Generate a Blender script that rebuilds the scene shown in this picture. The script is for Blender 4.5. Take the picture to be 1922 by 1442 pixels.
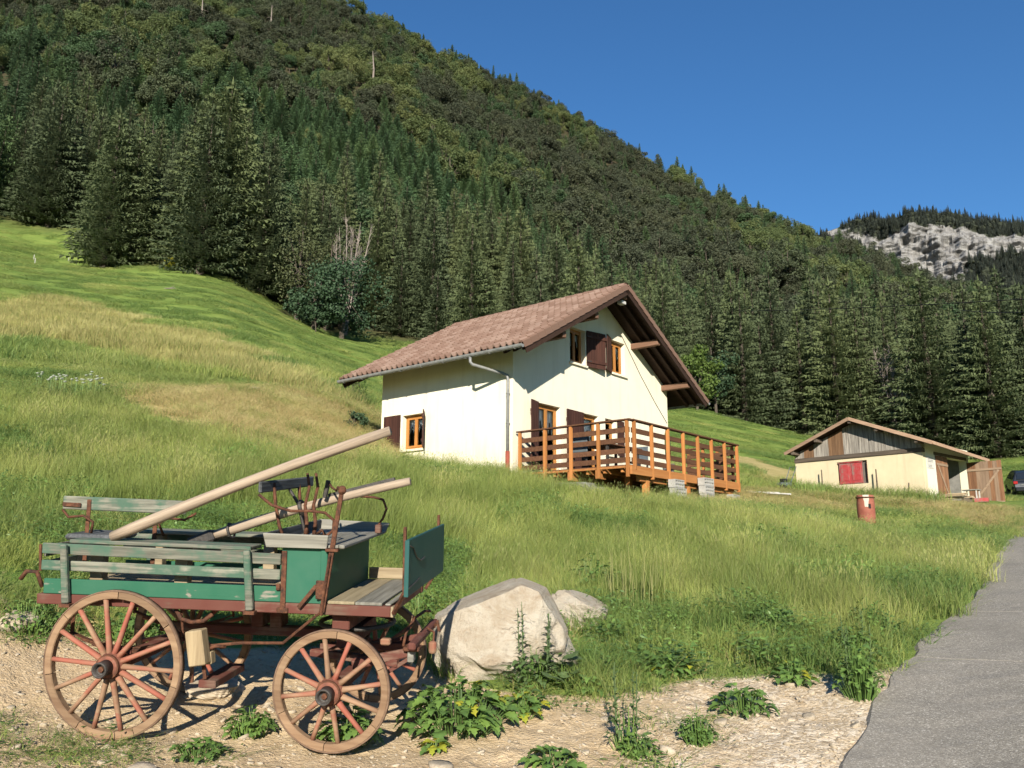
import bpy, math, random
import numpy as np
from mathutils import Vector, Matrix, Euler
R = math.radians
random.seed(11)
rng = np.random.default_rng(11)
for _o in list(bpy.data.objects):
    bpy.data.objects.remove(_o, do_unlink=True)
SC = bpy.context.scene
COL = SC.collection

# ------------------------------------------------------------------ camera
PITCH, ROLL, EYE = 0.20738, 0.0049, 1.6
cam_data = bpy.data.cameras.new('camera')
cam_data.sensor_width = 36.0
cam_data.lens = 1555.0 / 1922.0 * 36.0
cam_data.clip_start = 0.1
cam_data.clip_end = 6000.0
CAM = bpy.data.objects.new('camera', cam_data)
COL.objects.link(CAM)
CAM.matrix_world = (Matrix.Translation((0, 0, EYE)) @ Matrix.Rotation(math.pi / 2 + PITCH, 4, 'X')
                    @ Matrix.Rotation(ROLL, 4, 'Z'))
SC.camera = CAM

# ------------------------------------------------------------------ sky, sun, exposure
SUN_EL, SHADOW_AZ = R(22.0), R(2.0)
world = bpy.data.worlds.new('World')
SC.world = world
world.use_nodes = True
_wn = world.node_tree
_sky = _wn.nodes.new('ShaderNodeTexSky')
_sky.sky_type = 'NISHITA'
_sky.sun_disc = False
_sky.sun_elevation = SUN_EL
_sky.sun_rotation = math.pi + SHADOW_AZ
_sky.altitude = 900.0
_sky.air_density = 1.4
_sky.dust_density = 0.0
_sky.ozone_density = 8.0
_bg = _wn.nodes['Background']
_hs = _wn.nodes.new('ShaderNodeHueSaturation')
_hs.inputs['Saturation'].default_value = 1.06
_wn.links.new(_sky.outputs['Color'], _hs.inputs['Color'])
_wn.links.new(_hs.outputs['Color'], _bg.inputs['Color'])
_bg.inputs['Strength'].default_value = 0.069
sun_data = bpy.data.lights.new('sun', 'SUN')
sun_data.energy = 5.0
sun_data.angle = R(0.53)
sun_data.color = (1.0, 0.93, 0.80)
SUN = bpy.data.objects.new('sun', sun_data)
COL.objects.link(SUN)
SUN.rotation_euler = (math.pi / 2 - SUN_EL, 0, -SHADOW_AZ)
SUN.location = (0, -30, 60)
SC.view_settings.view_transform = 'Standard'
SC.view_settings.look = 'None'
SC.view_settings.exposure = 1.0
SC.view_settings.gamma = 1.0
SC.view_settings.use_curve_mapping = False
SC.cycles.max_bounces = 5
SC.cycles.diffuse_bounces = 2
SC.cycles.glossy_bounces = 2
SC.cycles.transmission_bounces = 4
SC.cycles.transparent_max_bounces = 4
SC.cycles.use_adaptive_sampling = True
SC.cycles.adaptive_threshold = 0.03
SC.cycles.use_denoising = True

# ------------------------------------------------------------------ object helpers
def tag(o, label=None, cat=None, group=None, kind=None):
    if label: o['label'] = label
    if cat: o['category'] = cat
    if group: o['group'] = group
    if kind: o['kind'] = kind
    return o

def empty(name, loc=(0, 0, 0), rz=0.0, label=None, cat=None, group=None):
    o = bpy.data.objects.new(name, None)
    o.empty_display_size = 0.2
    COL.objects.link(o)
    o.location = loc
    o.rotation_euler = (0, 0, rz)
    return tag(o, label, cat, group)

def link_mesh(name, me, parent=None, loc=None, rot=None, scale=None):
    o = bpy.data.objects.new(name, me)
    COL.objects.link(o)
    if parent is not None: o.parent = parent
    if loc is not None: o.location = loc
    if rot is not None: o.rotation_euler = rot
    if scale is not None: o.scale = scale if hasattr(scale, '__len__') else (scale,) * 3
    return o

def copy_tree(o, parent=None):
    c = o.copy()
    COL.objects.link(c)
    if parent is not None: c.parent = parent
    for ch in list(o.children):
        copy_tree(ch, c)
    return c

class MB:
    """collects shapes for ONE mesh object"""
    def __init__(self):
        self.v, self.f = [], []
    def add(self, vs, fs):
        n = len(self.v)
        self.v.extend([tuple(p) for p in vs])
        self.f.extend([tuple(i + n for i in f) for f in fs])
        return self
    def box(self, x0, x1, y0, y1, z0, z1, M=None):
        vs = [Vector((x, y, z)) for z in (z0, z1) for y in (y0, y1) for x in (x0, x1)]
        if M is not None: vs = [M @ p for p in vs]
        return self.add(vs, [(0, 2, 3, 1), (4, 5, 7, 6), (0, 1, 5, 4), (2, 6, 7, 3), (0, 4, 6, 2), (1, 3, 7, 5)])
    def bar(self, a, b, w, h, up=(0, 0, 1), w2=None, h2=None):
        """rectangular beam from a to b; w across, h along up"""
        a, b = Vector(a), Vector(b)
        d = (b - a).normalized()
        s = d.cross(Vector(up))
        if s.length < 1e-5: s = d.cross(Vector((1, 0, 0)))
        s.normalize(); u = s.cross(d).normalized()
        vs = []
        for p, ww, hh in ((a, w, h), (b, w2 or w, h2 or h)):
            for i, j in ((-1, -1), (1, -1), (1, 1), (-1, 1)):
                vs.append(p + s * (i * ww / 2) + u * (j * hh / 2))
        return self.add(vs, [(0, 1, 2, 3), (7, 6, 5, 4), (0, 4, 5, 1), (1, 5, 6, 2), (2, 6, 7, 3), (3, 7, 4, 0)])
    def tube(self, pts, rad, n=8, cap=True):
        pts = [Vector(p) for p in pts]
        rr = rad if hasattr(rad, '__len__') else [rad] * len(pts)
        vs, fs = [], []
        up = Vector((0.13, 0.31, 0.94))
        prev = None
        for i, p in enumerate(pts):
            d = (pts[min(i + 1, len(pts) - 1)] - pts[max(i - 1, 0)])
            if d.length < 1e-9: d = Vector((0, 0, 1))
            d.normalize()
            if prev is None:
                s = d.cross(up)
                if s.length < 1e-3: s = d.cross(Vector((1, 0, 0)))
            else:
                s = prev - d * prev.dot(d)
            s.normalize(); prev = s
            t = d.cross(s)
            for k in range(n):
                a = 2 * math.pi * k / n
                vs.append(p + (s * math.cos(a) + t * math.sin(a)) * rr[i])
        for i in range(len(pts) - 1):
            for k in range(n):
                fs.append((i * n + k, i * n + (k + 1) % n, (i + 1) * n + (k + 1) % n, (i + 1) * n + k))
        if cap:
            fs.append(tuple(range(n - 1, -1, -1)))
            m = (len(pts) - 1) * n
            fs.append(tuple(range(m, m + n)))
        return self.add(vs, fs)
    def lathe(self, prof, n=24, M=None):
        """prof: (radius, height) list, axis = local z"""
        vs, fs = [], []
        for r_, h in prof:
            for k in range(n):
                a = 2 * math.pi * k / n
                vs.append(Vector((r_ * math.cos(a), r_ * math.sin(a), h)))
        for i in range(len(prof) - 1):
            for k in range(n):
                fs.append((i * n + k, i * n + (k + 1) % n, (i + 1) * n + (k + 1) % n, (i + 1) * n + k))
        fs.append(tuple(range(n - 1, -1, -1)))
        m = (len(prof) - 1) * n
        fs.append(tuple(range(m, m + n)))
        if M is not None: vs = [M @ p for p in vs]
        return self.add(vs, fs)
    def prism(self, poly, t0, t1, axis='y'):
        """polygon in the plane across axis, extruded t0..t1"""
        n = len(poly)
        def P(p, t):
            if axis == 'y': return (p[0], t, p[1])
            if axis == 'x': return (t, p[0], p[1])
            return (p[0], p[1], t)
        vs = [P(p, t0) for p in poly] + [P(p, t1) for p in poly]
        fs = [tuple(range(n)), tuple(range(2 * n - 1, n - 1, -1))]
        fs += [(i, i + n, (i + 1) % n + n, (i + 1) % n) for i in range(n)]
        return self.add(vs, fs)
    def mesh(self, name, mat, smooth=False):
        me = bpy.data.meshes.new(name)
        me.from_pydata(self.v, [], self.f)
        import bmesh
        bm = bmesh.new(); bm.from_mesh(me)
        bmesh.ops.recalc_face_normals(bm, faces=bm.faces)
        bm.to_mesh(me); bm.free()
        if mat is not None: me.materials.append(mat)
        if smooth: me.shade_smooth()
        me.update()
        return me
    def build(self, name, mat, parent=None, smooth=False, bevel=0.0, loc=None):
        o = link_mesh(name, self.mesh(name, mat, smooth), parent, loc)
        if bevel:
            m = o.modifiers.new('bevel', 'BEVEL')
            m.width = bevel; m.segments = 1; m.limit_method = 'ANGLE'
        return o

def np_mesh(name, verts, faces, mat=None, smooth=False):
    """verts Nx3, faces list of (k-gon index arrays): each an MxK int array"""
    me = bpy.data.meshes.new(name)
    verts = np.asarray(verts, dtype=np.float32)
    if not isinstance(faces, (list, tuple)): faces = [faces]
    faces = [np.asarray(f, dtype=np.int32) for f in faces if len(f)]
    nl = sum(f.size for f in faces); npoly = sum(len(f) for f in faces)
    me.vertices.add(len(verts)); me.vertices.foreach_set('co', verts.ravel())
    me.loops.add(nl); me.polygons.add(npoly)
    me.loops.foreach_set('vertex_index', np.concatenate([f.ravel() for f in faces]))
    sizes = np.concatenate([np.full(len(f), f.shape[1], dtype=np.int32) for f in faces])
    starts = np.concatenate([[0], np.cumsum(sizes)[:-1]]).astype(np.int32)
    me.polygons.foreach_set('loop_start', starts)
    me.polygons.foreach_set('use_smooth', np.full(npoly, bool(smooth)))
    me.update(calc_edges=True)
    me.validate()
    if mat is not None: me.materials.append(mat)
    return me

# ------------------------------------------------------------------ value noise (numpy)
_perm = np.random.default_rng(5).random(4096)
def vnoise(x, y, s=1.0, seed=0):
    x = np.asarray(x, float) / s + seed * 17.31; y = np.asarray(y, float) / s + seed * 7.77
    xi, yi = np.floor(x).astype(int), np.floor(y).astype(int)
    fx, fy = x - xi, y - yi
    fx = fx * fx * (3 - 2 * fx); fy = fy * fy * (3 - 2 * fy)
    def h(a, b): return _perm[(a * 374761 + b * 668265 + (a * b) % 97 * 31 + seed * 911) % 4096]
    return (h(xi, yi) * (1 - fx) + h(xi + 1, yi) * fx) * (1 - fy) + (h(xi, yi + 1) * (1 - fx) + h(xi + 1, yi + 1) * fx) * fy
def fbm(x, y, s=1.0, o=3, seed=0):
    t, a, n = 0.0, 1.0, 0.0
    for k in range(o):
        t = t + a * vnoise(x, y, s / 2 ** k, seed + k); n += a; a *= 0.5
    return t / n
# ------------------------------------------------------------------ materials (all procedural)
MATS = {}
class NT:
    def __init__(self, name):
        self.m = bpy.data.materials.new(name)
        self.m.use_nodes = True
        self.t = self.m.node_tree
        self.b = self.t.nodes['Principled BSDF']
        self.out = self.t.nodes['Material Output']
    def n(self, kind, **kw):
        nd = self.t.nodes.new(kind)
        for k, v in kw.items():
            if k.startswith('i_'):
                key = k[2:]
                key = int(key) if key.isdigit() else key.replace('_', ' ')
                self.set(nd.inputs[key], v)
            else: setattr(nd, k, v)
        return nd
    def set(self, sock, v):
        if isinstance(v, bpy.types.NodeSocket): self.t.links.new(v, sock)
        else:
            if isinstance(v, (tuple, list)) and len(v) == 3 and sock.type == 'RGBA': v = (*v, 1)
            sock.default_value = v
    def coord(self, which='Object'):
        return self.n('ShaderNodeTexCoord').outputs[which]
    def pos(self):
        return self.n('ShaderNodeNewGeometry').outputs['Position']
    def mapping(self, vec, scale=(1, 1, 1), loc=(0, 0, 0), rot=(0, 0, 0)):
        return self.n('ShaderNodeMapping', i_Vector=vec, i_Scale=scale, i_Location=loc, i_Rotation=rot).outputs[0]
    def noise(self, vec, scale=5.0, detail=4.0, rough=0.55, dist=0.0):
        return self.n('ShaderNodeTexNoise', i_Vector=vec, i_Scale=scale, i_Detail=detail, i_Roughness=rough, i_Distortion=dist).outputs['Fac']
    def ramp(self, fac, stops, interp='LINEAR'):
        r = self.n('ShaderNodeValToRGB', i_Fac=fac)
        e = r.color_ramp.elements
        r.color_ramp.interpolation = interp
        while len(e) < len(stops): e.new(0.5)
        for el, (p, c) in zip(e, stops):
            el.position = p
            el.color = (*c, 1) if hasattr(c, '__len__') else (c, c, c, 1)
        return r.outputs[0]
    def mix(self, fac, a, b, mode='MIX'):
        nd = self.n('ShaderNodeMix', data_type='RGBA', blend_type=mode)
        self.set(nd.inputs[0], fac); self.set(nd.inputs[6], a); self.set(nd.inputs[7], b)
        return nd.outputs[2]
    def math(self, op, a, b=0.0, c=0.0, clamp=False):
        nd = self.n('ShaderNodeMath', operation=op, use_clamp=clamp)
        for i, v in enumerate((a, b, c)): self.set(nd.inputs[i], v)
        return nd.outputs[0]
    def attr(self, name):
        return self.n('ShaderNodeAttribute', attribute_name=name).outputs['Fac']
    def bump(self, h, strength=0.3, dist=0.02):
        return self.n('ShaderNodeBump', i_Height=h, i_Strength=strength, i_Distance=dist).outputs[0]
    def done(self, color, rough=0.8, normal=None, spec=0.25, metal=0.0):
        self.set(self.b.inputs['Base Color'], color)
        self.set(self.b.inputs['Roughness'], rough)
        self.set(self.b.inputs['Specular IOR Level'], spec)
        self.set(self.b.inputs['Metallic'], metal)
        if normal is not None: self.set(self.b.inputs['Normal'], normal)
        MATS[self.m.name] = self.m
        return self.m

K_ALB = 0.60
def _alb(c): return tuple(v * K_ALB for v in c)
def wood(name, dark, light, axis='x', scale=1.0, paint=None, paint_amt=0.5, wear=None, rough=0.8, bump=0.35):
    """grained wood along a local axis; paint = colour worn off to the wood by noise"""
    dark, light = _alb(dark), _alb(light)
    if paint is not None: paint = _alb(paint)
    if wear is not None: wear = _alb(wear)
    t = NT(name)
    ri = t.n('ShaderNodeObjectInfo').outputs['Random']
    c = t.coord()
    off = t.n('ShaderNodeCombineXYZ', i_X=t.math('MULTIPLY', ri, 13.0), i_Y=t.math('MULTIPLY', ri, 7.0), i_Z=t.math('MULTIPLY', ri, 5.0)).outputs[0]
    c = t.n('ShaderNodeVectorMath', operation='ADD', i_0=c, i_1=off).outputs[0]
    s = {'x': (1.4, 26, 26), 'y': (26, 1.4, 26), 'z': (26, 26, 1.4)}[axis]
    g = t.noise(t.mapping(c, tuple(k * scale for k in s)), 1.0, 5.0, 0.65, 0.4)
    big = t.noise(c, 3.5 * scale, 3.0, 0.6)
    col = t.ramp(g, [(0.28, dark), (0.72, light)])
    tone = t.math('ADD', t.math('MULTIPLY', ri, 0.35), 0.8)
    col = t.mix(1.0, col, t.n('ShaderNodeCombineColor', i_0=tone, i_1=tone, i_2=tone).outputs[0], 'MULTIPLY')
    h = g
    if paint is not None:
        k = t.math('ADD', t.math('MULTIPLY', big, 1.1), t.math('MULTIPLY', g, 0.55))
        lo = 0.42 + 0.72 * paint_amt
        msk = t.ramp(k, [(max(0.0, lo - 0.16), 1.0), (min(1.0, lo + 0.04), 0.0)])
        fade = t.mix(t.ramp(t.noise(c, 7.0, 4.0), [(0.3, 0.0), (0.75, 0.45)]), paint, wear or light)
        col = t.mix(msk, col, fade)
        h = t.math('ADD', t.math('MULTIPLY', g, 0.6), t.math('MULTIPLY', msk, 0.4))
    return t.done(col, rough, t.bump(h, bump, 0.01))

def speckle(name, stops, scale=6.0, detail=6.0, rough=0.9, bump=0.3, bscale=None, bdist=0.02, spec=0.2, rnd=0.0, metal=0.0):
    stops = [(p, _alb(c)) for p, c in stops]
    t = NT(name)
    c = t.coord()
    f = t.noise(c, scale, detail, 0.62)
    col = t.ramp(f, stops)
    if rnd:
        ri = t.n('ShaderNodeObjectInfo').outputs['Random']
        tone = t.math('ADD', t.math('MULTIPLY', ri, rnd), 1.0 - rnd / 2)
        col = t.mix(1.0, col, t.n('ShaderNodeCombineColor', i_0=tone, i_1=tone, i_2=tone).outputs[0], 'MULTIPLY')
    h = t.noise(c, bscale or scale * 3, 4.0, 0.6)
    return t.done(col, rough, t.bump(h, bump, bdist), spec, metal)

M_GREEN = wood('green_painted_wood', (0.16, 0.15, 0.12), (0.34, 0.32, 0.26), 'x', 1.0, (0.030, 0.150, 0.085), 0.98, (0.07, 0.19, 0.12))
M_GREENBOX = wood('green_panel_paint', (0.14, 0.12, 0.09), (0.34, 0.28, 0.20), 'z', 1.0, (0.030, 0.155, 0.094), 1.06, (0.075, 0.19, 0.125), 0.55, 0.15)
M_GREENOLD = wood('worn_green_rail_wood', (0.075, 0.080, 0.062), (0.34, 0.33, 0.26), 'x', 1.4, (0.075, 0.155, 0.105), 0.62, (0.17, 0.22, 0.165))
M_TEAL = wood('teal_dashboard_paint', (0.2, 0.2, 0.18), (0.4, 0.4, 0.35), 'y', 0.8, (0.020, 0.105, 0.098), 1.2, (0.05, 0.13, 0.12), 0.55, 0.15)
M_GREYWOOD = wood('grey_weathered_wood', (0.17, 0.16, 0.13), (0.44, 0.42, 0.36), 'x', 1.0)
M_GREYWOODY = wood('grey_weathered_wood_cross', (0.16, 0.15, 0.12), (0.42, 0.40, 0.34), 'y', 1.0)
M_TANWOOD = wood('tan_board_wood', (0.30, 0.22, 0.13), (0.60, 0.48, 0.31), 'x', 1.0)
M_TANWOODY = wood('tan_board_wood_cross', (0.30, 0.24, 0.14), (0.58, 0.48, 0.31), 'y', 1.0)
M_REDSILL = wood('red_brown_sill_paint', (0.14, 0.07, 0.05), (0.28, 0.17, 0.12), 'x', 1.0, (0.155, 0.050, 0.036), 0.85, (0.20, 0.09, 0.065))
M_POLE = wood('pale_pole_wood', (0.26, 0.20, 0.145), (0.60, 0.47, 0.35), 'x', 1.2, rough=0.7)
M_BLACKWOOD = wood('charcoal_backrest_wood', (0.03, 0.032, 0.035), (0.16, 0.165, 0.17), 'y', 1.3)
M_RIM = wood('tan_felloe_wood', (0.22, 0.125, 0.070), (0.43, 0.285, 0.17), 'x', 0.5)
M_SPOKE = wood('faded_red_spoke_wood', (0.26, 0.14, 0.08), (0.46, 0.29, 0.18), 'x', 0.5, (0.40, 0.120, 0.078), 0.62, (0.52, 0.22, 0.15))
M_HUB = speckle('rusty_red_hub', [(0.3, (0.13, 0.06, 0.04)), (0.55, (0.30, 0.11, 0.07)), (0.75, (0.36, 0.20, 0.14))], 9, rough=0.75)
M_RUST = speckle('rusty_iron', [(0.3, (0.045, 0.026, 0.020)), (0.55, (0.16, 0.065, 0.035)), (0.78, (0.26, 0.12, 0.065))], 22, rough=0.8, bump=0.4)
M_IRON = speckle('dark_iron', [(0.3, (0.03, 0.028, 0.026)), (0.7, (0.085, 0.07, 0.06))], 18, rough=0.6, spec=0.4)
M_TYRE = speckle('brown_iron_tyre', [(0.3, (0.14, 0.085, 0.055)), (0.7, (0.30, 0.19, 0.125))], 14, rough=0.75)
M_BLOCK = wood('brake_block_wood', (0.30, 0.215, 0.12), (0.58, 0.45, 0.27), 'z', 0.8)
M_DECKORANGE = wood('orange_stained_wood', (0.46, 0.17, 0.045), (0.66, 0.29, 0.09), 'z', 0.5, bump=0.15)
M_DECKORANGEX = wood('orange_stained_beam', (0.46, 0.17, 0.045), (0.66, 0.30, 0.10), 'x', 0.5, bump=0.15)
M_WINORANGE = wood('honey_window_wood', (0.46, 0.18, 0.04), (0.62, 0.28, 0.08), 'z', 0.6, bump=0.1, rough=0.5)
M_DECKBROWN = wood('dark_brown_stained_board', (0.095, 0.040, 0.020), (0.21, 0.098, 0.050), 'x', 0.6, bump=0.15)
M_SHUTTER = wood('dark_brown_shutter_wood', (0.048, 0.018, 0.013), (0.105, 0.040, 0.026), 'z', 0.8, bump=0.2)
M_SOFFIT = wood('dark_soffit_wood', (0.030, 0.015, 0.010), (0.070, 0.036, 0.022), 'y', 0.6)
M_PURLIN = wood('brown_purlin_wood', (0.15, 0.075, 0.045), (0.30, 0.17, 0.11), 'y', 0.6)
M_BARNPLANK = wood('grey_barn_plank', (0.095, 0.080, 0.065), (0.66, 0.60, 0.52), 'z', 0.7)
M_BARNPLANKBROWN = wood('brown_barn_plank', (0.13, 0.065, 0.032), (0.32, 0.19, 0.105), 'z', 0.7)
M_BARNBEAM = wood('grey_barn_beam', (0.085, 0.065, 0.048), (0.21, 0.165, 0.125), 'x', 0.6)
M_BARGE = wood('pale_bargeboard', (0.36, 0.22, 0.14), (0.56, 0.38, 0.26), 'x', 0.5)
M_DOORWOOD = wood('red_brown_barn_door', (0.19, 0.085, 0.045), (0.42, 0.22, 0.115), 'z', 0.7)
M_DOORWOOD2 = wood('grey_brown_barn_door', (0.24, 0.155, 0.10), (0.45, 0.31, 0.21), 'z', 0.7)
M_DOORBRACE = wood('pale_door_brace', (0.34, 0.23, 0.15), (0.52, 0.37, 0.25), 'x', 0.7)
M_REDPAINT = wood('red_shutter_paint', (0.3, 0.16, 0.14), (0.42, 0.24, 0.2), 'z', 0.8, (0.50, 0.045, 0.048), 0.74, (0.55, 0.20, 0.19), 0.6)
M_STACK = wood('sawn_plank', (0.45, 0.33, 0.2), (0.7, 0.55, 0.36), 'x', 0.7)
M_BARK = speckle('grey_brown_bark', [(0.3, (0.055, 0.042, 0.032)), (0.7, (0.17, 0.14, 0.11))], 6, rough=0.95, bump=0.5)
M_PALEBARK = speckle('pale_dead_bark', [(0.3, (0.22, 0.18, 0.15)), (0.7, (0.44, 0.38, 0.33))], 5, rough=0.95)
M_ZINC = speckle('zinc_gutter_metal', [(0.3, (0.20, 0.205, 0.20)), (0.7, (0.36, 0.36, 0.345))], 5, rough=0.5, bump=0.05, spec=0.5)
M_REDPIPE = speckle('red_pipe_paint', [(0.3, (0.33, 0.075, 0.05)), (0.7, (0.42, 0.12, 0.08))], 6, rough=0.6)
M_CONC = speckle('grey_concrete', [(0.3, (0.22, 0.21, 0.19)), (0.7, (0.38, 0.365, 0.335))], 4, rough=0.9, bump=0.2)
M_CONCBLOCK = speckle('pale_concrete_block', [(0.3, (0.40, 0.39, 0.36)), (0.7, (0.58, 0.56, 0.52))], 9, rough=0.9, bump=0.2)
M_CURTAIN = speckle('white_lace_curtain', [(0.4, (0.55, 0.55, 0.53)), (0.6, (0.8, 0.8, 0.78))], 30, rough=0.9)
M_DARKINSIDE = speckle('dim_room_wall', [(0.3, (0.14, 0.11, 0.09)), (0.7, (0.24, 0.20, 0.17))], 2)
M_WHITE = speckle('off_white_paint', [(0.3, (0.62, 0.6, 0.55)), (0.7, (0.78, 0.76, 0.71))], 4)
M_BLACK = speckle('black_rubber', [(0.3, (0.012, 0.012, 0.012)), (0.7, (0.03, 0.03, 0.03))], 12, rough=0.7)
M_GREYPLASTIC = speckle('blue_grey_plastic', [(0.3, (0.10, 0.13, 0.15)), (0.7, (0.17, 0.2, 0.22))], 6, rough=0.5)

def _glass():
    t = NT('window_glass')
    t.b.inputs['Base Color'].default_value = (0.9, 0.95, 0.95, 1)
    t.b.inputs['Roughness'].default_value = 0.03
    t.b.inputs['Transmission Weight'].default_value = 1.0
    t.b.inputs['IOR'].default_value = 1.02
    t.b.inputs['Specular IOR Level'].default_value = 0.9
    MATS['glass'] = t.m
    return t.m
M_GLASS = _glass()

def _plaster(name, base, dirt, zdirt=0.9, crack=0.15):
    t = NT(name)
    c = t.coord()
    n1 = t.noise(c, 1.3, 5.0, 0.6)
    n2 = t.noise(t.mapping(c, (5, 5, 0.7)), 1.0, 5.0, 0.65)
    z = t.n('ShaderNodeSeparateXYZ', i_0=c).outputs['Z']
    low = t.math('SUBTRACT', 1.0, t.math('DIVIDE', z, zdirt), clamp=True)
    m = t.math('MULTIPLY', t.math('POWER', low, 1.6), t.ramp(n2, [(0.36, 0.0), (0.62, 1.0)]), clamp=True)
    col = t.mix(t.ramp(n1, [(0.35, 0.0), (0.7, crack)]), base, dirt)
    col = t.mix(t.math('MULTIPLY', m, 0.75), col, dirt)
    col = t.mix(t.ramp(t.noise(t.mapping(c, (3.5, 3.5, 0.35)), 1.0, 6.0, 0.7), [(0.52, 0.0), (0.78, 0.35)]), col, dirt)
    fine = t.noise(c, 90, 3.0)
    h = t.math('ADD', t.math('MULTIPLY', fine, 0.4), t.math('MULTIPLY', t.noise(c, 14, 3.0), 0.6))
    return t.done(col, 0.92, t.bump(h, 0.35, 0.012), 0.1)
M_PLASTER = _plaster('cream_house_plaster', (0.66, 0.615, 0.49), (0.36, 0.30, 0.20), 1.4, 0.12)
M_PLASTERBARN = _plaster('cream_barn_plaster', (0.54, 0.465, 0.31), (0.27, 0.205, 0.135), 1.2, 0.22)
M_PLASTERWHITE = _plaster('white_barn_plaster', (0.60, 0.565, 0.44), (0.36, 0.31, 0.22), 0.5, 0.08)

def _tiles():
    t = NT('clay_roof_tile')
    c = t.coord()
    col = t.ramp(t.attr('tone'), [(0.0, (0.155, 0.094, 0.070)), (0.5, (0.200, 0.128, 0.098)), (1.0, (0.245, 0.168, 0.132))])
    n = t.noise(c, 1.4, 6.0, 0.6)
    col = t.mix(t.ramp(n, [(0.45, 0.0), (0.75, 0.3)]), col, (0.14, 0.10, 0.08))
    f = t.noise(c, 40, 3.0)
    return t.done(col, 0.9, t.bump(f, 0.3, 0.01), 0.08)
M_TILE = _tiles()

def _rock(name, stops, scale):
    t = NT(name)
    c = t.coord()
    n = t.noise(c, scale, 9.0, 0.68, 0.6)
    n2 = t.noise(t.mapping(c, (1, 1, 2.0), rot=(0.4, 0.5, 0)), scale * 1.3, 8.0, 0.74, 1.6)
    col = t.ramp(n, stops)
    col = t.mix(t.ramp(n2, [(0.50, 0.0), (0.64, 0.6)]), col, (0.27, 0.20, 0.13))
    n3 = t.noise(c, scale * 9, 7.0, 0.7)
    col = t.mix(t.ramp(n3, [(0.56, 0.0), (0.72, 0.5)]), col, (0.15, 0.125, 0.10))
    ck = t.n('ShaderNodeTexVoronoi', feature='DISTANCE_TO_EDGE', i_Vector=t.n('ShaderNodeVectorMath', operation='ADD', i_0=t.mapping(c, (1, 1, 1.7), rot=(.3, .6, .2)), i_1=t.n('ShaderNodeTexNoise', i_Vector=c, i_Scale=scale * 2.2, i_Detail=5.0).outputs['Color']).outputs[0], i_Scale=scale * 1.1).outputs['Distance']
    crack = t.ramp(ck, [(0.0, 1.0), (0.012, 0.0)])
    col = t.mix(t.math('MULTIPLY', crack, t.ramp(n, [(0.56, 0.0), (0.66, 0.45)])), col, (0.13, 0.105, 0.08))
    h = t.math('ADD', t.math('MULTIPLY', t.noise(c, scale * 3, 10.0, 0.72), 0.8), t.math('MULTIPLY', n3, 0.45))
    h = t.math('SUBTRACT', h, t.math('MULTIPLY', t.math('MULTIPLY', crack, t.ramp(n, [(0.56, 0.0), (0.66, 1.0)])), 0.2))
    return t.done(col, 0.92, t.bump(h, 1.0, 0.09), 0.12)
M_ROCK = _rock('pale_limestone', [(0.25, (0.26, 0.205, 0.140)), (0.45, (0.385, 0.33, 0.255)), (0.7, (0.49, 0.445, 0.37))], 1.6)
M_STONE = speckle('small_pale_stone', [(0.3, (0.46, 0.37, 0.255)), (0.7, (0.70, 0.59, 0.45))], 5.0, rnd=.3)

def leafmat(name, cols, patch=40.0, trans=0.30, rough=0.6, spec=0.25, amp=0.55, posnoise=None):
    """foliage: hue by position patches + per-object random; light passes partly through"""
    t = NT(name)
    oi = t.n('ShaderNodeObjectInfo')
    loc = oi.outputs['Location'] if posnoise is None else t.pos()
    pn = t.noise(loc, 1.0 / patch if posnoise is None else posnoise, 3.0, 0.6)
    k = t.math('ADD', t.math('MULTIPLY', pn, 1.0 - amp * 0.5), t.math('MULTIPLY', t.math('SUBTRACT', oi.outputs['Random'], 0.5), amp))
    n = len(cols)
    col = t.ramp(k, [(0.22 + 0.56 * i / max(1, n - 1), c) for i, c in enumerate(cols)])
    c2 = t.noise(t.coord(), 3.0, 2.0)
    tone = t.math('ADD', t.math('MULTIPLY', c2, 0.7), 0.65)
    col = t.mix(1.0, col, t.n('ShaderNodeCombineColor', i_0=tone, i_1=tone, i_2=tone).outputs[0], 'MULTIPLY')
    t.done(col, rough, None, spec)
    tr = t.n('ShaderNodeBsdfTranslucent', i_Color=col)
    mx = t.n('ShaderNodeMixShader', i_0=trans)
    t.t.links.new(t.b.outputs[0], mx.inputs[1]); t.t.links.new(tr.outputs[0], mx.inputs[2])
    t.t.links.new(mx.outputs[0], t.out.inputs['Surface'])
    return t.m
M_SPRUCE = leafmat('spruce_needles', [(0.084, 0.106, 0.056), (0.108, 0.134, 0.063), (0.128, 0.152, 0.068)], 30, 0.30, 0.8, 0.03)
M_SPRUCEFAR = leafmat('hill_spruce_needles', [(0.056, 0.090, 0.046), (0.078, 0.122, 0.054), (0.104, 0.146, 0.058)], 40, 0.25, 0.8, 0.03)
M_SPRUCEYOUNG = leafmat('young_spruce_needles', [(0.070, 0.118, 0.058), (0.092, 0.148, 0.066), (0.120, 0.168, 0.068)], 30, 0.25, 0.8, 0.03)
M_BROADLIGHT = leafmat('light_hill_broadleaf', [(0.100, 0.130, 0.048), (0.132, 0.155, 0.056), (0.158, 0.172, 0.062)], 40, 0.25, amp=0.7)
M_BROADDIM = leafmat('dim_hill_broadleaf', [(0.062, 0.072, 0.042), (0.080, 0.088, 0.048), (0.070, 0.098, 0.046)], 40, 0.25, amp=0.7)
M_SPRUCECLIFF = leafmat('cliff_spruce_needles', [(0.048, 0.060, 0.050), (0.066, 0.078, 0.060)], 60, 0.1, 0.7, 0.1)
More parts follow.
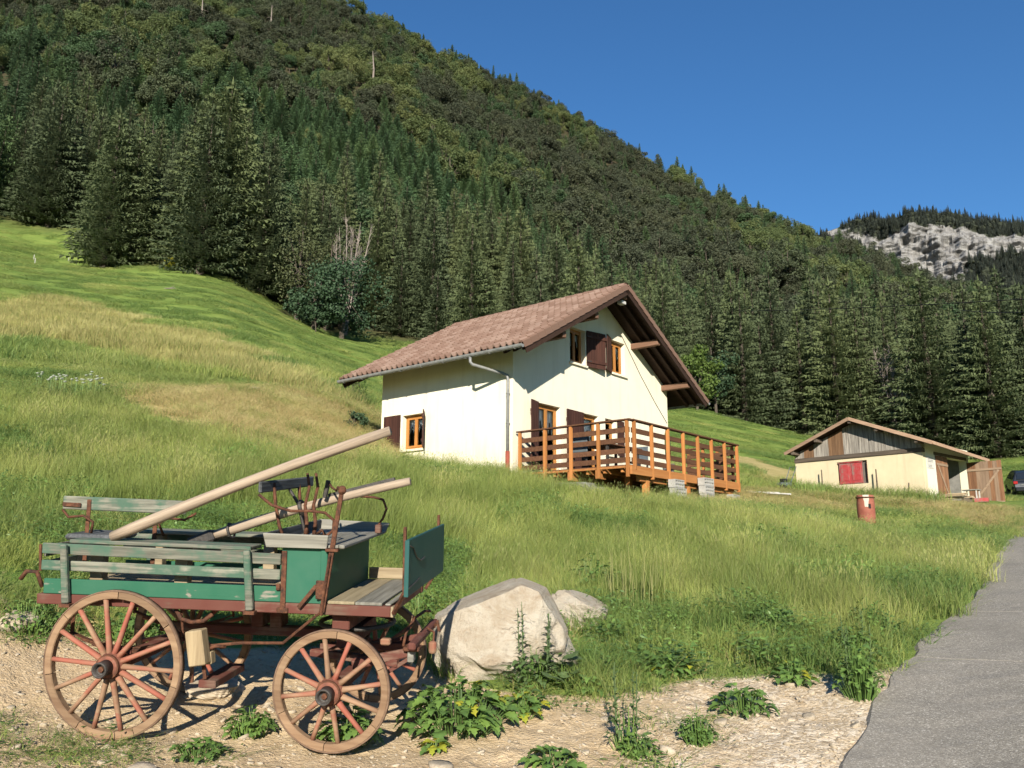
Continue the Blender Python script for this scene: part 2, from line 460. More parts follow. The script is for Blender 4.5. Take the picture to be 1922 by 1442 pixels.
M_BROAD = leafmat('hill_broadleaf', [(0.058, 0.100, 0.042), (0.070, 0.088, 0.044), (0.088, 0.104, 0.048), (0.112, 0.138, 0.054), (0.064, 0.122, 0.046)], 55, 0.25, amp=0.6)
M_BROADDARK = leafmat('dark_edge_broadleaf', [(0.038, 0.070, 0.034), (0.056, 0.094, 0.040)], 30, 0.2)
M_BROADOLIVE = leafmat('olive_edge_broadleaf', [(0.070, 0.082, 0.034), (0.090, 0.100, 0.040)], 30, 0.25)
M_BROADBRIGHT = leafmat('bright_edge_broadleaf', [(0.070, 0.115, 0.026), (0.095, 0.140, 0.030)], 30, 0.3)
M_WEED = leafmat('weed_leaf', [(0.090, 0.160, 0.040), (0.138, 0.230, 0.052), (0.185, 0.285, 0.066)], 1.2, 0.30, 0.5, 0.35)
M_WEEDYELLOW = leafmat('yellowing_leaf', [(0.26, 0.28, 0.03), (0.38, 0.34, 0.035)], 1.2, 0.3, 0.5)
M_WEEDPALE = leafmat('grey_green_leaf', [(0.075, 0.12, 0.042), (0.12, 0.17, 0.065)], 1.2, 0.25, 0.6)
M_GRASS = leafmat('meadow_grass', [(0.190, 0.238, 0.060), (0.285, 0.325, 0.086), (0.385, 0.392, 0.125)], 5.0, 0.35, 0.55, 0.3, 0.8)
M_GRASSDARK = leafmat('lush_grass', [(0.115, 0.185, 0.046), (0.172, 0.245, 0.060), (0.225, 0.288, 0.076)], 4.0, 0.35, 0.55, 0.3, 0.8)
M_GRASSDRY = leafmat('dry_grass_stem', [(0.22, 0.235, 0.085), (0.30, 0.295, 0.115), (0.36, 0.335, 0.155)], 4.0, 0.3, 0.6, 0.2, 0.8)
M_GRASSGOLD = leafmat('golden_meadow_grass', [(0.30, 0.275, 0.105), (0.38, 0.34, 0.135), (0.45, 0.40, 0.18)], 8.0, 0.3, 0.6, 0.2, 0.8)
M_STRAW = leafmat('mown_straw', [(0.38, 0.305, 0.135), (0.48, 0.395, 0.190), (0.27, 0.29, 0.095)], 2.0, 0.25, 0.7, 0.1, 0.9)
M_FLOWER = speckle('white_umbel_flower', [(0.4, (0.55, 0.6, 0.45)), (0.6, (0.75, 0.78, 0.66))], 40)

def _terrain():
    t = NT('meadow_ground')
    p = t.pos()
    n = t.noise(p, 0.9, 6.0, 0.65)
    fine = t.noise(p, 14.0, 4.0, 0.7)
    patch = t.noise(t.mapping(p, (1, 2.2, 2.2)), 0.07, 4.0, 0.6)
    grass = t.ramp(t.math('ADD', t.math('MULTIPLY', patch, 0.6), t.math('MULTIPLY', n, 0.4)),
                   [(0.30, (0.120, 0.175, 0.038)), (0.52, (0.185, 0.240, 0.054)), (0.72, (0.265, 0.300, 0.078))])
    ledge = t.noise(t.mapping(p, (0.22, 0.7, 2.6)), 1.1, 5.0, 0.7, 0.3)
    grass = t.mix(t.ramp(ledge, [(0.36, 0.75), (0.54, 0.0)]), grass, (0.075, 0.135, 0.030))
    grass = t.mix(t.ramp(ledge, [(0.56, 0.0), (0.72, 0.55)]), grass, (0.27, 0.29, 0.085))
    grass = t.mix(t.ramp(fine, [(0.35, 0.6), (0.6, 0.0)]), grass, (0.06, 0.11, 0.024))
    dry = t.ramp(t.math('ADD', t.math('MULTIPLY', n, 0.6), t.math('MULTIPLY', fine, 0.4)), [(0.3, (0.24, 0.235, 0.075)), (0.7, (0.42, 0.37, 0.15))])
    straw = t.ramp(t.math('ADD', t.math('MULTIPLY', n, 0.55), t.math('MULTIPLY', fine, 0.45)), [(0.30, (0.16, 0.18, 0.05)), (0.47, (0.31, 0.255, 0.105)), (0.68, (0.45, 0.36, 0.175))])
    dirt = t.ramp(t.math('ADD', t.math('MULTIPLY', n, 0.5), t.math('MULTIPLY', fine, 0.5)), [(0.3, (0.29, 0.200, 0.110)), (0.5, (0.43, 0.315, 0.185)), (0.7, (0.52, 0.40, 0.25))])
    peb = t.n('ShaderNodeTexVoronoi', i_Vector=t.n('ShaderNodeVectorMath', operation='ADD', i_0=p, i_1=t.n('ShaderNodeVectorMath', operation='SCALE', i_0=t.n('ShaderNodeTexNoise', i_Vector=p, i_Scale=9.0, i_Detail=3.0).outputs['Color'], i_Scale=0.12).outputs[0]).outputs[0], i_Scale=30.0)
    pf = t.n('ShaderNodeSeparateColor', i_0=peb.outputs['Color']).outputs[0]
    peb_c = t.ramp(pf, [(0.0, (0.27, 0.21, 0.145)), (0.5, (0.48, 0.39, 0.280)), (1.0, (0.66, 0.58, 0.47))])
    gm = t.ramp(t.math('MULTIPLY', t.attr('gravel'), t.noise(p, 2.2, 5.0, 0.75)), [(0.30, 0.12), (0.56, 0.8)])
    dirt = t.mix(gm, dirt, peb_c)
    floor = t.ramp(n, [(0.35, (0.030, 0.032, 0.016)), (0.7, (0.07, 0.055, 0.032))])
    jitter = t.math('MULTIPLY', t.math('SUBTRACT', t.noise(p, 1.7, 5.0, 0.7), 0.5), 0.9)
    def edge(a):
        v = t.math('ADD', t.attr(a), jitter)
        return t.ramp(v, [(0.38, 0.0), (0.62, 1.0)])
    col = t.mix(edge('dry'), grass, dry)
    col = t.mix(edge('straw'), col, straw)
    col = t.mix(edge('dirt'), col, dirt)
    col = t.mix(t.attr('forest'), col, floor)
    h = t.math('ADD', t.math('MULTIPLY', fine, 0.5), t.math('MULTIPLY', t.noise(p, 45.0, 3.0, 0.6), 0.35))
    h = t.math('ADD', h, t.math('MULTIPLY', t.math('SUBTRACT', 1.0, peb.outputs['Distance']), 0.15))
    return t.done(col, 0.95, t.bump(h, 0.8, 0.05), 0.08)
M_TERRAIN = _terrain()

def _asphalt():
    t = NT('grey_asphalt')
    p = t.pos()
    n = t.noise(p, 0.8, 5.0, 0.6)
    agg = t.n('ShaderNodeTexVoronoi', i_Vector=p, i_Scale=95.0)
    af = t.n('ShaderNodeSeparateColor', i_0=agg.outputs['Color']).outputs[0]
    col = t.ramp(af, [(0.0, (0.145, 0.130, 0.108)), (0.6, (0.225, 0.205, 0.172)), (0.9, (0.30, 0.275, 0.235)), (1.0, (0.44, 0.41, 0.36))])
    col = t.mix(t.ramp(n, [(0.4, 0.0), (0.75, 0.5)]), col, (0.27, 0.24, 0.20))
    col = t.mix(t.ramp(t.noise(t.mapping(p, (1.2, .9, 1)), 0.8, 7.0, 0.75), [(0.52, 0.0), (0.70, 0.45)]), col, (0.13, 0.118, 0.10))
    sp = t.noise(p, 9.0, 4.0, 0.7)
    col = t.mix(t.ramp(sp, [(0.66, 0.0), (0.74, 0.5)]), col, (0.09, 0.085, 0.08))
    h = t.math('SUBTRACT', 1.0, agg.outputs['Distance'])
    return t.done(col, 0.9, t.bump(h, 0.5, 0.008), 0.2)
M_ASPHALT = _asphalt()

def _cliff():
    t = NT('limestone_cliff')
    c = t.coord()
    n = t.noise(t.mapping(c, (1, 1, 0.40)), 0.10, 8.0, 0.7, 0.6)
    n2 = t.noise(t.mapping(c, (1.6, 1.6, 0.5)), 0.09, 6.0, 0.72)
    rock = t.ramp(n, [(0.30, (0.09, 0.088, 0.085)), (0.45, (0.22, 0.212, 0.205)), (0.65, (0.32, 0.312, 0.30))])
    rock = t.mix(t.ramp(n2, [(0.5, 0.0), (0.66, 0.8)]), rock, (0.085, 0.08, 0.072))
    veg = t.attr('veg')
    v = t.math('ADD', veg, t.math('MULTIPLY', t.math('SUBTRACT', t.noise(c, 0.07, 6.0, 0.75), 0.5), 1.5))
    col = t.mix(t.ramp(v, [(0.42, 0.0), (0.56, 1.0)]), rock, (0.045, 0.052, 0.035))
    return t.done(col, 0.95, t.bump(t.noise(c, 0.11, 8.0, 0.7), 1.0, 6.0), 0.05)
M_CLIFF = _cliff()

def _barrel():
    t = NT('chipped_red_white_barrel_paint')
    c = t.coord()
    s = t.n('ShaderNodeSeparateXYZ', i_0=c)
    n = t.noise(c, 7.0, 4.0, 0.6)
    # white patch painted on one side of the drum, near the top
    dx = t.math('ABSOLUTE', t.math('ADD', s.outputs['X'], -0.02))
    w1 = t.math('LESS_THAN', t.math('ADD', dx, t.math('MULTIPLY', t.math('SUBTRACT', 0.9, s.outputs['Z']), 0.12)), t.math('ADD', 0.045, t.math('MULTIPLY', n, 0.06)))
    w2 = t.math('GREATER_THAN', t.math('ADD', s.outputs['Z'], t.math('MULTIPLY', n, 0.06)), 0.62)
    red = t.ramp(t.noise(c, 3.0, 5.0, 0.65), [(0.3, (0.17, 0.050, 0.032)), (0.55, (0.25, 0.085, 0.055)), (0.75, (0.28, 0.155, 0.11))])
    col = t.mix(t.math('MULTIPLY', w1, w2), red, (0.40, 0.36, 0.29))
    col = t.mix(t.ramp(t.noise(c, 11, 5.0), [(0.62, 0.0), (0.7, 0.8)]), col, (0.09, 0.05, 0.035))
    return t.done(col, 0.7, t.bump(t.noise(c, 25, 3.0), 0.2, 0.01))
M_BARREL = _barrel()
M_CARPAINT = speckle('dark_car_paint', [(0.3, (0.018, 0.021, 0.027)), (0.7, (0.024, 0.028, 0.035))], 2, rough=0.25, bump=0.0, spec=0.6)
M_CARGLASS = speckle('dark_car_glass', [(0.3, (0.015, 0.018, 0.02)), (0.7, (0.022, 0.026, 0.03))], 2, rough=0.06, bump=0.0, spec=0.8)
M_TAIL = speckle('red_tail_lamp', [(0.3, (0.42, 0.018, 0.02)), (0.7, (0.5, 0.03, 0.03))], 6, rough=0.2, bump=0.0, spec=0.6)
M_CHROME = speckle('silver_trim', [(0.3, (0.55, 0.56, 0.57)), (0.7, (0.65, 0.66, 0.67))], 4, rough=0.25, bump=0.0, metal=0.8)
# ------------------------------------------------------------------ survey helpers (photo pixel <-> place)
_cp, _sp = math.cos(PITCH), math.sin(PITCH)
def ray(px, py):
    a = (px - 961.0) / 1555.0; b = -(py - 721.0) / 1555.0
    return np.array([a, _cp - b * _sp, _sp + b * _cp])
def az_of(px, py=880.0):
    d = ray(px, py); return math.atan2(d[0], d[1])
def z_at(px, py, r):
    d = ray(px, py); return EYE + r * d[2] / math.hypot(d[0], d[1])
def to_px(x, y, z):
    zz = np.asarray(z) - EYE
    d = y * _cp + zz * _sp; v = -y * _sp + zz * _cp
    d = np.where(d < 0.05, np.nan, d)
    return 961 + x / d * 1555, 721 - v / d * 1555

# ------------------------------------------------------------------ the lie of the land
# one profile per bearing: distance -> height, read off the photo ('p' = seen at that pixel row)
P = 'p'
_cols = {
    0:    [(0, 0), (5, .12), (7.4, .27), (8.6, .42), (9.8, .95), (12, P, 1010), (16, P, 910), (20, P, 808), (25, P, 728), (32, P, 690), (40, P, 643), (60, P, 574), (85, P, 504), (115, P, 430)],
    200:  [(0, 0), (5, .10), (7.4, .23), (8.9, .42), (10.5, .85), (13, P, 998), (16.5, P, 905), (20.5, P, 812), (25, P, 736), (30, P, 716), (40, P, 667), (60, P, 592), (85, P, 522), (95, P, 502)],
    400:  [(0, 0), (5, .08), (7.0, .2), (8.6, .38), (10.5, .85), (12.8, P, 1010), (15.5, P, 915), (18, P, 860), (21, P, 800), (25, P, 738), (29, P, 730), (36, P, 702), (50, P, 642), (72, P, 567), (92, P, 524)],
    600:  [(0, 0), (5, .06), (6.8, .17), (8.4, .35), (10.5, .8), (13, P, 1012), (16, P, 935), (19, P, 872), (22, P, 825), (27, P, 762), (33, P, 740), (45, P, 702), (65, P, 668), (95, P, 632)],
    800:  [(0, 0), (5, .04), (6.7, .1), (8.4, .33), (10.5, .75), (13.5, P, 1032), (17, P, 962), (20, 3.35), (22, 3.72), (27, 4.6), (33, 6.0), (55, 11.5), (94, P, 668)],
    961:  [(0, 0), (5, .03), (6.6, .08), (8.5, .40), (11, .85), (14, 1.45), (17, 2.3), (20, 3.25), (21.6, 3.7), (26, 4.0), (32, 4.8), (55, 9.8), (92, 21)],
    1150: [(0, 0), (5, .02), (6.6, .06), (8.5, .36), (11, .8), (14, 1.35), (17, 2.15), (19.5, 3.0), (22, 3.35), (26, 3.7), (32, 4.4), (60, 10), (88, P, 772), (100, P, 768)],
    1300: [(0, 0), (5, .02), (6.6, .05), (8.5, .34), (11, .8), (14, 1.3), (18, 2.15), (21.5, 3.0), (25, 3.45), (30, 3.9), (36, 5.0), (60, P, 838), (86, P, 782), (98, P, 782)],
    1450: [(0, 0), (5, .01), (6.6, .05), (8.5, .34), (11, .8), (14, 1.27), (18, 2.05), (24, 3.1), (29, 3.7), (36, 4.3), (41, 4.75), (60, P, 866), (80, P, 833), (88, P, 825), (100, P, 828)],
    1600: [(0, 0), (5, .01), (6.6, .05), (8.5, .34), (12, .87), (17, 1.5), (24, 2.5), (32, 3.5), (39, 4.27), (50, 5.2), (70, 8.5), (95, 13)],
    1750: [(0, 0), (5, .01), (6.6, .05), (8.5, .34), (12, .86), (17, 1.45), (20, 1.85), (27, 2.75), (32, 3.4), (38, 4.02), (45, 4.35), (60, 5.8), (90, 10.5)],
    1900: [(0, 0), (5, .02), (6.6, .07), (8, .3), (10, .62), (13, 1.05), (17, 1.5), (22, 2.0), (28, 2.62), (34, 3.3), (42, 4.05), (50, 4.4), (65, 6.2), (90, 10.4)],
    2300: [(0, 0), (5, .02), (6.6, .07), (8, .3), (10, .6), (13, 1.0), (17, 1.4), (22, 1.85), (28, 2.4), (34, 3.0), (42, 3.7), (50, 4.2), (65, 6.2), (90, 10.4)],
}
_crest = [(-700, -60, 430), (-300, -100, 430), (0, -125, 430), (350, -70, 430), (560, -5, 430), (690, 40, 430), (780, 88, 430), (900, 140, 430), (1010, 196, 428), (1100, 256, 425), (1200, 315, 420),
          (1300, 372, 415), (1400, 410, 405), (1540, 462, 390), (1640, 502, 375), (1750, 548, 355), (1922, 612, 320), (2300, 680, 300), (2800, 730, 290)]
_caz = np.array([az_of(p, q) for p, q, _ in _crest]); _cr = np.array([c for _, _, c in _crest], float)
_cz = np.array([z_at(p, q, c) for p, q, c in _crest])
_rb_px = [(-700, 122), (0, 118), (130, 113), (143, 96), (200, 95), (300, 94), (400, 92), (490, 92), (510, 90), (560, 92), (640, 95), (700, 95), (800, 94), (961, 92), (1150, 89), (1300, 88), (1400, 90), (1480, 92), (1600, 88), (1750, 86), (1900, 86), (2300, 86)]
_rb_az = np.array([az_of(p) for p, _ in _rb_px]); _rb_r = np.array([r for _, r in _rb_px], float)
def forest_edge(az): return np.interp(az, _rb_az, _rb_r)
def crest_r(az): return np.interp(az, _caz, _cr)
def crest_z(az): return np.interp(az, _caz, _cz)

_NA, _NR = 361, 420
_LR0, _LR1 = math.log(1.0), math.log(2600.0)
_tab_az = np.linspace(-math.pi, math.pi, _NA)
_tab_r = np.exp(np.linspace(_LR0, _LR1, _NR))
def _profile(px, rows):
    rr, zz = [], []
    for row in rows:
        rr.append(row[0]); zz.append(row[1] if row[1] is not P else z_at(px, row[2], row[0]))
    return rr, zz
_keys = sorted(_cols)
_kaz = np.array([az_of(k) for k in _keys])
_near = np.zeros((len(_keys), _NR)); _last = []
for _i, _k in enumerate(_keys):
    rr, zz = _profile(_k, _cols[_k])
    _near[_i] = np.interp(_tab_r, rr, zz); _last.append((rr[-1], zz[-1]))
_last = np.array(_last)
_T = np.zeros((_NA, _NR))
for _i, _a in enumerate(_tab_az):
    a = min(max(_a, -1.0), 1.0)
    zn = np.array([np.interp(a, _kaz, _near[:, j]) for j in range(_NR)])
    rl = np.interp(a, _kaz, _last[:, 0]); zl = np.interp(a, _kaz, _last[:, 1])
    rc, zc = crest_r(a), crest_z(a)
    t = np.clip((_tab_r - rl) / (rc - rl), 0, 1)
    hill = zl + (zc - zl) * (t * 0.82 + 0.18 * t * t)
    z = np.where(_tab_r < rl, zn, hill)
    z = np.where(_tab_r > rc, zc - (_tab_r - rc) * 0.45, z)
    back = np.clip((abs(_a) - 1.0) / 0.9, 0, 1); back = back * back * (3 - 2 * back)
    flat = -0.004 * _tab_r
    _T[_i] = z * (1 - back) + flat * back
def _blur(A, n, ax):
    for _ in range(n):
        if ax == 0: A = (np.roll(A, 1, 0) + A * 2 + np.roll(A, -1, 0)) / 4
        else:
            B = np.pad(A, ((0, 0), (1, 1)), mode='edge'); A = (B[:, :-2] + B[:, 1:-1] * 2 + B[:, 2:]) / 4
    return A
_T = _blur(_blur(_T, 6, 0), 5, 1)
def zt(x, y, detail=True):
    x = np.asarray(x, float); y = np.asarray(y, float)
    az = np.arctan2(x, y); r = np.hypot(x, y)
    fa = (az + math.pi) / (2 * math.pi) * (_NA - 1)
    fr = (np.log(np.maximum(r, 1.0)) - _LR0) / (_LR1 - _LR0) * (_NR - 1)
    i = np.clip(fa.astype(int), 0, _NA - 2); j = np.clip(fr.astype(int), 0, _NR - 2)
    u = fa - i; v = np.clip(fr - j, 0, 1)
    z = (_T[i, j] * (1 - v) + _T[i, j + 1] * v) * (1 - u) + (_T[i + 1, j] * (1 - v) + _T[i + 1, j + 1] * v) * u
    if detail:
        k = np.clip((r - 9.0) / 20.0, 0, 1)
        z = z + (fbm(x, y, 3.0, 3, 1) - 0.5) * (0.08 + 0.45 * k) + (fbm(x, y, 0.5, 2, 4) - 0.5) * 0.05
        near = np.clip((11.5 - r) / 3.0, 0, 1)
        z = z + near * ((fbm(x, y, .30, 3, 14) - .5) * .05 + np.maximum(0, fbm(x, y, .13, 2, 15) - .62) * .12)
        z = z + np.clip((r - 60) / 100, 0, 1) * (fbm(x, y, 45.0, 3, 2) - 0.5) * 14
    return z
def Z(x, y): return float(zt(np.array([x]), np.array([y]))[0])
def ground_hit(px, py, r0=4.0, r1=130.0):
    """where the sight line through a photo pixel meets the land"""
    d = ray(px, py); h = math.hypot(d[0], d[1])
    rs = np.exp(np.linspace(math.log(r0), math.log(r1), 1500))
    x, y = d[0] / h * rs, d[1] / h * rs
    below = (EYE + rs * d[2] / h) - zt(x, y)
    k = np.argmax(below < 0)
    if below[k] >= 0: k = len(rs) - 1
    return float(x[k]), float(y[k]), float(zt(x[k:k + 1], y[k:k + 1])[0])

# ------------------------------------------------------------------ the road's line
_edge_px = [(1545, 1475), (1565, 1442), (1592, 1395), (1625, 1325), (1668, 1262), (1718, 1200), (1775, 1160), (1822, 1122), (1842, 1082), (1862, 1046), (1890, 1012), (1922, 985)]
_edge = np.array([ground_hit(*p)[:2] for p in _edge_px])
_edge = np.vstack([_edge[0] + (_edge[0] - _edge[1]) / np.linalg.norm(_edge[0] - _edge[1]) * 14, _edge])
_dir = _edge[-1] - _edge[-3]; _dir /= np.linalg.norm(_dir)
_edge = np.vstack([_edge, _edge[-1] + _dir * 12, _edge[-1] + _dir * 30])
_sl = np.concatenate([[0], np.cumsum(np.linalg.norm(np.diff(_edge, axis=0), axis=1))])
ROAD_N = 260
_ss = np.linspace(0, _sl[-1], ROAD_N)
_ex = np.interp(_ss, _sl, _edge[:, 0]); _ey = np.interp(_ss, _sl, _edge[:, 1])
def _sm(v, n):
    for _ in range(n):
        w = v.copy(); w[1:-1] = (v[:-2] + 2 * v[1:-1] + v[2:]) / 4; v = w
    return v
_ex, _ey = _sm(_ex, 30), _sm(_ey, 30)
_tx, _ty = np.gradient(_ex), np.gradient(_ey)
_tn = np.hypot(_tx, _ty); _tx, _ty = _tx / _tn, _ty / _tn
_nx, _ny = _sm(_ty.copy(), 60), _sm(-_tx.copy(), 60)
_nn = np.hypot(_nx, _ny); _nx, _ny = _nx / _nn, _ny / _nn
ROAD_W = 3.6
ROAD_POLY = np.vstack([np.c_[_ex, _ey], np.c_[_ex + _nx * ROAD_W, _ey + _ny * ROAD_W][::-1]])

def in_poly(x, y, poly):
    poly = np.asarray(poly, float); c = np.zeros(np.shape(x), bool)
    j = len(poly) - 1
    for i in range(len(poly)):
        xi, yi = poly[i]; xj, yj = poly[j]
        m = ((yi > y) != (yj > y)) & (x < (xj - xi) * (y - yi) / (yj - yi + 1e-12) + xi)
        c ^= m; j = i
    return c
def sd_poly(x, y, poly):
    poly = np.asarray(poly, float)
    d = np.full(np.shape(x), 1e9)
    for i in range(len(poly)):
        a = poly[i - 1]; b = poly[i]; e = b - a
        t = np.clip(((x - a[0]) * e[0] + (y - a[1]) * e[1]) / (e @ e + 1e-9), 0, 1)
        d = np.minimum(d, np.hypot(x - a[0] - t * e[0], y - a[1] - t * e[1]))
    return np.where(in_poly(x, y, poly), d, -d)

# zones: outlines measured in the photo, carried onto the ground
_Z_DIRT = [(-700, 1090), (0, 1112), (60, 1160), (180, 1200), (330, 1215), (480, 1215), (640, 1205), (790, 1235), (850, 1275), (960, 1292), (1080, 1296), (1180, 1290), (1300, 1268), (1430, 1262), (1520, 1262), (1600, 1268), (1660, 1255), (1720, 1240), (1720, 1900), (3000, 3000), (-3000, 3000), (-3000, 1090)]
_Z_DRY = [(-700, 540), (0, 562), (120, 568), (260, 592), (400, 632), (520, 680), (620, 722), (715, 748), (715, 772), (560, 742), (420, 712), (300, 682), (150, 655), (0, 640), (-700, 630)]
_Z_STRAW = [[(205, 730), (450, 722), (715, 748), (760, 800), (740, 880), (640, 872), (520, 862), (420, 832), (330, 790), (260, 762)],
            [(985, 902), (1150, 912), (1260, 925), (1400, 915), (1390, 868), (1300, 850), (1400, 858), (1500, 880), (1500, 925), (1740, 938), (1880, 950), (1922, 962), (1922, 990), (1850, 985), (1650, 960), (1400, 955), (1150, 938), (1000, 918)]]
def zones(x, y, z):
    px, py = to_px(x, y, z)
    ok = np.isfinite(px) & (y > 0.5)
    px = np.where(ok, px, -9e3); py = np.where(ok, py, 9e3)
    r = np.hypot(x, y); az = np.arctan2(x, y)
    jit = (fbm(x, y, 1.4, 3, 9) - 0.5) * 40
    dirt = np.clip(0.5 + (sd_poly(px, py, _Z_DIRT) + jit) / 30, 0, 1)
    dirt = np.where(ok, dirt, np.where(r < 9, 1.0, 0.0)) * (r < 13)
    jit = (fbm(x, y, 4.0, 3, 19) - 0.5)
    dry = np.clip(0.5 + (sd_poly(px, py, _Z_DRY) + jit * 60) / 26, 0, 1) * ok * (r > 22)
    straw = np.zeros_like(dry)
    for k, s in enumerate(_Z_STRAW):
        straw = np.maximum(straw, np.clip(0.5 + (sd_poly(px, py, s) + jit * (45 if k == 0 else 16)) / (24 if k == 0 else 9), 0, 1) * ok * (r > 13))
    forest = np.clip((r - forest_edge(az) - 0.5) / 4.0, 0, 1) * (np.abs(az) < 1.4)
    gravel = np.clip((px - 950) / 350, 0.15, 1.0) * ok
    return dirt, dry, straw, forest, gravel

def build_ground():
    az = np.concatenate([np.linspace(-math.pi, -0.75, 60, endpoint=False), np.linspace(-0.75, 0.75, 420), np.linspace(0.75, math.pi, 61)[1:]])
    r = np.concatenate([[0.6], np.exp(np.linspace(math.log(1.2), math.log(5.5), 24)), np.exp(np.linspace(math.log(5.6), math.log(45), 230)), np.exp(np.linspace(math.log(46), math.log(2400), 95))])
    A, Rr = np.meshgrid(az, r, indexing='ij')
    x, y = Rr * np.sin(A), Rr * np.cos(A)
    z = zt(x, y)
    z = z - 0.06 * np.clip((sd_poly(x, y, ROAD_POLY[::3]) - 0.12) / 0.25, 0, 1)
    na, nr = A.shape
    V = np.c_[x.ravel(), y.ravel(), z.ravel()]
    idx = np.arange(na * nr).reshape(na, nr)
    F = np.c_[idx[:-1, :-1].ravel(), idx[:-1, 1:].ravel(), idx[1:, 1:].ravel(), idx[1:, :-1].ravel()]
    V = np.vstack([V, [[0, 0, float(zt(np.array([0.]), np.array([0.6]))[0])]]])
    fan = np.c_[np.full(na - 1, na * nr), idx[:-1, 0], idx[1:, 0]]
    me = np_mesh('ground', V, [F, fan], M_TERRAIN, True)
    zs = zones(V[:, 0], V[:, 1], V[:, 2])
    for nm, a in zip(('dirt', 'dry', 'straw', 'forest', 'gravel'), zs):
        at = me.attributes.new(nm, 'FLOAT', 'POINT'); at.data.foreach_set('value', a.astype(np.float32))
    o = link_mesh('ground', me)
    tag(o, 'sloping meadow ground with bare dirt in front and a wooded hillside', 'ground', kind='structure')
    return o
GROUND = build_ground()

# ------------------------------------------------------------------ road: asphalt slabs with sawn joints
def build_road():
    root = empty('road', (float(_ex[40]), float(_ey[40]), 0), label='narrow grey asphalt lane running up on the right', cat='road')
    root['kind'] = 'structure'
    def s_at(px, py):
        h = np.array(ground_hit(px, py)[:2]); return int(np.argmin(np.hypot(_ex - h[0], _ey - h[1])))
    cuts = [0, s_at(1700, 1228), s_at(1785, 1146), ROAD_N - 1]
    nt = 14
    for a, b in zip(cuts[:-1], cuts[1:]):
        if b - a < 3: continue
        ii = np.arange(a, b + 1)
        f = ii.astype(float)
        if a > 0: f[0] += 0.03
        if b < ROAD_N - 1: f[-1] -= 0.03
        n0 = np.arange(ROAD_N)
        g = lambda v: np.interp(f, n0, v)
        ww = np.concatenate([[0.0], np.linspace(0.02, 1, nt)])
        jag = (fbm(ii * 0.6, ii * 0.0, 1.0, 3, 33) - 0.5) * 0.22
        X = g(_ex)[:, None] + g(_nx)[:, None] * (ROAD_W * ww[None, :] + jag[:, None] * (1 - ww[None, :]))
        Y = g(_ey)[:, None] + g(_ny)[:, None] * (ROAD_W * ww[None, :] + jag[:, None] * (1 - ww[None, :]))
        Zs = zt(X, Y, False) + (zt(X, Y) - zt(X, Y, False)) * 0.5 + 0.02
        Zs[:, 0] -= 0.06
        n, m = X.shape
        top = np.c_[X.ravel() - root.location.x, Y.ravel() - root.location.y, Zs.ravel()]
        bot = top.copy(); bot[:, 2] -= 0.12
        idx = np.arange(n * m).reshape(n, m); k = n * m
        F = [np.c_[idx[:-1, :-1].ravel(), idx[:-1, 1:].ravel(), idx[1:, 1:].ravel(), idx[1:, :-1].ravel()]]
        for e0 in (idx[0, :], idx[-1, :], idx[:, 0], idx[:, -1]):
            F.append(np.c_[e0[:-1], e0[1:], e0[1:] + k, e0[:-1] + k])
        me = np_mesh('slab', np.vstack([top, bot]), F, M_ASPHALT, False)
        link_mesh('slab', me, root)
build_road()
# ------------------------------------------------------------------ geometry-nodes scatter for uncountable stuff
def proto_collection(name, meshes):
    c = bpy.data.collections.new(name)
    for i, me in enumerate(meshes):
        o = bpy.data.objects.new('%s_%02d' % (name, i), me)
        c.objects.link(o)
    return c
def scatter(name, coll, pos, rot, scl, idx, label, cat):
    """one object of kind stuff: prototype meshes set out on points"""
    me = bpy.data.meshes.new(name)
    pos = np.asarray(pos, np.float32)
    n = len(pos)
    me.vertices.add(n); me.vertices.foreach_set('co', pos.ravel())
    a = me.attributes.new('rot', 'FLOAT_VECTOR', 'POINT'); a.data.foreach_set('vector', np.asarray(rot, np.float32).ravel())
    a = me.attributes.new('scl', 'FLOAT_VECTOR', 'POINT'); a.data.foreach_set('vector', np.asarray(scl, np.float32).ravel())
    a = me.attributes.new('idx', 'INT', 'POINT'); a.data.foreach_set('value', np.asarray(idx, np.int32))
    o = link_mesh(name, me)
    ng = bpy.data.node_groups.new(name + '_nodes', 'GeometryNodeTree')
    ng.interface.new_socket('Geometry', in_out='INPUT', socket_type='NodeSocketGeometry')
    ng.interface.new_socket('Geometry', in_out='OUTPUT', socket_type='NodeSocketGeometry')
    N = ng.nodes
    gi, go = N.new('NodeGroupInput'), N.new('NodeGroupOutput')
    ip = N.new('GeometryNodeInstanceOnPoints')
    ci = N.new('GeometryNodeCollectionInfo')
    ci.inputs['Collection'].default_value = coll
    ci.inputs['Separate Children'].default_value = True
    ci.inputs['Reset Children'].default_value = True
    def at(nm, ty):
        nd = N.new('GeometryNodeInputNamedAttribute'); nd.data_type = ty; nd.inputs['Name'].default_value = nm
        return nd.outputs['Attribute']
    L = ng.links.new
    L(gi.outputs[0], ip.inputs['Points']); L(ci.outputs[0], ip.inputs['Instance'])
    ip.inputs['Pick Instance'].default_value = True
    L(at('idx', 'INT'), ip.inputs['Instance Index'])
    e2r = N.new('FunctionNodeEulerToRotation')
    L(at('rot', 'FLOAT_VECTOR'), e2r.inputs[0]); L(e2r.outputs[0], ip.inputs['Rotation'])
    L(at('scl', 'FLOAT_VECTOR'), ip.inputs['Scale'])
    L(ip.outputs[0], go.inputs[0])
    md = o.modifiers.new('scatter', 'NODES'); md.node_group = ng
    tag(o, label, cat, kind='stuff')
    return o

def frames(n, rs):
    """n random unit vectors"""
    v = rs.normal(size=(n, 3)); return v / np.linalg.norm(v, axis=1, keepdims=True)

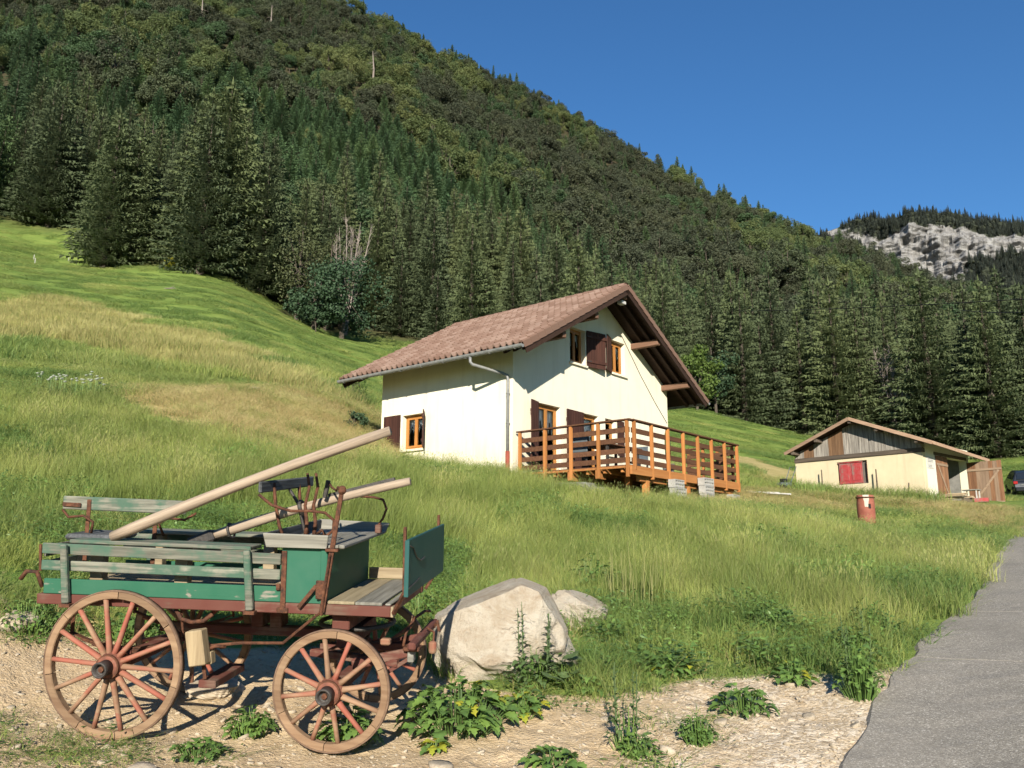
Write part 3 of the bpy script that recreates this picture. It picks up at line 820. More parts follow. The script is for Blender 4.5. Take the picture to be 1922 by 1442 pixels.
# ------------------------------------------------------------------ tree meshes
def spruce_parts(seed, H=16.0, base_r=3.3, levels=30, skirt=0.03, ragged=0.25):
    rs = np.random.default_rng(seed)
    V, F = [], []
    def tri(a, b, c):
        n = len(V); V.extend((a, b, c)); F.append((n, n + 1, n + 2))
    hs = skirt + (1 - skirt) * (np.arange(levels) + 0.3) / levels
    lop = rs.uniform(0.85, 1.15, 12)
    for li, t in enumerate(hs):
        z0 = H * t
        rad = base_r * ((1 - t) ** 0.80) * (1 - 0.35 * max(0.0, 0.12 - t) / 0.12) + 0.12
        nb = max(4, int(round(11 - 5 * t)))
        ph0 = rs.uniform(0, 6.28)
        for k in range(nb):
            ph = ph0 + 6.283 * k / nb + rs.normal(0, 0.16)
            L = rad * rs.uniform(1 - ragged, 1.08) * lop[int(ph / 6.283 * 12) % 12]
            if rs.random() < 0.05: continue
            d = np.array([math.cos(ph), math.sin(ph), 0]); s = np.array([-d[1], d[0], 0])
            droop = rs.uniform(0.30, 0.55) * (1.0 - 0.9 * t) - 0.25 * t
            zb = z0 + rs.normal(0, 0.16)
            nst = 8 if L > 1.6 else (6 if L > 0.9 else 3)
            pts = []
            for i in range(nst + 1):
                q = i / nst
                pts.append(d * (L * q) + np.array([0, 0, zb - droop * L * q + 0.34 * L * q * q * (1 - t)]))
            for i in range(1, nst + 1):
                a, b = pts[i - 1], pts[i]
                q = (i - 0.5) / nst
                w = (0.10 + 0.24 * L * (1 - q) ** 0.7) * rs.uniform(0.6, 1.3)
                fw = d * (0.30 + 0.16 * L) * rs.uniform(0.5, 1.0)
                hang = np.array([0, 0, -rs.uniform(0.08, 0.30)])
                # slim side sprays, swept forward and hanging
                tri(a, a + s * w + fw + hang, a + (b - a) * 0.62)
                tri(a + (b - a) * .3, b - (b - a) * .1, a - s * w + fw + hang)
                if rs.random() < 0.75:
                    m = (a + b) / 2 + s * rs.normal(0, 0.10)
                    tri(a, b, m + hang * 1.5 + d * rs.uniform(0, .12))
                if rs.random() < 0.65:
                    m = (a + b) / 2 + s * w * 0.6 * rs.choice((-1, 1)) + fw * .3
                    tri(m + d * .10, m - d * .10, m + hang * 1.5)
            tri(pts[-2] + s * 0.09, pts[-2] - s * 0.09, pts[-1] + d * 0.25 + np.array([0, 0, 0.05]))
    # leader
    for k in range(5):
        a = 6.283 * k / 5
        tri(np.array([0.16 * math.cos(a), 0.16 * math.sin(a), H * 0.955]), np.array([0.16 * math.cos(a + 1.5), 0.16 * math.sin(a + 1.5), H * 0.955]), np.array([0, 0, H * 1.03]))
    crown = (np.array(V), np.array(F))
    mb = MB(); mb.tube([(0, 0, -0.4), (0, 0, H * 0.4), (0, 0, H * 0.97)], [0.022 * H / 1.3, 0.013 * H, 0.02], 6)
    return crown, mb

def broad_parts(seed, H=12.0, rx=3.6, trunk=0.3, nblob=26, nleaf=95, leaf=0.34, low=0.28, upright=1.0):
    rs = np.random.default_rng(seed)
    mb = MB()
    top = H * 0.62
    lean = rs.normal(0, 0.25, 2)
    mb.tube([(0, 0, -0.4), (lean[0] * .3, lean[1] * .3, H * 0.3), (lean[0], lean[1], top), (lean[0] * 1.3, lean[1] * 1.3, H * 0.85)], [trunk * 1.25, trunk * 0.9, trunk * 0.55, 0.05], 7)
    cz, hz = H * (low + (1 - low) * 0.5), H * (1 - low) * 0.5
    Q, T, B = [], [], []
    cs = []
    for b in range(nblob):
        for _ in range(30):
            v = rs.normal(size=3); v /= np.linalg.norm(v)
            rr = rs.uniform(0.45, 0.92) ** 0.7
            c = np.array([v[0] * rx * rr, v[1] * rx * rr, cz + v[2] * hz * rr])
            tt = (c[2] - H * low) / (H * (1 - low))
            lim = rx * math.sin(math.pi * min(1, max(0.06, 0.10 + 0.86 * tt)) ** (0.85 * upright)) + 0.3
            if math.hypot(c[0], c[1]) < lim: break
        cs.append(c)
        br = rs.uniform(0.26, 0.44) * rx
        if b % 2 == 0:
            z0 = H * rs.uniform(0.22, 0.6)
            mid = np.array([lean[0] * .5 + c[0] * 0.45, lean[1] * .5 + c[1] * 0.45, (z0 + c[2]) / 2 + 0.2])
            mb.tube([(lean[0] * .5, lean[1] * .5, z0), mid, c], [trunk * 0.36, trunk * 0.22, 0.025], 5, False)
        n = int(nleaf * rs.uniform(0.7, 1.3))
        dv = frames(n, rs)
        rad = br * rs.uniform(0.35, 1.0, n) ** 0.45 * (1 + 0.25 * np.sin(dv[:, 0] * 5 + b) * np.sin(dv[:, 2] * 4))
        p = c + dv * rad[:, None] * np.array([1, 1, 0.8])
        nrm = dv * 0.7 + frames(n, rs) * 0.75 + np.array([0, 0, 0.25])
        nrm /= np.linalg.norm(nrm, axis=1, keepdims=True)
        t1 = np.cross(nrm, frames(n, rs)); t1 /= np.linalg.norm(t1, axis=1, keepdims=True) + 1e-9
        t2 = np.cross(nrm, t1)
        s = leaf * rs.uniform(0.6, 1.35, n)[:, None]
        Q.append(np.stack([p - t1 * s * .5, p + t2 * s * .42 + nrm * s * .12, p + t1 * s * .5, p - t2 * s * .42 + nrm * s * .12], 1))
    Q = np.concatenate(Q).reshape(-1, 3)
    F = np.arange(len(Q)).reshape(-1, 4)
    return (Q, F), mb

def mesh_two(name, crown, mb, mleaf, mbark):
    """crown and trunk in one mesh (for the uncountable far wood)"""
    V, F = crown
    tv = np.array(mb.v); tf = mb.f
    n = len(V)
    quads = np.array([[i + n for i in f] for f in tf if len(f) == 4]); 
    me = np_mesh(name, np.vstack([V, tv]), [F, quads])
    me.materials.append(mleaf); me.materials.append(mbark)
    mi = np.zeros(len(me.polygons), np.int32); mi[len(F):] = 1
    me.polygons.foreach_set('material_index', mi)
    return me
# ------------------------------------------------------------------ trees
def crown_mesh(name, crown, mat):
    return np_mesh(name, crown[0], crown[1], mat)
SPRUCES = []
for _s, _h, _b, _l in ((1, 16.0, 3.4, 34), (2, 17.5, 3.0, 36), (3, 14.5, 3.3, 32), (4, 18.5, 3.6, 38), (5, 12.5, 2.7, 28), (6, 16.5, 2.6, 34)):
    c, t = spruce_parts(_s, _h, _b, _l)
    SPRUCES.append((crown_mesh('crown', c, M_SPRUCE), t.mesh('trunk', M_BARK), _h, c, t))
BROADS = []
for _s, _h, _r, _m in ((21, 12.0, 3.6, M_BROAD), (22, 10.5, 3.9, M_BROAD), (23, 13.5, 3.3, M_BROAD), (24, 9.0, 3.0, M_BROAD)):
    c, t = broad_parts(_s, _h, _r, 0.22, 26, 210, 0.30)
    BROADS.append((crown_mesh('crown', c, _m), t.mesh('trunk', M_BARK), _h, c, t))

def put_tree(name, kind, x, y, s, rz, label, group=None, mat=None, sxy=1.0):
    cr, tr, h = kind[0], kind[1], kind[2]
    o = empty(name, (x, y, Z(x, y) - 0.15), rz, label, 'tree', group)
    o.scale = (s * sxy, s * sxy, s)
    c = link_mesh('crown', cr, o)
    link_mesh('trunk', tr, o)
    if mat is not None:
        c.data = mat
    return o

# candidate stems over the wooded hillside
_g = 4.5
_gx, _gy = np.meshgrid(np.arange(-330, 330, _g), np.arange(40, 480, _g))
_gx = _gx.ravel() + rng.uniform(-.46, .46, _gx.size) * _g; _gy = _gy.ravel() + rng.uniform(-.46, .46, _gy.size) * _g
_az = np.arctan2(_gx, _gy); _rr = np.hypot(_gx, _gy)
_rb = forest_edge(_az); _rc = crest_r(_az)
_ok = (np.abs(_az) < 0.70) & (_rr > _rb) & (_rr < _rc + 25)
_gx, _gy, _az, _rr, _rb, _rc = (v[_ok] for v in (_gx, _gy, _az, _rr, _rb, _rc))
_depth = _rr - _rb
_t = np.clip(_depth / (_rc - _rb), 0, 1)
_pat = fbm(_gx, _gy, 55.0, 3, 41)
_pxs = 961 + np.tan(_az) * 1589
_right = np.clip((_pxs - 900) / 400, 0, 1)
# spruce belt low down, mixed young wood above it on the left, broadleaf wood high up and to the right
_pspruce = np.where(_depth < 16, 0.97, np.where(_t < 0.20 + 0.10 * _pat, 0.93, np.where(_t < 0.48, 0.66 - 0.42 * _right, 0.22)))
_pspruce = np.clip(_pspruce + (_pat - 0.5) * np.where(_depth < 30, 0.0, 0.9), 0.04, 1)
_pspruce = np.where(_t > 0.96, 0.42, _pspruce)
_is_sp = rng.random(_gx.size) < _pspruce
_gz = zt(_gx, _gy)
# gaps left for the special trees of the wood's edge
SPECIAL = []
def special(px, py, r, hpx):
    d = ray(px, py); h = math.hypot(d[0], d[1])
    x, y = d[0] / h * r, d[1] / h * r
    SPECIAL.append((x, y)); return x, y, hpx * r / 1555.0 * 1.02
_sp_dark = special(640, 658, 88, 178)
_sp_dark2 = special(585, 650, 86, 110)
_sp_olive = special(555, 602, 92, 210)
_sp_olive2 = special(610, 620, 97, 210)
_sp_bare = special(645, 600, 101, 214)
_sp_bright = special(1308, 770, 87, 125)
_sp_bright2 = special(1345, 775, 90, 150)
_sp_birch = special(1690, 850, 86, 190)
_sp_yellow = special(316, 506, 94, 30)
_sp_sap = special(591, 653, 84, 42)
_edge_keep = np.ones(_gx.size, bool)
for x, y in SPECIAL[:2] + SPECIAL[6:8] + SPECIAL[2:4]:
    _edge_keep &= np.hypot(_gx - x, _gy - y) > 3.6
_order = np.argsort(_depth + rng.uniform(0, 4, _gx.size))
_visible = (np.abs(_az) < 0.575) & _edge_keep
IND = np.zeros(_gx.size, bool)
_nsp = _nbr = 0
for i in _order:
    if not _visible[i]: continue
    if _is_sp[i] and _nsp < 230: IND[i] = True; _nsp += 1
# broadleaf individuals: those that show largest beyond the spruce belt
_ob = np.argsort(_rr)
for i in _ob:
    if _visible[i] and not _is_sp[i] and _nbr < 60: IND[i] = True; _nbr += 1
def place_words(px, depth):
    row = 'front row' if depth < 7 else ('second row' if depth < 16 else 'deeper rows')
    if px < 135: w = 'at the wood edge top left'
    elif px < 480: w = 'of the dense clump above the left meadow'
    elif px < 760: w = 'behind the bare pale tree and meadow'
    elif px < 1340: w = 'behind the chalet roof'
    elif px < 1560: w = 'behind the knoll right of the chalet'
    elif px < 1800: w = 'behind the barn roof'
    else: w = 'at the right edge behind the barn door'
    return row, w
ORD = ['leftmost'] + [w_ + ' from left' for w_ in 'second third fourth fifth sixth seventh eighth ninth tenth eleventh twelfth thirteenth fourteenth fifteenth sixteenth seventeenth eighteenth nineteenth twentieth'.split()]
_bykey = {}
for i in np.nonzero(IND)[0]:
    _bykey.setdefault((bool(_is_sp[i]),) + place_words(_pxs[i], _depth[i]), []).append(i)
_rank = {}
for _key, _v in _bykey.items():
    for q, i in enumerate(sorted(_v, key=lambda k: _pxs[k])): _rank[i] = (q, len(_v))
def tree_words(i, base, row, w):
    q, n = _rank[i]
    if row == 'deeper rows' and n > 20: return '%s in the %s %s' % (base, row, w)
    if n == 1: return '%s alone in the %s %s' % (base, row, w)
    if q >= len(ORD): return '%s in the %s %s' % (base, row, w)
    return '%s %s, %s %s' % (ORD[q], base, row, w)
for i in np.nonzero(IND)[0]:
    row, w = place_words(_pxs[i], _depth[i])
    x, y = float(_gx[i]), float(_gy[i])
    if _is_sp[i]:
        k = int(rng.integers(0, 6))
        s = rng.uniform(0.82, 1.12) * (1.12 if _pxs[i] < 480 and _depth[i] < 7 else 1.0)
        if _pxs[i] < 480 and _depth[i] < 9: s *= 1.06
        put_tree('spruce_tree', SPRUCES[k], x, y, s, rng.uniform(0, 6.28), tree_words(i, 'dark spruce', row, w), 'spruces ' + w + ', ' + row, None, (rng.uniform(1.35, 1.6) if _pxs[i] < 480 else rng.uniform(1.15, 1.45)) if _depth[i] < 9 else rng.uniform(1.0, 1.25))
    else:
        k = int(rng.integers(0, 4))
        put_tree('broadleaf_tree', BROADS[k], x, y, rng.uniform(0.8, 1.05), rng.uniform(0, 6.28), tree_words(i, 'broadleaf tree', row, w), 'broadleaf trees ' + w + ', ' + row)

# the special edge trees
def broad_kind(seed, H, rx, mat, **kw):
    c, t = broad_parts(seed, H, rx, **kw)
    return (crown_mesh('crown', c, mat), t.mesh('trunk', M_BARK), H)
x, y, h = _sp_dark
put_tree('broadleaf_tree', broad_kind(51, h, h * 0.42, M_BROADDARK, trunk=0.25, nblob=44, nleaf=130, leaf=0.30, low=0.04), x, y, 1, 0.4, 'big dark green bushy broadleaf tree left of the chalet roof')
x, y, h = _sp_dark2
put_tree('broadleaf_tree', broad_kind(52, h, h * 0.45, M_BROADDARK, trunk=0.16, nblob=26, nleaf=120, leaf=0.28, low=0.04), x, y, 1, 2.0, 'smaller dark green bushy tree beside the thin pale sapling')
x, y, h = _sp_olive
put_tree('broadleaf_tree', broad_kind(53, h, h * 0.24, M_BROADOLIVE, trunk=0.2, nblob=34, nleaf=80, leaf=0.26, low=0.14), x, y, 1, 1.0, 'slender olive green tree with pale trunk leaning over the meadow')
x, y, h = _sp_olive2
put_tree('broadleaf_tree', broad_kind(54, h, h * 0.24, M_BROADOLIVE, trunk=0.2, nblob=30, nleaf=80, leaf=0.26, low=0.25), x, y, 1, 3.0, 'thin olive green tree just left of the bare tree')
x, y, h = _sp_bright
put_tree('broadleaf_tree', broad_kind(55, h, h * 0.34, M_BROADBRIGHT, trunk=0.14, nblob=26, nleaf=110, leaf=0.28, low=0.06), x, y, 1, 1.4, 'bright green leafy tree beside the right eave of the chalet')
x, y, h = _sp_bright2
put_tree('broadleaf_tree', broad_kind(56, h, h * 0.26, M_BROADDARK, trunk=0.14, nblob=26, nleaf=90, leaf=0.28, low=0.12), x, y, 1, 0.4, 'dark slim broadleaf tree right of the bright green tree')
x, y, h = _sp_yellow
put_tree('shrub', broad_kind(57, h, h * 0.4, M_WEEDYELLOW, trunk=0.05, nblob=10, nleaf=60, leaf=0.2, low=0.05), x, y, 1, 0.4, 'small yellow green shrub at the foot of the spruce clump')['category'] = 'shrub'
x, y, h = _sp_sap
put_tree('sapling', broad_kind(58, h, h * 0.36, M_BROADDARK, trunk=0.06, nblob=9, nleaf=60, leaf=0.22, low=0.55), x, y, 1, 0.4, 'thin sapling with pale stem in front of the dark bushy tree')['category'] = 'sapling'

def stems(px, py, r, n, spread, top, seed, label, name, thin=1.0, bark=None):
    """a clump of bare pale stems forking upwards"""
    rs = np.random.default_rng(seed)
    d = ray(px, py); hh = math.hypot(d[0], d[1]); x, y = d[0] / hh * r, d[1] / hh * r
    H = top
    o = empty(name, (x, y, Z(x, y)), 0, label, 'tree')
    for k in range(n):
        mb = MB()
        a = rs.uniform(0, 6.28); b = spread * math.sqrt(rs.uniform(0.02, 1))
        e = np.array([math.cos(a) * b, math.sin(a) * b, H * rs.uniform(0.8, 1.0)])
        s0 = np.array([math.cos(a) * 0.3, math.sin(a) * 0.3, -0.3])
        m1 = s0 + (e - s0) * 0.4 + np.array([-math.cos(a), -math.sin(a), 0]) * b * 0.16
        m2 = s0 + (e - s0) * 0.72 + rs.normal(0, 0.12, 3)
        mb.tube([s0, m1, m2, e], [0.13 * thin, 0.10 * thin, 0.065 * thin, 0.02], 5)
        for q in range(14):
            t = rs.uniform(0.3, 0.95)
            p0 = m1 + (m2 - m1) * (t - 0.4) / 0.32 if t < 0.72 else m2 + (e - m2) * (t - 0.72) / 0.28
            L = (1.1 - t) * rs.uniform(2.0, 4.2)
            aa = a + rs.normal(0, 1.2)
            p1 = p0 + np.array([math.cos(aa) * L * 0.42, math.sin(aa) * L * 0.42, L * 0.9])
            mb.tube([p0, (p0 + p1) / 2 + rs.normal(0, 0.08, 3), p1], [0.05, 0.034, 0.012], 4, False)
            for w in range(3):
                p2 = p0 + (p1 - p0) * rs.uniform(0.3, 0.9)
                p3 = p2 + np.array([rs.normal(0, .35), rs.normal(0, .35), rs.uniform(.4, 1.0)])
                mb.tube([p2, p3], [0.022, 0.008], 3, False)
        mb.build('stem', bark or M_PALEBARK, o)
    return o
x, y, h = _sp_bare
stems(645, 600, 97, 12, 3.1, h, 3, 'bare leafless tree with many pale upright stems', 'bare_tree')
_bo = stems(1690, 850, 96, 6, 2.6, 11.5, 8, 'clump of thin pale trunks behind the barn', 'pale_trunk_clump', 0.6)

# everything further up the hill: one wood
FAR = []
for k, (cm, tm, h, c, t) in enumerate(SPRUCES): FAR.append(mesh_two('hill_spruce', c, t, M_SPRUCEFAR, M_BARK))
for k, (cm, tm, h, c, t) in enumerate(BROADS): FAR.append(mesh_two('hill_broadleaf', c, t, M_BROAD, M_BARK))
for k in (0, 2, 4): FAR.append(mesh_two('young_spruce', SPRUCES[k][3], SPRUCES[k][4], M_SPRUCEYOUNG, M_BARK))            # 10-12
for k in (0, 1, 2, 3): FAR.append(mesh_two('light_broadleaf', BROADS[k][3], BROADS[k][4], M_BROADLIGHT, M_BARK))          # 13-16
for k in (0, 1, 2, 3): FAR.append(mesh_two('dim_broadleaf', BROADS[k][3], BROADS[k][4], M_BROADDIM, M_BARK))              # 17-20
_m = ~IND & (_edge_keep | (_depth > 9)) & (_is_sp | (rng.random(_gx.size) < 0.62))
_n = int(_m.sum())
_idx = np.where(_is_sp[_m], rng.integers(0, 6, _n), 6 + rng.integers(0, 4, _n))
_pt2 = fbm(_gx[_m], _gy[_m], 38.0, 3, 43) + rng.normal(0, .07, _n)
_young = _is_sp[_m] & (_t[_m] > .12) & (_t[_m] < .62) & (_pxs[_m] > 130) & (_pxs[_m] < 900)
_idx = np.where(_young & (rng.random(_n) < .85), 10 + rng.integers(0, 3, _n), _idx)
_idx = np.where(~_is_sp[_m] & (_pt2 > .57), 13 + rng.integers(0, 4, _n), _idx)
_idx = np.where(~_is_sp[_m] & (_pt2 < .46), 17 + rng.integers(0, 4, _n), _idx)
_scl = rng.uniform(0.52, 1.08, _n) * np.where(_is_sp[_m], np.where(_t[_m] < 0.15, 0.95, 0.74), 1.12)
_scl = np.where((_t[_m] > 0.93) & _is_sp[_m], _scl * 1.35, _scl)
_scl = np.where(_young, _scl * .92, _scl)
_wid = rng.uniform(0.95, 1.3, _n) * np.where(_young, 1.3, 1.0)
scatter('hillside_forest', proto_collection('hill_tree', FAR), np.c_[_gx[_m], _gy[_m], _gz[_m] - 0.4],
        np.c_[rng.normal(0, .03, _n), rng.normal(0, .03, _n), rng.uniform(0, 6.28, _n)], np.c_[_scl * _wid, _scl * _wid, _scl], _idx,
        'mixed spruce and broadleaf wood covering the steep mountainside', 'forest')

# pale dead snags that stand out of the hill wood
for k, (px, py, hp) in enumerate(((372, 60, 62), (503, 70, 62), (697, 150, 56), (806, 262, 40))):
    d = ray(px, py); hh = math.hypot(d[0], d[1])
    best = None
    for r in np.arange(130, 430, 2.0):
        x, y = d[0] / hh * r, d[1] / hh * r
        if EYE + r * d[2] / hh < Z(x, y) + 4: best = (x, y, r); break
    x, y, r = best
    zz = Z(x, y); rs = np.random.default_rng(70 + k)
    H = 5.0 + hp * r / 1500
    o = empty('dead_snag', (x, y, zz), 0, ['leftmost pale dead trunk high on the mountain', 'pale dead trunk near the top edge, second from left', 'pale dead trunk on the upper mountain near the ridge', 'small pale dead trunk right of the ridge snags'][k], 'dead tree', 'pale dead trunks on the mountain')
    mb = MB(); mb.tube([(0, 0, 0), (.2, 0, H * .5), (rs.normal(0, .5), 0, H)], [0.45, 0.34, 0.1], 6)
    mb.build('trunk', M_PALEBARK, o)
    mb = MB()
    for q in range(10):
        z = H * rs.uniform(.45, .95); a = rs.uniform(0, 6.28); L = rs.uniform(.8, 2.4)
        mb.tube([(0.1, 0, z), (math.cos(a) * L, math.sin(a) * L, z + rs.uniform(-.6, .6))], [0.1, 0.03], 4)
    mb.build('branches', M_PALEBARK, o)

# ------------------------------------------------------------------ far mountain with the pale cliff
def build_cliff():
    na, nv = 380, 220
    pxs = np.linspace(1400, 2500, na)
    top = np.interp(pxs, [1400, 1500, 1540, 1600, 1700, 1780, 1850, 1922, 2100, 2500], [470, 440, 428, 412, 402, 396, 407, 414, 425, 470])
    V = np.zeros((na, nv, 3)); veg = np.zeros((na, nv))
    poly = [(1572, 432), (1625, 420), (1700, 418), (1745, 424), (1790, 412), (1850, 436), (1930, 446), (1990, 456), (1990, 488), (1880, 478), (1820, 490), (1800, 510), (1760, 514), (1700, 498), (1640, 478), (1596, 452)]
    vs = np.linspace(0, 1, nv)
    for i, px in enumerate(pxs):
        tp = top[i]
        rk = [0.0, 0.30, 0.40, 0.85, 0.93, 1.0]
        rr = np.interp(vs, rk, [760, 1040, 1085, 1130, 1190, 1500])
        pv = np.interp(vs, rk[:-1], [700, 556, 512, tp + 10, tp])
        for j in range(nv):
            d = ray(px, pv[j]); h = math.hypot(d[0], d[1])
            r = rr[j]
            zz = EYE + r * d[2] / h
            if vs[j] > 0.93: zz -= (vs[j] - 0.93) / 0.07 * 160
            V[i, j] = (d[0] / h * r, d[1] / h * r, zz)
    x, y, z = V[..., 0], V[..., 1], V[..., 2]
    lat = np.repeat(np.linspace(0, 620, na)[:, None], nv, 1)
    n = (fbm(lat, z, 60, 4, 61) - 0.5) * 70 + (fbm(lat, z * 2.5, 22, 3, 62) - 0.5) * 30 + (fbm(lat, z * .22, 8, 3, 63) - 0.5) * 22
    w = np.interp(vs, [0, .25, .4, .9, .95, 1], [0.3, .6, 1, 1, .3, .3])[None, :]
    h = np.hypot(x, y)
    x = x + x / h * n * w; y = y + y / h * n * w
    px, py = to_px(V[..., 0], V[..., 1], V[..., 2])
    sd = sd_poly(px, py, poly)
    veg = np.clip(0.5 - sd / 30 + (fbm(lat, z * .8, 34, 4, 66) - 0.50) * 2.6, 0, 1)
    idx = np.arange(na * nv).reshape(na, nv)
    F = np.c_[idx[:-1, :-1].ravel(), idx[1:, :-1].ravel(), idx[1:, 1:].ravel(), idx[:-1, 1:].ravel()]
    me = np_mesh('cliff_mountain', np.c_[x.ravel(), y.ravel(), z.ravel()], F, M_CLIFF, False)
    at = me.attributes.new('veg', 'FLOAT', 'POINT'); at.data.foreach_set('value', veg.ravel().astype(np.float32))
    o = link_mesh('cliff_mountain', me)
    tag(o, 'distant mountain with pale limestone cliff under dark trees', 'mountain', kind='structure')
    # its trees
    m = (veg > 0.55) & (vs[None, :] < 0.96) & (vs[None, :] > 0.1)
    ii = np.argwhere(m)
    ii = ii[rng.random(len(ii)) < 0.26]
    pts = np.c_[x[ii[:, 0], ii[:, 1]], y[ii[:, 0], ii[:, 1]], z[ii[:, 0], ii[:, 1]]] + rng.normal(0, 1.6, (len(ii), 3)) * np.array([1, 1, .3])
    k = len(pts)
    protos = [mesh_two('cliff_spruce', SPRUCES[q][3], SPRUCES[q][4], M_SPRUCECLIFF, M_BARK) for q in (0, 1, 4)]
    s = rng.uniform(0.3, 0.9, k)
    scatter('cliff_forest', proto_collection('cliff_tree', protos), pts - np.array([0, 0, 2.0]), np.c_[np.zeros(k), np.zeros(k), rng.uniform(0, 6.28, k)], np.c_[s, s, s], rng.integers(0, 3, k),
            'dark spruces growing on the distant cliff mountain', 'forest')
build_cliff()
# ------------------------------------------------------------------ house and barn sites (needed to keep plants out of them)
HS = 1.1
H_YAW = -0.87860
HOUSE_O = Vector((0.022 * HS, 19.663 * HS, 2.081 * HS + EYE))
HOUSE_RZ = -H_YAW
B_YAW = -0.70774
BARN_O = Vector((16.930, 34.020, 2.450 + EYE))
BARN_RZ = -(math.pi / 2 + B_YAW)
def local_of(x, y, o, rz):
    dx, dy = np.asarray(x) - o[0], np.asarray(y) - o[1]
    c, s = math.cos(rz), math.sin(rz)
    return dx * c + dy * s, -dx * s + dy * c


def blades(rs, n, x, y, wid, lean, h, segs=2):
    """n grass blades at x, y (arrays) with heights h; returns verts, quads, tris"""
    ld = rs.uniform(0, 6.283, n); l = (np.abs(rs.normal(0, lean, n)) + 0.04) * h
    fw = rs.uniform(0, 6.283, n)
    s = np.c_[np.cos(fw), np.sin(fw), np.zeros(n)] * (wid * rs.uniform(.6, 1.3, n) / 2)[:, None]
    d = np.c_[np.cos(ld), np.sin(ld), np.zeros(n)]
    p = np.c_[x, y, np.full(n, -.05)]
    rows = []
    for i in range(segs + 1):
        t = i / segs
        c = p + d * (l * t * t)[:, None] + np.c_[np.zeros(n), np.zeros(n), (h + .05) * t * (1 - .12 * t)]
        if i < segs:
            rows.append(c - s * (1 - .45 * t)); rows.append(c + s * (1 - .45 * t))
        else: rows.append(c)
    V = np.stack(rows, 1)                      # n x k x 3
    k = V.shape[1]; b = (np.arange(n) * k)[:, None]
    Q = np.concatenate([b + np.array([[2 * i, 2 * i + 1, 2 * i + 3, 2 * i + 2]]) for i in range(segs - 1)]) if segs > 1 else np.zeros((0, 4), int)
    T = b + np.array([[2 * segs - 2, 2 * segs - 1, 2 * segs]])
    return V.reshape(-1, 3), Q, T, rows[-1], d
def leaves(rs, n, x, y, z, size):
    nrm = rs.normal(0, .5, (n, 3)) + np.array([0, -.3, 1.0]); nrm /= np.linalg.norm(nrm, axis=1, keepdims=True)
    t1 = np.cross(nrm, rs.normal(size=(n, 3))); t1 /= np.linalg.norm(t1, axis=1, keepdims=True); t2 = np.cross(nrm, t1)
    s = (size * rs.uniform(.6, 1.3, n))[:, None]
    p = np.c_[x, y, z]
    V = np.stack([p - t1 * s, p + t2 * s * .45, p + t1 * s, p - t2 * s * .45], 1)
    return V.reshape(-1, 3), np.arange(4 * n).reshape(n, 4)
def patch(seed, size, layers, herbs=()):
    """a square sod, soft edged; layers: (count, width, lean, h0, h1, material, seedheads)"""
    rs = np.random.default_rng(seed)
    VV, FQ, FT, mi_q, mi_t, mats = [], [], [], [], [], []
    off = 0
    for n, wid, lean, h0, h1, mat, heads in layers:
        m = len(mats); mats.append(mat)
        x = rs.uniform(-.5, .5, n) * size + rs.normal(0, .05 * size, n); y = rs.uniform(-.5, .5, n) * size + rs.normal(0, .05 * size, n)
        cl = vnoise(x * 3 / size + seed, y * 3 / size, .8, seed)
        h = (h0 + (h1 - h0) * rs.random(n)) * (.75 + .5 * cl)
        V, Q, T, tip, d = blades(rs, n, x, y, wid, lean, h)
        VV.append(V); FQ.append(Q + off); FT.append(T + off); mi_q += [m] * len(Q); mi_t += [m] * len(T); off += len(V)
        if heads:
            k = rs.random(n) < .7; t = tip[k]; dd = d[k]; q = len(t)
            for a in range(3):
                o1 = rs.normal(0, .006, (q, 3)) * np.array([1, 1, 0])
                W = np.stack([t + o1 * .4 - np.array([0, 0, .09]), t + o1 + dd * .012 + np.array([.004, 0, -.02]), t + o1 * 1.3 + dd * .02 + np.array([0, 0, .03])], 1)
                VV.append(W.reshape(-1, 3)); FT.append(np.arange(3 * q).reshape(q, 3) + off); mi_t += [m] * q; off += 3 * q
    for n, sz, z0, z1, mat in herbs:
        m = len(mats); mats.append(mat)
        k = max(1, n // 14)
        cx, cy = rs.uniform(-.5, .5, k) * size, rs.uniform(-.5, .5, k) * size
        j = rs.integers(0, k, n)
        x = cx[j] + rs.normal(0, .10, n); y = cy[j] + rs.normal(0, .10, n); z = rs.uniform(z0, z1, n)
        V, Q = leaves(rs, n, x, y, z, sz)
        VV.append(V); FQ.append(Q + off); mi_q += [m] * len(Q); off += len(V)
    FQ = np.concatenate(FQ) if FQ else np.zeros((0, 4), int); FT = np.concatenate(FT)
    me = np_mesh('sod', np.concatenate(VV), [FQ, FT])
    for mt in mats: me.materials.append(mt)
    me.polygons.foreach_set('material_index', np.array(mi_q + mi_t, np.int32))
    return me

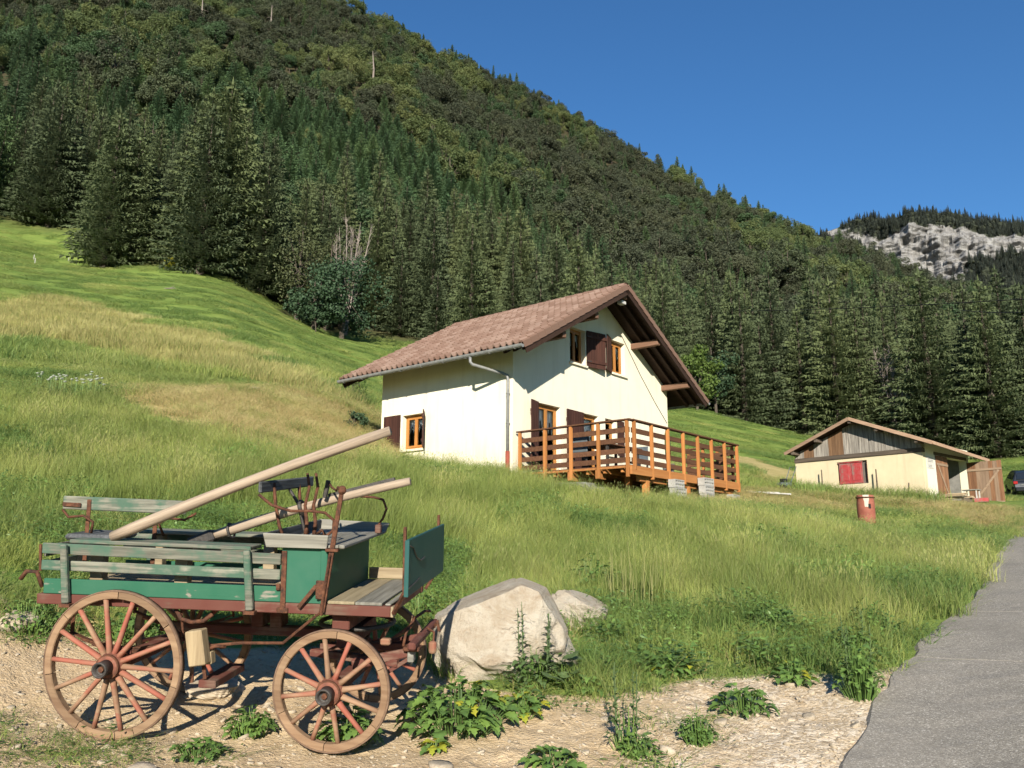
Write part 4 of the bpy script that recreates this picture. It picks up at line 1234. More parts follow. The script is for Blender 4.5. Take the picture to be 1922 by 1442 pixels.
# heights are for scale 1 = 1 m, the scatter sets the real height
SODS = [patch(201, 1.0, [(760, .0085, .30, .5, 1.0, M_GRASS, False), (90, .006, .18, .8, 1.25, M_GRASS, True)]),                                  # 0 green
        patch(202, 1.0, [(640, .0085, .36, .45, .95, M_GRASS, False), (200, .010, .40, .4, .9, M_GRASSDARK, False), (34, .006, .2, .8, 1.15, M_GRASSDRY, True)], [(80, .035, .1, .5, M_WEED)]),   # 1 mixed
        patch(203, 1.0, [(520, .0085, .26, .5, 1.0, M_GRASS, False), (90, .0055, .15, .75, 1.25, M_GRASSDRY, True), (110, .0055, .15, .75, 1.2, M_GRASS, True)]),                                # 2 stemmy
        patch(204, 1.0, [(700, .010, .42, .4, .95, M_GRASSDARK, False), (120, .008, .3, .5, 1.0, M_GRASS, False)], [(160, .040, .1, .7, M_WEED)]),    # 3 lush
        patch(205, 1.0, [(420, .009, .45, .4, .9, M_GRASSDARK, False)], [(520, .034, .05, .75, M_WEED), (120, .03, .2, .8, M_WEEDPALE)]),             # 4 herby
        patch(206, 1.0, [(700, .008, .9, .15, .8, M_STRAW, False), (70, .009, .5, .3, .9, M_GRASS, False)], [(50, .03, .05, .5, M_WEED)]),           # 5 mown straw
        patch(207, 1.0, [(430, .009, .8, .2, .9, M_STRAW, False), (420, .010, .5, .3, .9, M_GRASS, False)], [(90, .03, .05, .5, M_WEED)]),            # 6 mown, greener
        patch(208, 2.6, [(900, .024, .45, .4, 1.0, M_GRASS, False), (260, .022, .4, .4, 1.0, M_GRASSDARK, False), (60, .016, .3, .6, 1.25, M_GRASSDRY, False)]),   # 7 far green
        patch(209, 2.6, [(850, .022, .35, .4, 1.05, M_GRASSGOLD, False), (260, .022, .4, .4, 1.0, M_GRASS, False)]),                                  # 8 far dry
        patch(210, 2.6, [(800, .026, .45, .4, 1.0, M_GRASSDARK, False), (300, .024, .4, .4, 1.0, M_GRASS, False)]),                                  # 9 far lush
        patch(211, .36, [(60, .009, .4, .4, 1.0, M_GRASSDARK, False), (30, .008, .4, .4, 1.0, M_GRASS, False)], [(22, .028, .1, .7, M_WEED)]),        # 10 small tuft
        patch(212, .36, [(14, .007, .4, .4, 1.0, M_GRASSDRY, True), (16, .008, .4, .4, 1.0, M_GRASS, False)], [(44, .028, .05, .6, M_WEED)])]         # 11 small herb
SODS.append(patch(213, .8, [(150, .009, .5, .3, 1.0, M_GRASSDARK, False), (70, .006, .5, .3, .9, M_STRAW, False)], [(170, .062, .15, .95, M_WEED), (70, .05, .1, .8, M_WEEDPALE)]))   # 12 leafy verge
SODS.append(patch(214, .7, [(160, .006, .8, .2, 1.0, M_STRAW, False), (60, .009, .5, .3, .9, M_GRASSDARK, False)], [(70, .045, .1, .7, M_WEED), (40, .03, .05, .5, M_STRAW)]))       # 13 dry verge
SODC = proto_collection('sod', SODS)
G_OK = 0.66
def jit_grid(r0, r1, step, jit=.28):
    g = np.arange(-r1, r1, step); gx, gy = np.meshgrid(g, np.arange(0, r1, step))
    x = gx.ravel() + rng.uniform(-jit, jit, gx.size) * step; y = gy.ravel() + rng.uniform(-jit, jit, gx.size) * step
    r = np.hypot(x, y); a = np.arctan2(x, y)
    k = (r > r0) & (r <= r1) & (np.abs(a) < G_OK)
    return x[k], y[k]
def blocked(x, y, m=0.0):
    b = sd_poly(x, y, ROAD_POLY[::4]) > -m
    lx, ly = local_of(x, y, HOUSE_O, HOUSE_RZ)
    b |= (lx > -m) & (lx < 8.34 + m) & (ly > -m) & (ly < 5.2 + m)
    b |= (lx > 0.5) & (lx < 6.0) & (ly > -3.0) & (ly < 0)
    lx, ly = local_of(x, y, BARN_O, BARN_RZ)
    b |= (lx > -5.77 - m) & (lx < m) & (ly > -m) & (ly < 4.42 + m)
    return b
def lay(name, label, rings, mode):
    P_ = [jit_grid(r0, r1, st) + (st,) for r0, r1, st in rings]
    x = np.concatenate([p[0] for p in P_]); y = np.concatenate([p[1] for p in P_]); st = np.concatenate([np.full(len(p[0]), p[2]) for p in P_])
    k = ~blocked(x, y, {'bank': .16, 'mown': .25, 'meadow': 1.3, 'dirt': .02}[mode]); x, y, st = x[k], y[k], st[k]
    z = zt(x, y)
    dirt, dry, straw, forest, grav = zones(x, y, z)
    r = np.hypot(x, y); px, py = to_px(x, y, z)
    n = len(x); u = rng.random(n); u2 = rng.random(n); big = fbm(x, y, 6.0, 2, 78); pat = fbm(x, y, 2.6, 3, 77)
    if mode == 'bank':
        keep = (straw < .5) & (forest < .5) & (dirt < .42)
        h = .36 + .34 * big
        h = h * np.clip(.55 + (r - 8.8) / 7, .55, 1)
        h = np.where((px < 880) & (r < 14), h * .62, h)
        h = np.where(r > 19, h * np.clip(1 - (r - 19) / 30, .55, 1), h)
        idx = np.where(u < .42, 0, np.where(u < .78, 1, 2))
        stemmy = fbm(x, y, 4.0, 2, 79)
        idx = np.where((stemmy > .55) & (u2 < .75), 2, idx)
        idx = np.where(pat > .56, 3, idx)
        idx = np.where((r < 11.3) & (u2 < .55), np.where(u < .5, 4, 3), idx)
        idx = np.where((r < 14) & (px < 880) & (u2 < .75), np.where(u < .6, 4, 3), idx)
        vg = (dirt > .02) | (r < 9.6 + 1.6 * pat)
        idx = np.where(vg & (u2 < .62), np.where(u < .68, 12, 13), idx)
        h = np.where(vg & (u2 < .62), .20 + .26 * u, h)
        sxy = st / .86
    elif mode == 'mown':
        keep = (straw > .5) & (forest < .5) & (dirt < .5)
        h = .26 + .26 * big
        idx = np.where(pat + (u - .5) * .3 > .58, 6, 5)
        sxy = st / .86
    elif mode == 'meadow':
        keep = (forest < .6) & (straw < .62) & ~((r < 34) & (straw > .35))
        far = np.clip((r - 24) / 60, 0, 1)
        h = (.44 + .2 * big) * (1 - far) ** 1.5 + .24
        d2 = dry + (u - .5) * .3 > .5
        h = np.where(d2, h * 1.15 + .06, h)
        idx = np.where(d2, 8, np.where(pat + (u - .5) * .4 + .10 * (r > 48) > .5, 9, 7))
        h = np.where((r > 50) & ~d2, h * .72, h)
        sxy = st / 2.3
    else:
        m = fbm(x, y, 1.3, 3, 88); dr = -sd_poly(x, y, ROAD_POLY[::4]); roadside = (dr < .45) & (dirt < .6)
        wag = (px < 830) & (py < 1215)
        spots = np.zeros(n)
        for cx_, cy_, rx_, ry_ in ((185, 1418, 110, 34), (640, 1436, 90, 26), (400, 1428, 70, 20), (1640, 1240, 70, 40), (1320, 1400, 60, 30), (1230, 1440, 80, 26)): spots = np.maximum(spots, 1 - np.hypot((px - cx_) / rx_, (py - cy_) / ry_))
        keep = ((dirt > .2) & (r < 12.5) & (m + .13 * (dirt < .85) + .16 * wag + .45 * np.clip(spots, 0, .6) > .63 + .10 * u)) & (r > 5.6) | ((dirt > .2) & (dirt < .8) & (u < .75)) | (roadside & (u < .9))
        h = .06 + .13 * u2 + .10 * (dirt < .6) + .12 * roadside
        idx = np.where(u2 < .5, 10, 11); sxy = .55 + .7 * u
    x, y, z, h, idx, sxy = (v[keep] for v in (x, y, z, h, idx, sxy))
    n = len(x)
    # lie along the slope
    e = .5
    gx = (zt(x + e, y, False) - zt(x - e, y, False)) / (2 * e); gy = (zt(x, y + e, False) - zt(x, y - e, False)) / (2 * e)
    rot = np.zeros((n, 3)); rz = rng.uniform(0, 6.283, n)
    for i in range(n):
        nv = Vector((-gx[i] * .9, -gy[i] * .9, 1)).normalized()
        q = Vector((0, 0, 1)).rotation_difference(nv) @ Euler((0, 0, rz[i])).to_quaternion()
        rot[i] = q.to_euler()
    zc = z - (fbm(x, y, 0.5, 2, 4) - .5) * .05 - .02
    scatter(name, SODC, np.c_[x, y, zc], rot, np.c_[sxy, sxy, h], idx, label, 'grass')
    return n
_c = [lay('tall_grass', 'tall green grass with pale stems on the bank below the house', [(7.2, 15, .70), (15, 24, .80), (24, 34, 1.15)], 'bank'),
      lay('meadow_grass', 'shorter green and yellow meadow grass on the upper slope', [(33, 60, 2.1), (60, 122, 2.5)], 'meadow'),
      lay('mown_grass', 'straw coloured mown grass on terrace and yard', [(13, 26, .66), (26, 48, 1.0)], 'mown'),
      lay('sparse_ground_growth', 'sparse low grass and herbs creeping over bare dirt', [(5.6, 12.5, .24), (12.5, 30, .30)], 'dirt')]
print('sods', _c)
# ------------------------------------------------------------------ the chalet
# local frame: X along the gable wall (to the right), Y along the long wall (away), Z up; lengths * HS
HL, HW_, H_OF, H_OB, H_OE, H_HW, H_SL = (v * HS for v in (4.724, 7.579, 0.959, 0.801, 0.773, 3.149, 0.5649 / HS))
HOUSE = empty('chalet', HOUSE_O, HOUSE_RZ, 'cream plastered chalet with red tiled gable roof and brown shutters', 'house')
H_RZ = H_HW + H_SL * HW_ / 2           # ridge height (roof plane over the wall middle)
def roof_z(x): return H_HW + H_SL * min(x, HW_ - x)
WT = 0.28                              # wall thickness
def wall_with_holes(u0, u1, ztop, holes, plane, thick, zbot=-1.2):
    """vertical wall in the u-z plane from u0 to u1, top given by function ztop(u); rectangular openings; plane(u, d, z) -> xyz, d = depth inwards"""
    us = sorted(set([u0, u1] + [h[0] for h in holes] + [h[1] for h in holes] + ([HW_ / 2] if u0 < HW_ / 2 < u1 and ztop(HW_ / 2) > ztop(u0) + .1 else [])))
    mb = MB()
    for a, b in zip(us[:-1], us[1:]):
        cuts = sorted([(h[2], h[3]) for h in holes if h[0] <= a + 1e-6 and h[1] >= b - 1e-6])
        lo = zbot
        spans = []
        for c0, c1 in cuts:
            spans.append((lo, lo, c0, c0)); lo = c1
        spans.append((lo, lo, ztop(a), ztop(b)))
        for za0, zb0, za1, zb1 in spans:
            vs = [plane(a, d, z) for d in (0, thick) for z in (za0, za1)] + [plane(b, d, z) for d in (0, thick) for z in (zb0, zb1)]
            # 0:(a,0,lo) 1:(a,0,hi) 2:(a,t,lo) 3:(a,t,hi) 4..7 same at b
            mb.add(vs, [(0, 4, 5, 1), (2, 3, 7, 6), (0, 1, 3, 2), (4, 6, 7, 5), (1, 5, 7, 3), (0, 2, 6, 4)])
    import bmesh
    me = bpy.data.meshes.new('wall'); me.from_pydata(mb.v, [], mb.f)
    bm = bmesh.new(); bm.from_mesh(me)
    bmesh.ops.remove_doubles(bm, verts=bm.verts, dist=1e-4)
    # drop the doubled inner faces between neighbouring strips
    seen = {}
    for f in list(bm.faces):
        key = tuple(sorted(v.index for v in f.verts)); seen.setdefault(key, []).append(f)
    bm.verts.index_update()
    seen = {}
    for f in bm.faces:
        seen.setdefault(tuple(sorted(v.index for v in f.verts)), []).append(f)
    dead = [f for fs in seen.values() if len(fs) > 1 for f in fs]
    if dead: bmesh.ops.delete(bm, geom=dead, context='FACES')
    bmesh.ops.recalc_face_normals(bm, faces=bm.faces)
    bm.to_mesh(me); bm.free()
    return me
S = HS
GW = [(1.02 * S, 1.93 * S, 0.05 * S, 1.75 * S), (2.98 * S, 3.69 * S, 0.05 * S, 1.75 * S), (4.04 * S, 4.58 * S, 0.75 * S, 1.75 * S),
      (2.39 * S, 3.10 * S, 3.07 * S, 4.05 * S), (4.42 * S, 5.15 * S, 3.13 * S, 4.10 * S)]
LW = [(3.06 * S, 3.86 * S, 0.74 * S, 1.675 * S)]
def zt_g(u): return roof_z(u) - 0.02
me = wall_with_holes(0, HW_, zt_g, GW, lambda u, d, z: (u, d, z), WT); me.materials.append(M_PLASTER)
link_mesh('gable_wall', me, HOUSE)
me = wall_with_holes(WT, HL - WT, lambda u: H_HW - 0.02, LW, lambda u, d, z: (d, u, z), WT); me.materials.append(M_PLASTER)
link_mesh('side_wall', me, HOUSE)
me = wall_with_holes(WT, HL - WT, lambda u: H_HW - 0.02, [], lambda u, d, z: (HW_ - d, u, z), WT); me.materials.append(M_PLASTER)
link_mesh('side_wall', me, HOUSE)
me = wall_with_holes(0, HW_, zt_g, [], lambda u, d, z: (u, HL - d, z), WT); me.materials.append(M_PLASTER)
link_mesh('gable_wall', me, HOUSE)
MB().box(WT, HW_ - WT, WT, HL - WT, 2.52 * S, 2.66 * S).build('storey_floor', M_DARKINSIDE, HOUSE)
MB().box(WT, HW_ - WT, WT, HL - WT, -0.12, -0.01).build('ground_floor', M_DARKINSIDE, HOUSE)
MB().box(WT, HW_ - WT, 2.4 * S, 2.5 * S, 0, 3.0 * S).build('inner_partition', M_DARKINSIDE, HOUSE)

def window(parent, plane, u0, u1, z0, z1, leaves=2, curtain=True, sill=True, depth=0.15):
    """frame, sash leaves with panes, sill; plane(u, d, z): d inwards"""
    w = empty('window', (0, 0, 0)); w.parent = parent
    def bx(mb, a, b, d0, d1, c, d):
        vs = [plane(u, dd, z) for z in (c, d) for dd in (d0, d1) for u in (a, b)]
        mb.add(vs, [(0, 2, 3, 1), (4, 5, 7, 6), (0, 1, 5, 4), (2, 6, 7, 3), (0, 4, 6, 2), (1, 3, 7, 5)])
    t = 0.07
    fr = MB(); bx(fr, u0, u0 + t, depth, depth + .07, z0, z1); bx(fr, u1 - t, u1, depth, depth + .07, z0, z1)
    bx(fr, u0 + t, u1 - t, depth, depth + .07, z1 - t, z1); bx(fr, u0 + t, u1 - t, depth, depth + .07, z0, z0 + t)
    fr.build('frame', M_WINORANGE, w)
    n = leaves; iw = (u1 - u0 - 2 * t) / n
    for k in range(n):
        a, b = u0 + t + k * iw, u0 + t + (k + 1) * iw
        sm = MB(); q = 0.055
        bx(sm, a + .002, a + q, depth - .015, depth + .045, z0 + t, z1 - t); bx(sm, b - q, b - .002, depth - .015, depth + .045, z0 + t, z1 - t)
        bx(sm, a + q, b - q, depth - .015, depth + .045, z1 - t - q, z1 - t); bx(sm, a + q, b - q, depth - .015, depth + .045, z0 + t, z0 + t + q)
        sm.build('sash', M_WINORANGE, w)
        pm = MB(); bx(pm, a + q, b - q, depth + .012, depth + .022, z0 + t + q, z1 - t - q); pm.build('pane', M_GLASS, w)
        if curtain:
            cm = MB(); zz = z1 - t - q
            m = 8
            for i in range(m):
                ua, ub = a + (b - a) * i / m, a + (b - a) * (i + 1) / m
                dp = depth + .075 + .018 * (i % 2); dq = depth + .075 + .018 * ((i + 1) % 2)
                drop = (z1 - z0) * (0.24 + 0.10 * math.sin(i * 2.1))
                cm.add([plane(ua, dp, zz), plane(ub, dq, zz), plane(ub, dq, zz - drop), plane((ua + ub) / 2, dp, zz - drop - .05), plane(ua, dp, zz - drop)], [(0, 1, 2, 3, 4)])
            cm.build('curtain', M_CURTAIN, w)
    if sill:
        sm = MB(); bx(sm, u0 - .05, u1 + .05, -0.07, depth, z0 - .065, z0 - .004); sm.build('sill', M_PLASTER, w)
    return w
PG = lambda u, d, z: (u, d, z)
PL = lambda u, d, z: (d, u, z)
for i, (a, b, c, d) in enumerate(GW):
    window(HOUSE, PG, a, b, c, d, 2 if i in (0, 3, 4) else 1, i != 2, i > 1)
for a, b, c, d in LW: window(HOUSE, PL, a, b, c, d, 2)

def shutter(parent, hinge, ang, w, z0, z1, flip=1):
    """planked shutter; hinge (x, y), ang = direction of its width in the plan"""
    s = empty('shutter', (hinge[0], hinge[1], 0), ang); s.parent = parent
    n = max(2, int(round(w / 0.125))); pw = w / n
    for k in range(n):
        MB().box(k * pw + .003, (k + 1) * pw - .003, -.014, .014, z0, z1).build('plank', M_SHUTTER, s, bevel=.004)
    for zz in (z0 + (z1 - z0) * .16, z0 + (z1 - z0) * .84):
        MB().box(.02, w - .02, -.042, -.0145, zz - .045, zz + .045).build('batten', M_SHUTTER, s, bevel=.004)
        MB().box(-.05, .16, -.05, -.0425, zz - .015, zz + .015).build('hinge', M_IRON, s)
    return s
# ground floor gable: left leaf of the door seen half open, leaf of the second window flat on the wall
shutter(HOUSE, (0.98 * S, -0.03), R(180 + 14), 0.44 * S, 0.08 * S, 1.76 * S)
shutter(HOUSE, (2.94 * S, -0.035), R(180 + 2), 0.80 * S, 0.08 * S, 1.75 * S)
shutter(HOUSE, (4.62 * S, -0.03), R(-4), 0.32 * S, 0.74 * S, 1.75 * S)
# upper floor: the two inner shutters stand out from the wall back to back
shutter(HOUSE, (3.14 * S, -0.03), R(-14), 0.70 * S, 3.05 * S, 4.08 * S)
shutter(HOUSE, (4.38 * S, -0.03), R(180 + 20), 0.52 * S, 3.08 * S, 4.12 * S)
# long wall: left leaf flat on the wall, right leaf seen edge-on
shutter(HOUSE, (-0.035, 3.92 * S), R(90), 0.66 * S, 0.77 * S, 1.71 * S)
shutter(HOUSE, (-0.02, 3.02 * S), R(222), 0.42 * S, 0.74 * S, 1.70 * S)

# ---- roof: two slopes of clay tiles (each tile modelled, joined), boards below, purlins, gutter
def roof_slope(side):
    """side 0: over the long wall facing left, 1: the other"""
    c = 1 / math.sqrt(1 + H_SL ** 2); s = H_SL * c
    run = (HW_ / 2 + H_OE) / c                        # slope length
    y0, y1 = -H_OF, HL + H_OB
    def pt(q, y, up):
        # q: distance down from the ridge
        x = HW_ / 2 - q * c if side == 0 else HW_ / 2 + q * c
        z = H_RZ - q * s
        nx = -s if side == 0 else s
        return (x + nx * up, y, z + c * up)
    # board deck and soffit
    mb = MB()
    vs = [pt(q, y, u) for u in (0.0, 0.05) for y in (y0, y1) for q in (0, run)]
    mb.add(vs, [(0, 1, 3, 2), (4, 6, 7, 5), (0, 2, 6, 4), (1, 5, 7, 3), (0, 4, 5, 1), (2, 3, 7, 6)])
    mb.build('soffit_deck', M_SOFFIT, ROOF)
    for y in (y0 + .07, y0 + .38, y0 + .70, HL + .2, y1 - .07):   # rafters under the overhang boards
        a, b = pt(0.12, y, -0.06), pt(run - 0.04, y, -0.06)
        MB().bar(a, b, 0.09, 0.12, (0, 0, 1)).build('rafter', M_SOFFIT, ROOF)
    # tiles
    tw, th = 0.215, 0.34
    nx = int(round((y1 - y0) / tw)); tw = (y1 - y0) / nx
    ny = int(round(run / th)); th = run / ny
    prof = [(0.0, 0.0), (0.12, 0.070), (0.28, 0.108), (0.44, 0.070), (0.56, 0.0), (0.78, -0.010), (1.0, 0.0)]
    V, F, TN = [], [], []
    rs = np.random.default_rng(7 + side)
    for r_ in range(ny):
        q0, q1 = r_ * th - 0.03, (r_ + 1) * th + 0.035
        for k in range(nx):
            b = len(V); TN += [rs.random()] * 21
            dz = rs.normal(0, .004); dq = rs.normal(0, .006); tilt = rs.normal(0, .003)
            for t, u in prof:
                V.append(pt(max(0.0, q0 + dq), y0 + (k + t) * tw, 0.055 + u + dz + tilt * t))
            for t, u in prof:
                V.append(pt(q1 + dq, y0 + (k + t) * tw, 0.055 + u + 0.040 + dz + tilt * t))
            for t, u in prof:
                V.append(pt(q1 + dq, y0 + (k + t) * tw, 0.050 + max(0, u - .016) + dz))
            m = len(prof)
            for i in range(m - 1):
                F.append((b + i, b + i + 1, b + m + i + 1, b + m + i))
                F.append((b + m + i, b + m + i + 1, b + 2 * m + i + 1, b + 2 * m + i))
    o = link_mesh('roof_tiles', np_mesh('roof_tiles', np.array(V), np.array(F), M_TILE), ROOF)
    o['kind'] = 'stuff'
    at = o.data.attributes.new('tone', 'FLOAT', 'POINT'); at.data.foreach_set('value', np.array(TN, np.float32))
    # verge boards and verge tiles along both gable edges
    for y, sg in ((y0, -1), (y1, 1)):
        mb = MB()
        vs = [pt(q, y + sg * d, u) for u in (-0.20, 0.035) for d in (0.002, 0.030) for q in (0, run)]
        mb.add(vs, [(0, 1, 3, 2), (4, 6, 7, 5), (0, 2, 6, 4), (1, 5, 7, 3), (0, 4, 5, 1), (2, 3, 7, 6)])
        mb.build('verge_board', M_SOFFIT, ROOF)
        for r_ in range(ny):
            mb = MB()
            q0, q1 = r_ * th + .01, (r_ + 1) * th + .045
            pr = [(-0.09, 0.15), (0.02, 0.165), (0.05, 0.13), (0.055, -0.03), (0.040, -0.03), (0.035, 0.11), (-0.09, 0.12)]
            vs = [pt(q0, y + sg * d, u - .03) for d, u in pr] + [pt(q1, y + sg * (d + .006), u - .01) for d, u in pr]
            n = len(pr)
            mb.add(vs, [tuple(range(n)), tuple(range(2 * n - 1, n - 1, -1))] + [(i, (i + 1) % n, (i + 1) % n + n, i + n) for i in range(n)])
            mb.build('verge_tile', M_TILE, ROOF)
    return pt, run, y0, y1
ROOF = empty('roof', (0, 0, 0)); ROOF.parent = HOUSE
_pt0, _run, _ry0, _ry1 = roof_slope(0)
_pt1, _run, _ry0, _ry1 = roof_slope(1)
_n = int((_ry1 - _ry0) / 0.36)
for k in range(_n):                                   # ridge caps
    a = _ry0 + (_ry1 - _ry0) * k / _n; b = _ry0 + (_ry1 - _ry0) * (k + 1) / _n + .03
    mb = MB(); ang = np.linspace(-1.25, 1.25, 7)
    vs = [(HW_ / 2 + .15 * math.sin(t), a, H_RZ + 0.03 + .13 * math.cos(t)) for t in ang] + [(HW_ / 2 + .165 * math.sin(t), b, H_RZ + 0.035 + .145 * math.cos(t)) for t in ang]
    vs += [(p[0] * 1.0, p[1], p[2] - .02) for p in vs]
    mb.add(vs, [(i, i + 1, i + 8, i + 7) for i in range(6)] + [(i + 14, i + 21, i + 22, i + 15) for i in range(6)] + [(7 + i, 8 + i, 22 + i, 21 + i) for i in range(6)])
    mb.build('ridge_cap', M_TILE, ROOF)
# purlins poking out of the front gable
for xq, zq in ((0.90, 3.40), (2.37, 4.27), (5.566, 4.10), (7.308, 3.24)):
    x = xq * S; z = roof_z(x) - (0.34 if xq < 3 else 0.20)
    MB().box(x - .085, x + .085, -H_OF + .06, 0.10, z - .10, z + .10).build('purlin', M_PURLIN, ROOF, bevel=.015)
x = HW_ / 2; z = H_RZ - .24
MB().box(x - .09, x + .09, -H_OF + .06, 0.1, z - .11, z + .11).build('purlin', M_PURLIN, ROOF, bevel=.015)
# gutter along the left eave, with the spout pipe
def gutter(pt, run, y0, y1, sg):
    mb = MB(); ang = np.linspace(0, math.pi, 8)
    e = pt(run + .03, y0, 0.045)
    cx, cz = e[0] + sg * .055, e[2] - .01
    pr = [(cx - .075 * math.cos(a) * 1, cz - .085 * math.sin(a)) for a in ang]
    pr2 = [(cx - .069 * math.cos(a), cz - .079 * math.sin(a)) for a in ang][::-1]
    poly = pr + pr2; n = len(poly)
    vs = [(p[0], y0 - .05, p[1]) for p in poly] + [(p[0], y1 + .05, p[1]) for p in poly]
    mb.add(vs, [(i, (i + 1) % n, (i + 1) % n + n, i + n) for i in range(n)])
    for y in (y0 - .05, y1 + .05):
        m = len(pr); b = len(mb.v)
        mb.v.extend([(p[0], y, p[1]) for p in pr]); mb.f.append(tuple(range(b, b + m)))
    o = mb.build('gutter', M_ZINC, ROOF)
    for k in range(9):
        y = y0 + .2 + (y1 - y0 - .4) * k / 8
        mb = MB(); 
        mb.tube([(cx - .085 * math.cos(a), y, cz - .095 * math.sin(a)) for a in ang], .011, 4); mb.build('gutter_bracket', M_ZINC, o)
    return cx, cz
_gx0, _gz0 = gutter(_pt0, _run, _ry0, _ry1, -1)
gutter(_pt1, _run, _ry0, _ry1, 1)
PIPE = empty('downpipe', (0, 0, 0)); PIPE.parent = HOUSE
mb = MB()
yp, ye = 0.62 * S, 0.10 * S
mb.tube([(_gx0, yp, _gz0 - .05), (_gx0, yp, _gz0 - .20), (_gx0 + .05, yp - .03, _gz0 - .27), (-.16, ye + .12, _gz0 - .44), (-.085, ye + .02, _gz0 - .50), (-.075, ye, _gz0 - .60), (-.075, ye, 0.36 * S)], .043, 10)
mb.build('pipe', M_ZINC, PIPE, True)
mb = MB(); mb.tube([(-.075, ye, 0.42 * S), (-.075, ye, -0.6)], .058, 10); mb.build('pipe_foot', M_REDPIPE, PIPE, True)
for z in (2.0, 1.2):
    mb = MB(); mb.tube([(-.075 + .055 * math.cos(a), ye + .055 * math.sin(a), z) for a in np.linspace(0, 6.28, 13)], .01, 4); mb.tube([(-.02, ye, z), (.02, ye, z)], .01, 4); mb.build('pipe_clip', M_ZINC, PIPE)
# floodlight under the apex, wall lamp, thin cable running down the gable
mb = MB(); mb.box(HW_ / 2 - .14, HW_ / 2 + .10, -H_OF + .10, -H_OF + .28, H_RZ - .50, H_RZ - .40); mb.bar((HW_ / 2, -H_OF + .2, H_RZ - .40), (HW_ / 2, -H_OF + .2, H_RZ - .25), .04, .04, (1, 0, 0)); mb.build('gable_lamp', M_WHITE, HOUSE, bevel=.01)
mb = MB(); pts = [(4.98 * S, -.015, 4.32 * S), (5.3 * S, -.015, 4.0 * S), (6.0 * S, -.015, 3.3 * S), (6.8 * S, -.015, 2.6 * S), (7.5 * S, -.015, 2.05 * S)]
mb.tube(pts, .009, 4); mb.build('wall_cable', M_IRON, HOUSE)
# rough stain-rubbed plinth edge
# ------------------------------------------------------------------ timber deck in front of the gable
DECK = empty('timber_deck', HOUSE_O, HOUSE_RZ, 'raised timber deck with orange posts and dark brown rails beside the chalet', 'deck')
DY0, DX0, DX1 = -3.16 * S, 0.14 * S, 5.46 * S     # front edge, left and right ends (house frame)
DZ = -0.09 * S                                    # floor level
DTOP = 0.86 * S
def post(x, y, z0, z1, nm='post', w=.075):
    return MB().box(x - w / 2, x + w / 2, y - w / 2, y + w / 2, z0, z1).build(nm, M_DECKORANGE, DECK, bevel=.006)
def rail_run(p0, p1, out, n_mid):
    """posts outside, four dark boards inside, cap on top"""
    p0, p1 = Vector((*p0, 0)), Vector((*p1, 0)); d = (p1 - p0); L = d.length; d.normalize()
    o = Vector((*out, 0))
    for k in range(n_mid):
        t = k / (n_mid - 1)
        p = p0 + d * (0.04 + (L - 0.08) * t) + o * .045
        post(p.x, p.y, DZ - (0.30 if 0 < k else .12), DTOP)
    for zc in (.10, .30, .53, .755):
        c0 = p0 + d * .0 + Vector((0, 0, DZ + zc * S)); c1 = p1 + Vector((0, 0, DZ + zc * S))
        MB().bar(c0 - o * .012, c1 - o * .012, .026, .125).build('rail_board', M_DECKBROWN, DECK, bevel=.004)
    a = p0 + Vector((0, 0, DTOP + .022)) - d * .06; b = p1 + Vector((0, 0, DTOP + .022)) + d * .06
    MB().bar(a + o * .02, b + o * .02, .15, .036).build('cap_rail', M_DECKBROWN, DECK, bevel=.004)
rail_run((DX0, -0.12), (DX0, DY0), (-1, 0), 5)          # left flank
rail_run((DX0 + .10, DY0), (DX1, DY0), (0, -1), 8)      # front
rail_run((DX1, DY0 + .10), (DX1, -1.9), (1, 0), 4)
# floor boards
n = int((DX1 - DX0) / .145)
for k in range(n):
    x = DX0 + .03 + k * .145
    MB().box(x, x + .138, DY0 + .03, -.02, DZ - .028, DZ).build('floor_board', M_DECKBROWN, DECK)
# edge joists: pale beams seen below the rail
MB().box(DX0 - .05, DX0 - .008, DY0, -.05, DZ - .085, DZ - .03).build('edge_joist', M_DECKORANGEX, DECK, bevel=.006)
MB().box(DX0 - .05, DX1 + .05, DY0 - .075, DY0 - .01, DZ - .24, DZ - .03).build('edge_joist', M_DECKORANGEX, DECK, bevel=.006)
for k in range(7):
    y = DY0 + .25 + k * .5
    MB().box(DX0 + .03, DX1 - .05, y - .03, y + .03, DZ - .17, DZ - .03).build('joist', M_DECKORANGEX, DECK)
# triangular bracket ends under the left flank and main beams with stub posts
for y in (DY0 + .92, DY0 + 1.75):
    mb = MB(); mb.prism([(DX0 - .05, DZ - .04), (DX0 + .32, DZ - .04), (DX0 + .30, DZ - .30), (DX0 - .05, DZ - .30)][:4], y - .04, y + .04, 'y'); mb.build('bracket', M_DECKORANGEX, DECK, bevel=.006)
def _gz(lx, ly):
    c, s = math.cos(HOUSE_RZ), math.sin(HOUSE_RZ)
    return Z(HOUSE_O.x + lx * c - ly * s, HOUSE_O.y + lx * s + ly * c) - HOUSE_O.z
for x, y in ((0.95, DY0 + .55), (1.05, DY0 + .12), (3.15, DY0 + .12), (5.6, DY0 + .12), (1.3, DY0 + 1.9), (3.3, DY0 + 1.9), (5.3, DY0 + 1.9)):
    post(x, y, _gz(x, y) - .15, DZ - .17, 'support_post', .14)
for y in (DY0 + .12, DY0 + 1.9):
    MB().box(DX0 + .55, DX1 - .1, y - .06, y + .06, DZ - .36, DZ - .18).build('main_beam', M_DECKORANGEX, DECK, bevel=.006)
